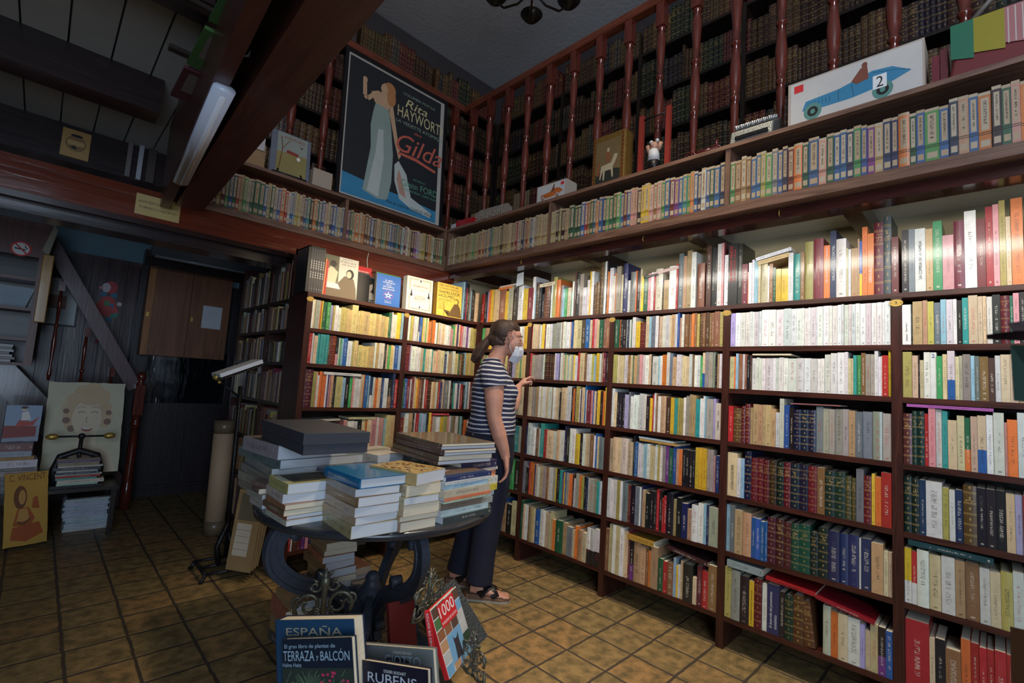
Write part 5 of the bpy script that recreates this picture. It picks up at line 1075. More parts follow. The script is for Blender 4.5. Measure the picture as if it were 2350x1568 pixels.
def f_muj(F):
    g_ = col('gold_print', 130, 96, 50); pk = col('title_pink', 206, 110, 84); F.poly([(.08, .06), (.92, .06), (.92, .94), (.08, .94)], col('page_peach', 236, 216, 190)); F.poly([(.12, .08), (.88, .08), (.88, .92), (.12, .92)], col('cover_cream', 236, 228, 212))
    for x_ in (.1, .9):
        for k in range(18): F.ell(x_, .1+.8*k/17, .018, .012, g_, n=6)
    for y_ in (.07, .93):
        for k in range(12): F.ell(.12+.76*k/11, y_, .018, .012, g_, n=6)
    F.text('MUJERCITAS', .5, .73, .56, .05, pk); F.text('LOUISA MAY', .5, .44, .36, .035, pk); F.text('ALCOTT', .5, .37, .44, .06, pk); F.text('EDICIÓN ANOTADA', .5, .64, .36, .018, g_); F.text('JOHN MATTESON', .5, .29, .4, .018, g_)
    for cx, cy, s in ((.16, .52, 1), (.84, .52, -1)):
        F.ell(cx, cy, .085, .13, WHITEI); F.poly([(cx-.05, cy-.10), (cx+.05, cy-.10), (cx+.02, cy+.02), (cx+.015, cy+.07), (cx-.015, cy+.07), (cx-.02, cy+.02)], INK); F.ell(cx, cy+.085, .016, .018, INK, n=8)
    for cy in (.90, .12): F.ell(.5, cy, .075, .06, WHITEI); F.ell(.5, cy+.01, .025, .028, INK); F.poly([(.46, cy-.035), (.54, cy-.035), (.5, cy)], INK)
facing(-.735, -.505, 2.035, .0, 'thick cream book lettered MUJERCITAS with gold border, on the back bookcase', col('cover_cream', 236, 228, 212), col('cover_cream', 236, 228, 212), f_muj, t_=.055)
def f_hol(F):
    br = col('figure_brown', 110, 84, 50)
    for tx, y_, w_, h_ in (('SIR ARTHUR', .93, .78, .05), ('CONAN DOYLE', .84, .8, .05), ('SHERLOCK', .73, .86, .09), ('HOLMES', .61, .64, .09), ('ANOTADO', .50, .5, .05)): F.text(tx, .06+w_/2, y_, w_, h_, INK)
    F.text('RELATOS II', .22, .43, .36, .035, REDI)
    for k in range(4): F.text(['EDITADO Y', 'ANOTADO POR', 'LESLIE S.', 'KLINGER'][k], .2, .36-.05*k, .28, .025, REDI)
    F.poly([(.45, .02), (.52, .18), (.30, .20), (.30, .16), (.5, .12), (.62, .30), (.70, .42), (.85, .44), (.95, .30), (1, .02)], br); F.ell(.78, .50, .10, .09, br); F.ell(.76, .49, .075, .07, col('cover_mustard', 222, 186, 84)); F.line([(.30, .02), (.28, .3), (.26, .44)], .003, br)
facing(-.46, -.215, 2.04, .0, 'yellow book lettered SHERLOCK HOLMES with a brown figure, on the back bookcase', col('cover_gold', 196, 150, 60), col('cover_mustard', 232, 196, 84), f_hol, t_=.05)
# slip-cased set and red spines at the left end
t = thing('boxed_set', (-1.425, .09, 1.777), 'black slipcase of six numbered grey volumes at the left end of the back bookcase', 'book set')
MB().box((-1.475, .002, 1.777), (-1.460, .19, 2.075)).box((-1.475, .002, 2.068), (-1.365, .19, 2.076)).build('slipcase', col('case_black', 36, 38, 38), t)
for k in range(6):
    o = MB().box((-1.459 + k*.0158, 0, 1.777), (-1.4445 + k*.0158, .17, 2.066)).build('volume', col('volume_grey', 70, 68, 72), t)
    m_ = MB(); letter_into(m_, str(k+1), (-1.452 + k*.0158, 0, 1.80), (1, 0, 0), (0, 0, 1), h=.009); [m_.add([(-1.4555 + k*.0158, -.0006, z_), (-1.4485 + k*.0158, -.0006, z_), (-1.4485 + k*.0158, -.0006, z_ + .009), (-1.4555 + k*.0158, -.0006, z_ + .009)], [(0, 1, 2, 3)]) for z_ in (1.87, 1.885, 1.90, 1.93, 1.945, 1.96, 1.975)]; m_.build('numbering', col('silver_ink', 190, 188, 184), o)
for k, (x_, c_, l_) in enumerate(((-1.362, (222, 130, 80), 'narrow orange book between the boxed set and the veiled woman book'), (-1.350, (196, 44, 52), 'narrow red book between the boxed set and the veiled woman book'))):
    tag(slab((x_, .01, 1.777), (1, 0, 0), (0.02, 0, 1), .010, .24-.01*k, .16).build('display_book', col('narrow%d' % k, *c_)), l_, 'book', 'books shown face-out on the back bookcase')
# books lying across the standing ones on the long right-hand case and the back case
def across(F, s, z, L_, w_, t_, c, lab, tilt=0, dy=.0, title=None):
    m = F @ Matrix.Translation((s, dy, z)) @ Matrix.Rotation(-tilt, 4, 'Y') @ Matrix(((0, 0, 1, 0), (0, 1, 0, 0), (1, 0, 0, 0), (0, 0, 0, 1))) if False else F @ Matrix.Translation((s, dy, z)) @ Matrix.Rotation(-tilt, 4, 'Y')
    # local x along the shelf (spine length), y into the shelf, z up
    X = Vector((0, 0, 1)); Y = Vector((0, 1, 0)); Z = X.cross(Y); mm = Matrix((X, Y, Z)).transposed().to_4x4(); mm.translation = Vector((L_, 0, 0))
    seed = random.Random(lab).random(); cc = srgb(*c); ink = srgb(40, 36, 40) if sum(c) > 330 else srgb(225, 215, 200)
    a = BookMB(); a.book(mm, t_, w_, L_, 0, cc, ink, seed, 0, pages=False); o = a.build('book'); o.matrix_world = m; tag(o, lab, 'book', 'books lying across the standing rows')
    b = BookMB(); b.book(mm, t_, w_, L_, 0, cc, ink, seed, 0, cover=False); b.build('pages', o)
    if title:
        k = MB(); sg_ = title[1]; letter_into(k, title[0], (L_*.5, -.0012, t_/2), (sg_, 0, 0), (0, 0, sg_), L_*title[2], t_*.45, lift=0); tt = k.build('title', INK, o); tt.matrix_parent_inverse = Matrix()
        n_ = len(o.data.loops); q_ = [0.0]*(4*n_); o.data.attributes['Col'].data.foreach_get('color', q_); o.data.attributes['Ink'].data.foreach_set('color', q_)
across(FB, .655, 2.012, .15, .17, .026, (222, 208, 178), 'cream book lying on black spines on the top shelf right of the woman', .05, title=('Refranero Español', 1, .6))
across(FB, 1.53, 1.982, .10, .14, .014, (40, 38, 40), 'thin black book lying on the top shelf, second bay right of the woman', .10)
across(FB, 1.60, 1.995, .16, .15, .018, (226, 196, 186), 'pale pink book lying on the top shelf, second bay right of the woman', .14)
across(FB, 2.20, 1.976, .15, .16, .022, (206, 176, 120), 'tan book lying on the top shelf before brass plate 9', .18)
across(FB, 2.19, 2.000, .17, .18, .018, (222, 222, 226), 'white book lying tilted on the top shelf before brass plate 9', .20)
across(FB, 2.18, 1.324+.178, .18, .16, .008, (226, 210, 180), 'thin cream book lying on white spines, third shelf before brass plate 9')
across(FB, 2.36, 1.047+.216, .20, .17, .006, (150, 96, 100), 'thin maroon book lying on grey volumes, fourth shelf before brass plate 9', .02)
across(FB, 1.545, .768+.217, .24, .17, .012, (196, 150, 80), 'ochre book lying below the pale one, fifth shelf, second bay right of the woman', -.02)
across(FB, 1.54, .768+.231, .22, .16, .010, (180, 196, 206), 'pale blue book lying on top of an ochre one, fifth shelf', -.02)
across(FB, 1.49, .163+.232, .17, .19, .030, (190, 146, 62), 'mustard book lying on the bottom shelf, second bay right of the woman', -.03)
across(FB, 1.745, .163+.242, .23, .18, .020, (66, 40, 42), 'dark brown book lying slanted on the bottom shelf, second bay', -.12)
across(FB, 2.075, .163+.252, .17, .19, .034, (150, 166, 166), 'grey-green book lying on the bottom shelf before brass plate 9', -.02)
across(FB, 2.26, .163+.244, .21, .19, .016, (176, 36, 42), 'red book lettered LIBERTAD lying on the bottom shelf', -.05, title=('¡LIBERTAD!', -1, .5))
across(FB, 2.47, .163+.228, .22, .19, .014, (150, 30, 44), 'dark red book sloping down on the bottom shelf, right of the LIBERTAD book', -.16)
across(FB, 2.80, 1.047+.238, .26, .19, .012, (176, 96, 170), 'long purple and white book lying on the fourth shelf of the rightmost bay')
across(FB, 2.80, .487+.232, .25, .19, .022, (30, 70, 76), 'dark teal book lying on the sixth shelf of the rightmost bay', -.03)
across(FA, -1.30, 1.047+.212, .26, .18, .018, (220, 218, 216), 'white book lying on the fourth shelf of the back bookcase, left bay', title=('Las religiones del mundo', -1, .5))
across(FA, -1.36, .768+.185, .20, .16, .012, (206, 202, 190), 'ivory book lying on the fifth shelf of the back bookcase, left bay', .04)
across(FA, -1.10, .768+.200, .20, .16, .014, (200, 196, 150), 'pale green book lying on the fifth shelf of the back bookcase, left bay')
across(FA, -.43, .768+.228, .17, .16, .016, (186, 52, 60), 'red book lying on the fifth shelf of the back bookcase, right bay')
across(FA, -.60, 1.047+.228, .18, .16, .010, (44, 38, 36), 'black book lying on the fourth shelf of the back bookcase, right bay')
# lettering on spines that can be read
def spine_title(row, place, cn, n, lines, colr, nm='title'):
    for b in BOOKS:
        if b['place'] == (row, place) and b['cn'] == cn and b['n'] == n and b.get('obj'):
            mb = MB(); o = b['obj']
            for tx, c0, c1, xc, wf, dirn in lines:
                L_ = (c1-c0)*b['h']; c = Vector((b['w']*xc, -b['rnd'] - .0012, b['h']*(c0+c1)/2))
                if dirn > 0: letter_into(mb, tx, c, (0, 0, 1), (-1, 0, 0), L_, b['w']*wf, lift=0)
                else: letter_into(mb, tx, c, (1, 0, 0), (0, 0, 1), b['w']*wf, None, lift=0)
            tt = mb.build(nm, colr, o); tt.matrix_parent_inverse = Matrix()
            n_ = len(o.data.loops); cc = [0.0]*(4*n_); o.data.attributes['Col'].data.foreach_get('color', cc); o.data.attributes['Ink'].data.foreach_set('color', cc); return
    print('NO SPINE', row, place, cn, n)
P9 = 'bay before brass plate 9'; P5 = 'rightmost bay'; P2 = 'second bay right of the woman'; P1 = 'bay right of the woman'
spine_title('top shelf', P9, 'black', 1, [('NUESTROS VINOS', .38, .96, .32, .30, 1), ('NUESTROS VINS', .38, .90, .70, .16, 1)], REDI)
spine_title('top shelf', P9, 'maroon', 2, [('LOS VINOS DE ESPAÑA', .22, .70, .5, .22, 1)], pm('rose_ink', srgb(214, 150, 140)))
spine_title('top shelf', P9, 'olive', 1, [('VINO', .60, .66, .5, .7, -1)], GOLDI)
spine_title('top shelf', P9, 'orange', 2, [('EL ALMA y barbetería', .30, .96, .5, .36, 1)], WHITEI)
spine_title('top shelf', P9, 'navy', 1, [('DELICIAS DEL CÓCTEL', .26, .78, .5, .45, 1)], WHITEI)
spine_title('top shelf', P9, 'white', 3, [('LAROUSSE', .25, .52, .5, .34, 1), ('VINOS', .64, .94, .5, .42, 1)], pm('wine_ink', srgb(130, 36, 50)))
spine_title('top shelf', P9, 'orange', 4, [('ORIHUELA', .20, .48, .45, .45, 1), ('y los yantares', .52, .72, .4, .25, 1)], WHITEI)
spine_title('top shelf', P2, 'brown', 2, [('PIPAS ANTIGUAS', .30, .80, .5, .35, 1)], GOLDI)
spine_title('second shelf', P5, 'white', 1, [('Lénine', .10, .26, .5, .22, 1), ('Que faire ?', .32, .56, .5, .22, 1)], INK)
spine_title('third shelf', P5, 'white', 2, [('2', .9, .95, .5, .5, -1)], pm('blue_ink', srgb(50, 80, 140)))
spine_title('fourth shelf', P2, 'ivory', 2, [('OBRAS', .28, .52, .5, .3, 1), ('OVIDIO', .66, .80, .5, .2, 1)], INK)
spine_title('top shelf', P1, 'olive', 1, [('ELS LLIBRES', .25, .75, .5, .45, 1)], INK)
spine_title('sixth shelf', P2, 'black', 1, [('ROMA VETUS ET MUNDO', .08, .8, .5, .4, 1)], WHITEI)
spine_title('sixth shelf', P2, 'slate grey', 2, [('NUEVA HISTORIA DE ROMA', .08, .9, .5, .3, 1)], WHITEI)
spine_title('fifth shelf', P9, 'cream', 1, [('LOS DIALOGOS DE AMOR', .15, .72, .5, .3, 1)], INK)
spine_title('bottom shelf', P9, 'navy', 1, [('El desarrollo del pensamiento', .12, .85, .35, .28, 1), ('económico', .12, .40, .7, .24, 1)], WHITEI)
spine_title('bottom shelf', P9, 'yellow', 1, [('La Manipulación de las Conciencias', .06, .8, .5, .35, 1)], INK)
spine_title('fourth shelf', P9, 'white', 1, [('TUCIDIDES - PROPONESO I', .12, .9, .5, .45, 1)], INK)
spine_title('top shelf', P5, 'white', 1, [('LA COMIDA DE LA FAMILIA', .2, .8, .5, .3, 1)], INK)

across(FB, .20, 2.035, .16, .15, .020, (222, 130, 70), 'orange book lying on the top shelf in the corner behind the woman', .03)
across(FB, .21, 2.055, .20, .15, .012, (220, 206, 190), 'thin pale book lying over the orange one in the corner', .03)
tag(MB().prism([(-.02, -.42, 2.04), (-.02, -.50, 2.05), (-.02, -.495, 2.15), (-.02, -.425, 2.14)], (.001, 0, 0)).build('price_card', col('card_blue_white', 196, 206, 216)), 'small white card standing above the top shelf behind the woman', 'card')
tag(MB().tube([(-.93, .275, 2.20), (-.94, .27, 2.14), (-.93, .272, 2.08), (-.925, .27, 2.05)], .0035, 6).build('cord', col('cord_white', 210, 200, 180)), 'short white cord hanging down the painted beam above the face-out books', 'cord')
for y_ in (-.62, -1.62, -2.35): tag(MB().tube([(-.163, y_, 2.195), (-.180, y_, 2.185), (-.182, y_, 2.165), (-.170, y_, 2.158)], .0022, 6).build('cup_hook', BRASS), {-.62: 'small metal hook under the gallery shelf, nearest the corner', -1.62: 'small metal hook under the gallery shelf, middle of the three', -2.35: 'small metal hook under the gallery shelf, nearest the camera'}[y_], 'hook')
# ---------------------------------------------------------------- poster leaning in front of the back balustrade
t = thing('framed_poster', (-.72, .32, 2.572), 'large black-framed dark film poster of a lady in a silvery gown, leaning on the gallery', 'poster')
o = Vector((-1.215, .315, 2.573)); r = Vector((1, 0, 0)); u = Vector((0, .05, 1)).normalized(); PW, PH = .965, 1.20
BLK = col('frame_black', 24, 24, 28, rough=.3)
fr = MB(); n_ = r.cross(u)
for a, b, c, d in ((0, 0, PW, .028), (0, PH-.028, PW, .028), (0, .028, .028, PH-.056), (PW-.028, .028, .028, PH-.056)):
    oo = o + r*a + u*b; fr.prism([oo, oo+r*c, oo+r*c+u*d, oo+u*d], -n_*.025)
fr.build('frame', BLK, t)
slab(o + r*.02 + u*.02 - n_*.012, r, u, PW-.04, PH-.04, .006).build('backing', col('poster_paper', 190, 186, 176), t)
F = Face2D(o + r*.034 + u*.034 - n_*.0115, r, u, PW-.068, PH-.068)
bg = col('poster_night', 40, 44, 48); bl = col('poster_blue', 60, 136, 176); cr = col('poster_cream', 214, 204, 150); sv = col('gown_silver', 150, 168, 160); sv2 = col('gown_light', 190, 200, 194); skn = col('poster_skin', 206, 170, 134); co = col('coral', 206, 104, 86); gn = col('mint', 96, 158, 128); hr = col('poster_hair', 190, 132, 84)
F.poly([(0.01, .01), (.965, .01), (.965, .99), (.01, .99)], bg); F.poly([(0.01, .01), (.965, .01), (.965, .10), (.70, .12), (.3, .135), (.01, .155)], bl)
# plain draped figure
F.poly([(.20, .075), (.25, .40), (.235, .56), (.25, .66), (.27, .74), (.40, .73), (.435, .60), (.47, .40), (.47, .20), (.44, .06), (.34, .045)], sv); F.poly([(.24, .08), (.30, .38), (.31, .55), (.36, .56), (.38, .34), (.35, .06)], sv2)
F.poly([(.53, .38), (.62, .30), (.68, .14), (.92, .07), (.90, .035), (.70, .05), (.56, .10), (.50, .22), (.49, .34)], sv2); F.poly([(.54, .32), (.58, .24), (.63, .12), (.56, .14), (.52, .24)], col('drape_rose', 190, 150, 130))
F.poly([(.26, .735), (.40, .725), (.42, .80), (.36, .835), (.28, .83), (.22, .80)], skn); F.line([(.26, .80), (.19, .735), (.165, .75), (.155, .85)], .034, skn); F.ell(.157, .865, .022, .022, skn); F.poly([(.40, .80), (.44, .77), (.50, .56), (.55, .42), (.53, .39), (.48, .50), (.41, .70)], skn)
F.ell(.36, .865, .045, .05, skn); F.ell(.40, .88, .06, .055, hr); F.ell(.42, .82, .045, .06, hr); F.ell(.345, .865, .035, .04, skn)
F.text('COLUMBIA FILM S.A.', .72, .915, .36, .02, col('mint2', 150, 176, 150)); F.text('Rita', .70, .85, .24, .065, cr, slant=.35); F.text('HAYWORTH', .76, .765, .54, .085, cr); F.text('LA VEDETTE ATOMIQUE', .75, .685, .54, .03, col('mint2', 150, 176, 150)); F.text('dans', .72, .645, .08, .025, co, slant=.3)
F.text('Gilda', .76, .53, .52, .14, co, slant=.35); F.poly([(.52, .43), (.70, .43), (.93, .40), (.94, .42), (.70, .455), (.52, .45)], co)
F.text('AVEC', .76, .285, .14, .015, gn); F.text('Glenn FORD', .77, .235, .40, .05, gn); F.text('GEORGE MACREADY · JOSEPH CALLEIA', .77, .185, .40, .022, gn); F.text('Mise en scène de CHARLES VIDOR', .68, .055, .5, .025, bg, slant=.1)
F.done('printed_picture', t)
# sign on the painted beam
t = thing('brass_sign', (-2.235, .275, 2.14), 'pale yellow metal sign about a bookshop cure, fixed on the red beam', 'sign')
MB().box((-2.337, .272, 2.083), (-2.130, .279, 2.200)).build('plate', pm('yellow_metal', srgb(196, 170, 112), .3, .06, 10, coat=.6), t)
lettering('lettering', [('¿ALGÚN PESAR TU ALMA MORTIFICA?', (-2.234, .2712, 2.160), (1, 0, 0), (0, 0, 1), dict(w=.185, h=.02)), ('TU LIBRERÍA ES LA MEJOR BOTICA', (-2.234, .2712, 2.128), (1, 0, 0), (0, 0, 1), dict(w=.175, h=.018))], col('sign_ink', 70, 56, 40), t)
# fluorescent lamp, cable
t = thing('fluorescent_lamp', (-2.28, -.8, 2.17), 'slim white fluorescent lamp between the two hanging beams, unlit', 'lamp')
A_ = Vector((-2.308, -1.40, 2.128)); B_ = Vector((-2.238, -.36, 2.128)); HW = pm('lamp_plastic', srgb(196, 200, 214), .3, .03)
MB().tube([A_, B_], [(.032, .017)]*2, 14, flat=(1, 0, 0)).build('housing', HW, t)
MB().tube([A_ + Vector((.004, .02, -.012)), B_ + Vector((.004, -.02, -.012))], .010, 12).build('diffuser', pm('lamp_diffuser', srgb(220, 220, 226), .2, .02), t)
cb = MB().tube([pd(632, -30, 1.45), pd(625, 30, 1.5), pd(600, 85, 1.55), pd(570, 128, 1.58), pd(528, 124, 1.62), pd(514, 140, 1.64), pd(518, 165, 1.64), pd(498, 190, 1.66)], .0045, 8).build('cable', HW, t)
# things stored above the beams
q = random.Random(8)
for i, (x0, y0, c_, l_) in enumerate(((-2.36, -1.60, (58, 92, 46), 'green-covered magazine lying above the beams by the cable'), (-2.36, -1.28, (62, 98, 48), 'green-covered magazine lying above the beams by the lamp end'), (-2.36, -.98, (80, 34, 44), 'dark red magazine lying above the beams past the lamp end'))):
    t = thing('stored_magazine', (x0, y0, 2.36), l_, 'magazine'); MB().box((x0, y0, 2.36), (x0+.2, y0+.27, 2.372)).build('cover', col('mag_cover%d' % i, *c_), t)
    F = Face2D((x0+.2, y0, 2.3597), (-1, 0, 0), (0, 1, 0), .2, .27); F.poly([(.1, .1), (.9, .1), (.9, .7), (.1, .7)], col('mag_photo', 110, 96, 90)); F.poly([(.2, .2), (.5, .25), (.6, .6), (.3, .55)], col('mag_photo2', 170, 150, 120)); F.done('cover_print', t)
struct('trim_beam_slats', MB().box((-2.42, -1.70, 2.375), (-2.10, -1.66, 2.39)).box((-2.42, -1.05, 2.375), (-2.10, -1.02, 2.39)).box((-2.42, -1.36, 2.375), (-2.10, -1.33, 2.39)), OLDW)
t = thing('beam_plaque', (-2.67, .70, 2.49), 'square ochre plaque with a round black emblem hanging on a ceiling joist', 'plaque')
slab((-2.668, .705, 2.427), (1, 0, 0), (0, 0, 1), .125, .165, .01).build('board', pm('ochre_board2', srgb(176, 134, 76), .5, .06), t)
F = Face2D((-2.668, .705, 2.427), (1, 0, 0), (0, 0, 1), .125, .165); F.line([(.5+.33*math.cos(i*math.pi/16), .52+.33*.8*math.sin(i*math.pi/16)) for i in range(33)], .003, INK); F.ell(.5, .52, .30, .24, col('ochre_mid', 140, 104, 60)); F.poly([(.2, .45), (.8, .45), (.8, .62), (.2, .62)], col('ochre_pale', 186, 150, 96)); F.poly([(.3, .36), (.45, .44), (.55, .36), (.7, .44), (.5, .3)], INK); F.ell(.5, .80, .22, .05, INK); F.done('emblem', t)
for i, (x_, l_) in enumerate(((-2.36, 'left grey tube fitting standing at the joist end'), (-2.305, 'pale tube fitting standing at the joist end, second of three'), (-2.25, 'broad dark board standing at the joist end, right of the tubes'))):
    tag(MB().box((x_ - (.012 if i < 2 else .02), .69, 2.40), (x_ + (.012 if i < 2 else .022), .715, 2.64)).build(['tube_fitting', 'tube_fitting', 'joist_board'][i], col('fitting%d' % i, *[(110, 100, 96), (170, 170, 176), (70, 56, 50)][i])), l_, ['fitting', 'fitting', 'board'][i])
# ---------------------------------------------------------------- things on top of the gallery shelf
TOP = 2.571
def carbox(s0, s1, z1, dep, lab, carc, flip, num, big):
    t = thing('toy_car_box', (-.14, -(s0+s1)/2, TOP), lab, 'box')
    MB().box((-.14, -s1, TOP), (-.14+dep, -s0, z1)).build('carton', pm('carton_white', srgb(186, 172, 156), .6, .05), t)
    F = Face2D((-.1405, -s0-.012, TOP+.008), (0, -1, 0), (0, 0, 1), s1-s0-.02, z1-TOP-.016)
    X = (lambda x_: 1-x_) if flip else (lambda x_: x_)
    c_ = col('toycar_' + num, *carc); dk = col('toycar_dk' + num, *[v*.5 for v in carc]); F.poly([(0, 0), (1, 0), (1, 1), (0, 1)], col('label_white', 206, 202, 194))
    F.poly([(X(.10), .38), (X(.13), .56), (X(.40), .60), (X(.55), .68), (X(.66), .74), (X(.80), .70), (X(.93), .52), (X(.80), .42), (X(.5), .34), (X(.2), .34)], c_)
    F.line([(X(.66), .70), (X(.82), .62), (X(.92), .54)], .002, dk); F.line([(X(.40), .36), (X(.40), .60)], .002, dk); F.line([(X(.52), .36), (X(.50), .62)], .002, dk)
    for k in range(7): F.line([(X(.15+.03*k), .42), (X(.15+.03*k), .52)], .0018, dk)
    for cx in (.19, .73): F.ell(X(cx), .32, .075 if big else .07, .17, col('tyre_teal', 90, 140, 130) if big else col('tyre_grey', 170, 180, 190)); F.ell(X(cx), .32, .045, .10, INK if big else c_); F.ell(X(cx), .32, .02, .05, col('tyre_teal', 90, 140, 130))
    F.poly([(X(.54), .58), (X(.50), .66), (X(.57), .86), (X(.62), .86), (X(.63), .62)], col('driver_brown', 130, 74, 56)); F.ell(X(.60), .90, .022, .06, col('driver_brown', 130, 74, 56))
    if big: F.poly([(.66, .36), (.76, .36), (.76, .62), (.66, .62)], WHITEI); F.text('2', .71, .49, .05, .20, INK)
    F.poly([(.03 if big else .85, .80), (.11 if big else .96, .80), (.11 if big else .96, .95), (.03 if big else .85, .95)], REDI); F.done('label_print', t)
carbox(2.372, 2.885, 2.83, .15, 'long white toy carton picturing a blue racing car numbered 2', (56, 132, 168), False, 'blue', True)
carbox(.70, .975, 2.735, .12, 'small white toy carton picturing an orange racing car', (206, 110, 50), False, 'orange', False)
t = thing('adding_machine', (-.06, -2.20, TOP), 'old grey metal adding machine with rows of keys on the gallery shelf', 'machine')
GM = pm('grey_hammered_metal', srgb(124, 128, 126), .35, .1, 60, .2, 200, metal=.5)
MB().prism([(-.17, -2.10, TOP+.015), (.06, -2.10, TOP+.015), (.06, -2.10, TOP+.15), (-.03, -2.10, TOP+.17), (-.15, -2.10, TOP+.10)], (0, -.21, 0)).build('housing', GM, t, bevel=.008)
MB().box((-.175, -2.325, TOP), (.07, -2.085, TOP+.018)).build('base', BLACKM, t)
k_ = MB()
for i in range(7):
    for j in range(5): k_.tube([(-.135+.026*j, -2.125-.027*i, TOP+.115+.014*j), (-.140+.026*j, -2.125-.027*i, TOP+.135+.014*j)], .008, 8)
tag(k_.build('key', pm('chrome_keys', srgb(190, 190, 190), .3, .1, metal=.8), t), kind='stuff')
MB().tube([(-.02, -2.31, TOP+.09), (-.02, -2.35, TOP+.09), (-.05, -2.36, TOP+.06)], .006).ball((-.055, -2.362, TOP+.05), .013).build('crank', BLACKM, t)
MB().box((-.172, -2.29, TOP+.045), (-.166, -2.13, TOP+.062)).build('number_window', BLACKM, t)
t = thing('decorated_tin', (-.08, -1.28, TOP), 'tall golden tin painted with a rider on a white horse', 'tin')
GT = pm('gilt_tin', srgb(150, 112, 52), .35, .25, 60, metal=.4, coat=.4)
MB().box((-.10, -1.42, TOP), (-.0, -1.16, TOP+.40)).build('body', GT, t, bevel=.012)
F = Face2D((-.1005, -1.165, TOP+.005), (0, -1, 0), (0, 0, 1), .25, .39); F.poly([(.12, .10), (.88, .10), (.88, .90), (.12, .90)], col('tin_picture', 128, 104, 66)); F.poly([(.12, .10), (.88, .10), (.88, .34), (.5, .40), (.12, .32)], col('tin_shadow', 52, 52, 44))
wh = col('horse_white', 196, 178, 140); F.poly([(.30, .46), (.60, .48), (.70, .62), (.80, .60), (.76, .52), (.66, .40), (.68, .22), (.64, .22), (.60, .36), (.42, .36), (.40, .20), (.36, .20), (.35, .38), (.28, .22), (.25, .24)], wh); F.ell(.50, .60, .07, .10, col('rider_red', 150, 90, 60)); F.ell(.50, .72, .04, .04, wh); F.poly([(.16, .30), (.24, .30), (.24, .55), (.18, .55)], col('rider_red', 150, 90, 60))
for k in range(14):
    for x_ in (.06, .94): F.ell(x_, .06+.88*k/13, .03, .018, col('tin_red', 130, 50, 34), n=8)
F.done('painted_scene', t)
t = thing('acrobat_toy', (-.12, -1.63, TOP), 'red wooden trapeze toy with a white-shirted acrobat figure', 'toy')
RT = pm('red_toy_paint', srgb(150, 56, 44), .4, .1)
MB().box((-.16, -1.76, TOP), (-.06, -1.50, TOP+.025)).build('base', RT, t, bevel=.006)
for y_ in (-1.54, -1.72): MB().box((-.122, y_-.014, TOP+.025), (-.098, y_+.014, TOP+.42)).build('post', RT, t)
MB().tube([(-.11, -1.54, TOP+.39), (-.11, -1.72, TOP+.39)], .004).build('bar', BLACKM, t)
fg = MB().tube([(-.11, -1.63, TOP+.03), (-.11, -1.63, TOP+.10)], [(.028, .03), (.036, .038)], 10).build('trousers', BLACKM, t)
MB().tube([(-.11, -1.63, TOP+.10), (-.11, -1.63, TOP+.17)], [.037, .032], 10).build('shirt', col('toy_white', 206, 206, 206), t)
MB().tube([(-.11, -1.60, TOP+.165), (-.11, -1.585, TOP+.21)], .013).tube([(-.11, -1.66, TOP+.165), (-.11, -1.675, TOP+.21)], .013).ball((-.11, -1.63, TOP+.195), (.026, .026, .03)).ball((-.138, -1.63, TOP+.195), .008).build('head', col('toy_skin', 186, 140, 116), t)
for y_ in (-1.61, -1.65): MB().ball((-.11, y_, TOP+.228), .012).build('bobble', col('toy_white', 206, 206, 206), t)
t = thing('toy_engine', (-.06, -1.93, TOP), 'dark red wheeled metal toy engine with spoked wheels', 'toy')
DR = pm('dark_red_enamel', srgb(84, 24, 28), .3, .1, coat=.5)
MB().box((-.12, -2.02, TOP+.03), (.0, -1.86, TOP+.06)).tube([(-.06, -2.0, TOP+.08), (-.06, -1.86, TOP+.08)], .025).tube([(-.06, -1.99, TOP+.08), (-.06, -1.99, TOP+.14)], .008).build('body', DR, t)
for y_ in (-1.87, -2.01):
    for x_ in (-.13, .01):
        w_ = MB()
        w_.tube([(x_, y_ + .035*math.cos(a*math.pi/8), TOP+.037 + .035*math.sin(a*math.pi/8)) for a in range(17)], .0035, 6)
        for a in range(6): w_.tube([(x_, y_, TOP+.037), (x_, y_+.033*math.cos(a*math.pi/3), TOP+.037+.033*math.sin(a*math.pi/3))], .0018, 5)
        w_.build('wheel', DR, t)
t = thing('carved_plate', (-.10, -.16, TOP), 'pale cast relief plate of a row of figures at the gallery corner', 'plate')
CP = pm('cast_plaque_stone', srgb(150, 138, 124), .5, .3, 70, .6, 80)
MB().prism([(-.12, .05, TOP), (-.12, -.37, TOP), (-.10, -.385, TOP+.10), (-.09, -.33, TOP+.15), (-.09, .0, TOP+.16), (-.10, .06, TOP+.13)], (.02, 0, 0)).build('plate', CP, t)
mb = MB(); q = random.Random(3)
for i in range(16): y_ = .03-.024*i; h_ = q.uniform(.05, .09); mb.tube([(-.126, y_, TOP+.01), (-.126, y_, TOP+h_)], [.010, .007], 6).ball((-.126, y_, TOP+h_+.012), .009, n=6, m=5)
tag(mb.build('relief_figures', CP, t), kind='stuff')
tag(slab((-.085, .16, TOP), (0, -1, 0), (.15, 0, 1), .22, .17, .008).build('patterned_board', pm('patterned_gold_board', srgb(120, 104, 72), .5, .35, 50)), 'small patterned golden board leaning behind the relief plate', 'board')
t = thing('toy_truck', (-.12, .16, TOP), 'small red and white toy truck in the gallery corner', 'toy')
MB().prism([(-.17, .22, TOP+.02), (-.17, .02, TOP+.02), (-.17, .0, TOP+.08), (-.17, .22, TOP+.085)], (.08, 0, 0)).build('truck_bed', pm('bright_red_paint', srgb(176, 24, 32), .35, .05, coat=.4), t)
MB().box((-.165, .22, TOP+.015), (-.095, .30, TOP+.07)).build('cab', col('toy_white', 206, 206, 206), t)
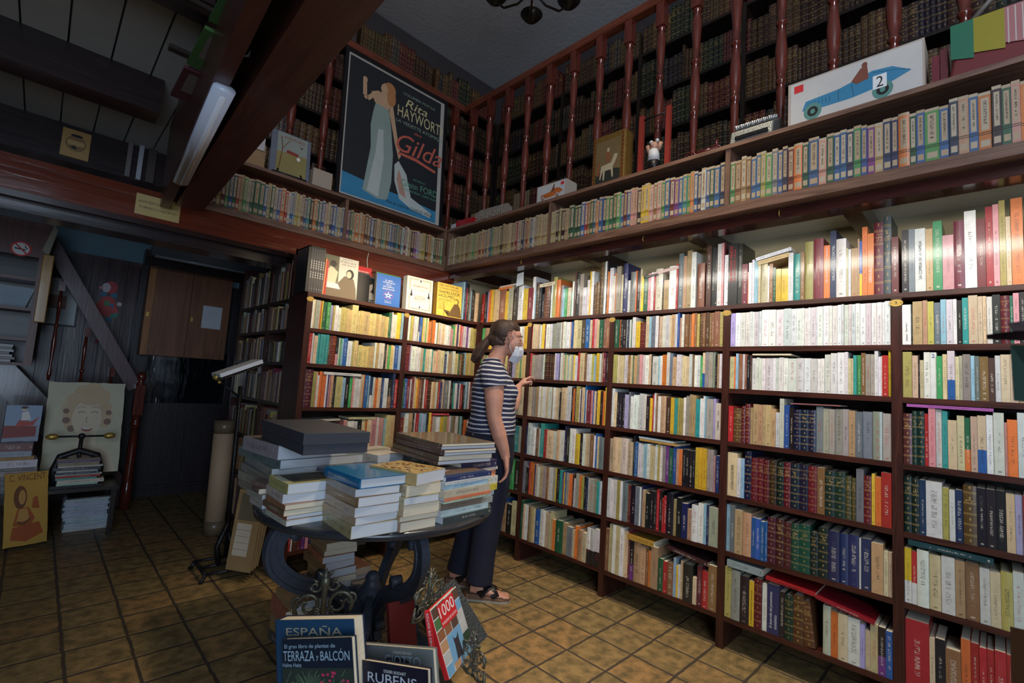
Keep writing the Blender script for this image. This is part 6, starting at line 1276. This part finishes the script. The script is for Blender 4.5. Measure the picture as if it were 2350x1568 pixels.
for y_ in (.05, .26):
    for x_ in (-.172, -.092): MB().tube([(x_, y_, TOP+.016), (x_+.01, y_, TOP+.016)], .016, 12).build('wheel', BLACKM, t)
t = thing('patchwork_bag', (-.10, -3.1, TOP), 'bright patchwork handbag with curved handle at the right end of the gallery', 'bag')
MB().prism([(-.15, -2.95, TOP), (-.15, -3.45, TOP), (-.13, -3.42, TOP+.28), (-.13, -3.0, TOP+.27)], (.10, 0, 0)).build('body', pm('bag_red', srgb(110, 40, 40), .6, .1), t, bevel=.01)
F = Face2D((-.152, -2.955, TOP+.005), (0, -1, 0), (.05, 0, 1), .48, .265)
for k, (c_, a, b) in enumerate((((34, 110, 80), .02, .16), ((150, 140, 30), .16, .34), ((170, 110, 110), .34, .5), ((150, 140, 30), .5, .68), ((34, 110, 80), .68, .95))): F.poly([(a, .42), (b, .34), (b, .98), (a, .98)], col('patch%d%d%d' % c_, *c_))
for k in range(4): F.line([(.36+.04*k, .40), (.36+.04*k, .96)], .004, col('patch_white', 190, 180, 170))
F.done('patchwork', t)
MB().tube([(-.10, -3.02, TOP+.27), (-.10, -3.08, TOP+.34), (-.10, -3.22, TOP+.37), (-.10, -3.34, TOP+.33), (-.10, -3.38, TOP+.27)], .010).build('handle', pm('bag_handle', srgb(120, 114, 104), .4, .05), t)
for k, c_ in enumerate(((110, 30, 44), (96, 28, 36))): tag(MB().box((-.12, -2.905-.026*k-.024, TOP), (.02, -2.905-.026*k, TOP+.17+.02*k)).build('gallery_volume', col('vol%d' % k, *c_)), ['dark red volume right beside the blue racing car carton', 'dark red volume between carton and patchwork bag'][k], 'book')
# easel picture, white carton and board on the back gallery
t = thing('comic_in_sleeve', (-1.54, .33, TOP), 'old illustrated book in a clear sleeve on a small black easel', 'book')
slab((-1.672, .315, 2.592), (1, 0, 0), (0, .08, 1), .262, .305, .012).build('sleeve', pm('sleeve_grey', srgb(110, 120, 134), .2, .05, coat=.5), t)
F = Face2D((-1.635, .313, 2.605), (1, 0, 0), (0, .08, 1), .20, .285); F.poly([(0, 0), (1, 0), (1, .55), (0, .5)], col('comic_green', 150, 140, 84)); F.poly([(0, .5), (1, .55), (1, 1), (0, 1)], col('comic_sky', 150, 160, 150)); F.text('AVENTURES', .55, .90, .7, .07, col('comic_red', 150, 60, 50)); F.line([(.1, .1), (.18, .6), (.12, .9)], .006, col('sepia', 112, 66, 30)); F.line([(.18, .6), (.4, .85)], .004, col('sepia', 112, 66, 30))
F.poly([(.3, .52), (.34, .60), (.7, .58), (.72, .50)], col('comic_red', 150, 60, 50)); F.poly([(.72, .80), (.8, .76), (.9, .80), (.8, .73)], INK); F.ell(.72, .45, .06, .05, WHITEI); F.done('cover_print', t)
MB().tube([(-1.63, .29, TOP), (-1.62, .31, TOP+.05)], .006).tube([(-1.46, .29, TOP), (-1.47, .31, TOP+.05)], .006).tube([(-1.66, .30, TOP+.02), (-1.43, .30, TOP+.02)], .006).build('easel', BLACKM, t)
tag(MB().box((-1.39, .30, TOP), (-1.25, .40, TOP+.14)).build('small_carton', pm('carton_beige', srgb(176, 160, 142), .6, .05), None, bevel=.002), 'small plain beige carton between the easel book and the poster', 'box')
t = thing('leaning_board', (-1.80, .40, TOP), 'brown board with a white top half, half hidden by the big beam', 'board')
slab((-1.86, .36, TOP), (1, 0, 0), (0, .05, 1), .17, .20, .01).build('board', KR, t)
slab((-1.85, .358, TOP+.15), (1, 0, 0), (0, .05, 1), .15, .11, .008).build('white_card', col('card_white', 200, 198, 196), t)
# chandelier
t = thing('chandelier', (-.74, -1.13, 4.64), 'dark iron chandelier with candle cup and curled arms, cut by the top edge', 'chandelier')
IR = pm('chandelier_iron', srgb(34, 32, 26), .35, .1, metal=.5)
MB().tube([(-.74, -1.13, 4.65), (-.74, -1.13, 3.88)], .008).build('chain', IR, t)
MB().lathe((-.74, -1.13, 3.64), [(.01, 0), (.03, .03), (.05, .10), (.03, .18), (.02, .26)], 16).build('stem', IR, t)
for k in range(6):
    a = math.radians(60*k + 45); c = Vector((math.cos(a), math.sin(a), 0)); b0 = Vector((-.74, -1.13, 3.66))
    arm = MB().tube([b0, b0 + c*.10 - Vector((0, 0, .05)), b0 + c*.20 - Vector((0, 0, .04)), b0 + c*.27 + Vector((0, 0, .03)), b0 + c*.27 + Vector((0, 0, .06))], .007, 8).build('arm', IR, t)
    MB().lathe(b0 + c*.27, [(.006, .0), (.05, .035), (.074, .065), (.068, .068), (.012, .05)], 20).build('cup', IR, arm)
    MB().lathe(b0 + c*.27, [(.010, .07), (.010, .14), (.003, .16)], 10).build('candle', pm('candle_wax', srgb(200, 170, 110), .5, .05), arm)
# near things at the right-hand edge of the view
t = thing('near_bookstand', CAM + ray(2320, 840)*.62, 'blurred dark wooden book stand close to the camera at the right edge', 'stand')
P_ = lambda u_, v_, d_: CAM + ray(u_, v_)*d_
MB().prism([P_(2264, 768, .66), P_(2420, 748, .60), P_(2420, 786, .60), P_(2264, 779, .66)], ray(2330, 770)*.03).build('ledge', DARK_X, t)
MB().prism([P_(2312, 742, .63), P_(2440, 722, .60), P_(2440, 756, .60), P_(2322, 760, .62)], ray(2370, 740)*.03).build('top_rail', DARK_X, t)
MB().prism([P_(2318, 792, .64), P_(2420, 792, .60), P_(2420, 930, .60), P_(2326, 920, .63)], ray(2370, 820)*.02).build('green_panel', col('dark_green_panel', 44, 66, 56), t)
t = thing('near_carton', P_(2340, 1500, .9), 'brown carton corner at the bottom right edge of the view', 'box')
MB().prism([P_(2318, 1438, .95), P_(2460, 1470, .80), P_(2460, 1700, .80), P_(2322, 1640, .95)], ray(2360, 1540)*.12).build('body', pm('brown_carton', srgb(96, 70, 56), .7, .08), t)
# ---------------------------------------------------------------- the woman at the shelves
FW = Vector((.71, -.704, 0)).normalized(); LT = Vector((.704, .71, 0)).normalized(); P0 = Vector((-.545, -.865, 0)); UP = Vector((0, 0, 1))
def sg(u, v, lat=0.0):
    """the point seen at (u,v) that lies in her upright side plane, lat metres to her left"""
    d = ray(u, v); p = P0 + LT*lat; return CAM + d*((p-CAM).dot(LT)/d.dot(LT))
def gp(f, l, z): return P0 + FW*f + LT*l + UP*z
SKIN = pm('skin', srgb(206, 150, 128), .5, .06, 25, .1, 120); SKIN.node_tree.nodes['Principled BSDF'].inputs['Subsurface Weight'].default_value = .08
wm = thing('person', (P0.x, P0.y, 0), 'woman in striped navy shirt and white face mask, standing and reaching to the shelf', 'person')
def loft(mb, secs, n=20):
    """secs: (centre, half depth along FW, half width along LT)"""
    vs = []; fs = []; k = len(secs)
    for c, a, b in secs:
        for j in range(n):
            t_ = 2*math.pi*j/n; cs, sn = math.cos(t_), math.sin(t_); e = .85
            vs.append(c + FW*(a*math.copysign(abs(cs)**e, cs)) + LT*(b*math.copysign(abs(sn)**e, sn)))
    for i in range(k-1):
        for j in range(n): fs.append((i*n+j, i*n+(j+1) % n, (i+1)*n+(j+1) % n, (i+1)*n+j))
    fs += [tuple(reversed(range(n))), tuple((k-1)*n+j for j in range(n))]
    mb.add(vs, fs, 0, True)
def fball(mb, c, rf, rl, rz, tilt=0, n=18, m=12):
    vs = []; fs = []; f = FW*math.cos(tilt) - UP*math.sin(tilt); u = UP*math.cos(tilt) + FW*math.sin(tilt)
    for i in range(m+1):
        th = math.pi*i/m
        for j in range(n):
            a = 2*math.pi*j/n; vs.append(c + f*(rf*math.sin(th)*math.cos(a)) + LT*(rl*math.sin(th)*math.sin(a)) - u*(rz*math.cos(th)))
    for i in range(m):
        for j in range(n): fs.append((i*n+j, i*n+(j+1) % n, (i+1)*n+(j+1) % n, (i+1)*n+j))
    mb.add(vs, fs, 0, True)
def hand(mb, wrist, d, pn, s=1.0, curl=(.25, .35, .3), thumb=1, spread=.06, curls=None, pinch=False):
    d = d.normalized(); pn = (pn - d*pn.dot(d)).normalized(); lat = d.cross(pn)*thumb
    kn = wrist + d*.085*s
    mb.tube([wrist - d*.01, wrist + d*.02*s, wrist + d*.055*s, kn], [(.026*s, .019*s), (.034*s, .019*s), (.041*s, .016*s), (.039*s, .013*s)], 12, flat=lat)
    for k, (o_, ln) in enumerate(((.029, .066), (.010, .076), (-.010, .071), (-.029, .056))):
        dd = (d + lat*(o_*2.2*spread/.06)).normalized(); p = kn + lat*o_*s - d*.008; pts = [p]; cu = curls[k] if curls else curl; ang = 0
        for seg, (fr, c_) in enumerate(zip((.45, .32, .23), cu)):
            ang += c_; v = dd*math.cos(ang) + pn*math.sin(ang); p = p + v*(ln*s*fr*1.12); pts.append(p)
        mb.tube(pts, [.0098*s, .0088*s, .0078*s, .0058*s], 8); mb.ball(pts[-1], .0060*s, n=8, m=6)
    tb = wrist + d*.022*s + lat*.026*s; v1 = (d*.75 + lat*.62 + pn*.25).normalized(); v2 = (d*.95 + lat*(.15 if not pinch else .0) + pn*(.35 if not pinch else .7)).normalized()
    pts = [tb, tb + v1*.034*s, tb + v1*.034*s + v2*.030*s, tb + v1*.034*s + v2*.052*s]; mb.tube(pts, [.014*s, .0115*s, .0098*s, .0068*s], 8); mb.ball(pts[-1], .0070*s, n=8, m=6)
body = MB()
# torso and legs inside the clothes
loft(body, [(sg(1120, 1080), .12, .15), (sg(1122, 1030), .14, .155), (sg(1128, 975), .12, .135), (sg(1132, 930), .115, .14), (sg(1134, 885), .11, .155), (sg(1132, 858), .085, .155), (sg(1132, 842), .06, .11), (sg(1136, 828), .05, .06)])
body.tube([sg(1136, 834), sg(1144, 812), sg(1152, 790), sg(1157, 775)], [.062, .052, .053, .055], 14)
fball(body, sg(1161, 768), .090, .073, .092, .35); fball(body, sg(1176, 790), .055, .056, .075, .45); fball(body, sg(1181, 806), .036, .036, .036)
fball(body, sg(1186, 770), .030, .050, .032)           # brow
body.tube([sg(1194, 778), sg(1198, 788), sg(1198, 795)], [.007, .009, .010], 8)      # nose, under the mask
for s_ in (-1, 1): body.tube([sg(1196.5, 779.5, .018*s_), sg(1196, 779, .030*s_), sg(1192, 780, .044*s_)], [.004, .0065, .004], 6); body.tube([sg(1196, 786, .018*s_), sg(1195, 787, .031*s_), sg(1191, 786, .045*s_)], [.003, .0045, .003], 6)
for s_ in (-1, 1):                                       # ears
    body.tube([sg(1166, 770, .076*s_), sg(1168, 763, .082*s_), sg(1174, 763, .086*s_), sg(1176, 770, .086*s_), sg(1173, 779, .082*s_), sg(1169, 786, .078*s_), sg(1167, 788, .074*s_)], [.005, .0055, .006, .006, .0055, .006, .004], 8)
    fball(body, sg(1170, 774, .074*s_), .012, .005, .020)
# near (right) arm, hanging
body.tube([sg(1128, 852, -.15), sg(1134, 880, -.185), sg(1134, 915, -.20), sg(1134, 955, -.205), sg(1137, 970, -.205), sg(1146, 1000, -.20), sg(1156, 1032, -.195), sg(1161, 1053, -.19)],
          [(.062, .060), (.062, .058), (.056, .052), (.044, .044), (.043, .042), (.044, .040), (.033, .029), (.026, .022)], 16, flat=FW)
wr = sg(1161, 1050, -.19); hand(body, wr, sg(1163, 1090, -.185) - wr, -LT*.1 - FW, 1.0, (.30, .45, .35), thumb=1, spread=.03)
# far (left) arm, reaching to the shelf
W2 = at(1190, 888, 0, -.115); E2 = Vector((-.35, -.80, 1.13)); S2 = sg(1136, 852, .15)
body.tube([S2, S2*.5 + E2*.5 + Vector((0, 0, -.01)), E2, E2*.5 + W2*.5, W2], [.06, .052, .044, .040, .026], 14)
d2 = (at(1221, 852, 0, -.035) - W2)
hand(body, W2, d2, Vector((.75, -.45, -.6)), .98, thumb=-1, spread=.03, curls=[(.35, .75, .5), (.9, 1.1, .7), (1.0, 1.1, .7), (1.05, 1.1, .7)], pinch=True)
# legs and feet
def leg(pts, rad): body.tube(pts, rad, 14, flat=FW)
NL = [sg(1126, 1060, -.085), sg(1128, 1110, -.09), sg(1119, 1200, -.09), sg(1104, 1280, -.09), sg(1093, 1345, -.09)]
FL = [sg(1112, 1060, .08), sg(1102, 1110, .09), sg(1080, 1195, .10), sg(1058, 1265, .10), sg(1046, 1318, .10)]
leg(NL, [.095, .085, .058, .05, .036]); leg(FL, [.095, .085, .058, .05, .036])
def foot(ank, yaw=0.0):
    f = (FW + LT*yaw).normalized(); l = UP.cross(f)
    h = Vector((ank.x, ank.y, 0)) - f*.035
    body.tube([h + UP*.068, h + f*.05 + UP*.064, h + f*.12 + UP*.050, h + f*.175 + UP*.036, h + f*.20 + UP*.033], [(.030, .028), (.032, .032), (.038, .026), (.040, .015), (.036, .012)], 12, flat=l)
    body.tube([ank, h + f*.03 + UP*.075], [.034, .036], 12)
    for k in range(5): o_ = -.032+.016*k; p = h + f*.195 + l*o_ + UP*.032; body.tube([p, p + f*(.030-.002*abs(k-1)), p + f*(.040-.002*abs(k-1)) - UP*.003], [.0085+.002*(k == 0), .008, .005], 6)
    return h, f, l
NF = foot(NL[-1]); FF = foot(FL[-1], -.1)
def remesh(o, vx, smooth=4, fac=.5):
    m = o.modifiers.new('remesh', 'REMESH'); m.mode = 'VOXEL'; m.voxel_size = vx; m.use_smooth_shade = True
    m = o.modifiers.new('smooth', 'SMOOTH'); m.iterations = smooth; m.factor = fac; return o
remesh(body.build('body', SKIN, wm), .0045, 3)
def shirt_mat():
    m, nt, b = _new('striped_jersey'); L = nt.links
    g = N(nt, 'ShaderNodeTexCoord'); sp = N(nt, 'ShaderNodeSeparateXYZ'); L.new(g.outputs['Object'], sp.inputs[0])
    ns = N(nt, 'ShaderNodeTexNoise'); ns.inputs['Scale'].default_value = 5; L.new(g.outputs['Object'], ns.inputs['Vector'])
    z = math_(nt, 'MULTIPLY_ADD', math_(nt, 'SUBTRACT', ns.outputs['Fac'], .5), .03, sp.outputs[2])
    f = math_(nt, 'FRACT', math_(nt, 'DIVIDE', z, .0268)); L.new(mix(nt, math_(nt, 'LESS_THAN', f, .34), srgb(44, 48, 78), srgb(214, 212, 214)), b.inputs['Base Color'])
    b.inputs['Roughness'].default_value = .85
    n2 = N(nt, 'ShaderNodeTexNoise'); n2.inputs['Scale'].default_value = 14; L.new(g.outputs['Object'], n2.inputs['Vector']); bp = N(nt, 'ShaderNodeBump'); bp.inputs['Strength'].default_value = .5; bp.inputs['Distance'].default_value = .02
    L.new(n2.outputs['Fac'], bp.inputs['Height']); L.new(bp.outputs[0], b.inputs['Normal']); return m
sh = MB()
loft(sh, [(sg(1126, 992), .156, .172), (sg(1129, 972), .148, .164), (sg(1132, 953), .142, .158), (sg(1131, 932), .138, .160), (sg(1134, 912), .142, .168), (sg(1134, 892), .142, .172), (sg(1133, 872), .124, .174), (sg(1131, 856), .100, .168), (sg(1130, 842), .080, .135), (sg(1130, 830), .062, .088), (sg(1132, 823), .054, .070)], 28)
for l_ in (-.065, .065): fball(sh, sg(1164, 900, l_), .070, .066, .062, .2)
sh.tube([sg(1128, 846, -.12), sg(1131, 856, -.165), sg(1134, 872, -.19), sg(1136, 889, -.196)], [(.072, .06), (.076, .062), (.076, .062), (.074, .060)], 18, flat=FW)
sh.tube([S2 - LT*.04, S2, S2*.55 + E2*.45], [.07, .073, .068], 16)
remesh(sh.build('striped_shirt', shirt_mat(), wm), .006, 5)
TR = pm('navy_trousers', srgb(26, 29, 50), .85, .06, 30, .3, 8)
tr = MB()
loft(tr, [(sg(1118, 1085), .150, .168), (sg(1119, 1050), .165, .182), (sg(1122, 1015), .160, .178), (sg(1126, 980), .146, .163)], 26)
tr.tube([sg(1124, 1050, -.085), sg(1126, 1110, -.09), sg(1122, 1160, -.09), sg(1118, 1210, -.09), sg(1108, 1270, -.09), sg(1099, 1338, -.09)], [(.125, .10), (.118, .094), (.098, .082), (.082, .072), (.076, .068), (.080, .07)], 20, flat=FW)
tr.tube([sg(1112, 1050, .08), sg(1104, 1110, .09), sg(1092, 1155, .095), sg(1082, 1200, .10), sg(1066, 1260, .10), sg(1053, 1311, .10)], [(.125, .10), (.118, .094), (.10, .082), (.084, .072), (.076, .068), (.080, .07)], 20, flat=FW)
remesh(tr.build('navy_trousers', TR, wm), .007, 4)
MB().ball(sg(1085, 998, -.172), .008).build('trouser_button', pm('button_metal', srgb(90, 90, 96), .3, .05, metal=.7), wm)
HAIR = pm('brown_hair', srgb(76, 54, 42), .58, .30, 60, .3, 140, stretch=(.5, .5, .1))
ha = MB()
fball(ha, sg(1156, 763), .093, .081, .083, .3); fball(ha, sg(1174, 752), .060, .066, .044, .5); fball(ha, sg(1142, 780), .060, .064, .055); fball(ha, sg(1150, 788), .046, .066, .034); fball(ha, sg(1156, 780), .034, .074, .028)
ha.tube([sg(1132, 772), sg(1125, 776), sg(1120, 778)], [.04, .026, .018], 12)
ha.tube([sg(1124, 776), sg(1114, 788), sg(1103, 803), sg(1094, 818), sg(1088, 829), sg(1090, 833)], [(.018, .018), (.030, .028), (.037, .033), (.036, .030), (.024, .02), (.008, .008)], 14)
for k in range(10):
    a = -.028 + .0062*k; ha.tube([sg(1122, 778, a*.5), sg(1108, 797, a), sg(1096, 818, a*1.1), sg(1086 + k % 4, 832 - (k % 3)*3, a*.8)], [.006, .012, .011, .003], 6)
remesh(ha.build('hair', HAIR, wm), .0045, 2)
MB().tube([sg(1127, 768), sg(1123, 771), sg(1120, 776), sg(1121, 783), sg(1125, 786)], .007, 8).build('hair_tie', INK, wm)
MK = pm('mask_white', srgb(214, 220, 232), .8, .02, 60, .1, 200)
mk = MB(); c0 = [sg(1193, 791), sg(1202, 803), sg(1201, 817), sg(1188, 835)]
sd = lambda s_: [sg(1183, 796, .052*s_), sg(1180, 806, .060*s_), sg(1174, 816, .060*s_), sg(1167, 828, .046*s_)]
sm_ = lambda s_: [sg(1190, 793, .026*s_), sg(1194, 804, .040*s_), sg(1190, 818, .042*s_), sg(1179, 833, .026*s_)]
rows_ = [sd(-1), sm_(-1), c0, sm_(1), sd(1)]
mk.add([p for r_ in rows_ for p in r_], [(i*4+j, i*4+j+1, (i+1)*4+j+1, (i+1)*4+j) for i in range(4) for j in range(3)], 0, False)
mo = mk.build('face_mask', MK, wm); s_ = mo.modifiers.new('solid', 'SOLIDIFY'); s_.thickness = .003
for s_ in (-1, 1):
    MB().tube([sg(1191, 800, .045*s_), sg(1186, 788, .068*s_), sg(1179, 772, .078*s_), sg(1174, 764, .082*s_)], .0017, 6).tube([sg(1176, 812, .061*s_), sg(1171, 800, .070*s_), sg(1168, 788, .078*s_)], .0017, 6).build('mask_strap', MK, mo)
ey = MB()
for s_ in (-1, 1): ey.ball(sg(1192.3, 783, .030*s_), .0080, n=10, m=8)
ey.build('eyes', pm('eye_dark', srgb(60, 44, 40), .2, .05), wm)
eb = MB()
for s_ in (-1, 1): eb.tube([sg(1199, 775, .018*s_), sg(1197, 772, .034*s_), sg(1190, 774, .052*s_)], [.003, .0035, .002], 6)
eb.build('eyebrows', HAIR, wm)
MB().ball(sg(1168, 789, -.081), .0045).ball(sg(1168, 792, -.081), .0035).build('earring', pm('silver', srgb(150, 150, 156), .25, .05, metal=.9), wm)
MB().tube([W2*.97 + E2*.03 - d2.normalized()*.012, W2 - d2.normalized()*.026], .030, 16).build('watch', INK, wm)
for (h, f, l), nm in ((NF, 'near'), (FF, 'far')):
    so = MB(); pr = [(-.03, .0), (.0, -.002), (.09, 0), (.17, .002), (.235, .010)]; 
    outline = [(-.035, 0), (-.02, .032), (.04, .036), (.11, .040), (.18, .047), (.225, .036), (.243, 0), (.225, -.036), (.18, -.047), (.11, -.040), (.04, -.036), (-.02, -.032)]
    def top(x_): return .045 if x_ < .03 else max(.022, .045 - (x_-.03)*.19)
    lo = [h + f*x_ + l*y_ + UP*.001 for x_, y_ in outline]; mid = [h + f*x_ + l*y_ + UP*.014 for x_, y_ in outline]; hi = [h + f*x_ + l*y_ + UP*top(x_) for x_, y_ in outline]; n = len(outline)
    so.add(lo + mid, [tuple(reversed(range(n)))] + [(i, (i+1) % n, n+(i+1) % n, n+i) for i in range(n)], 0)
    so.add(mid + hi, [tuple(range(n, 2*n))] + [(i, (i+1) % n, n+(i+1) % n, n+i) for i in range(n)], 1)
    sb = so.build('sandal', [pm('sandal_sole', srgb(170, 160, 144), .6, .05), pm('cork_wedge', srgb(120, 90, 72), .7, .2, 80)], wm)
    MB().tube([h + f*.055 - l*.042 + UP*.04, h + f*.10 - l*.024 + UP*.082, h + f*.125 + l*.012 + UP*.082, h + f*.155 + l*.044 + UP*.036], [(.022, .003)]*4, 10, flat=f).tube([h + f*.055 + l*.042 + UP*.04, h + f*.10 + l*.024 + UP*.080, h + f*.125 - l*.012 + UP*.080, h + f*.155 - l*.044 + UP*.036], [(.022, .003)]*4, 10, flat=f).build('strap', pm('sandal_strap', srgb(30, 28, 30), .4, .2, 120), sb)
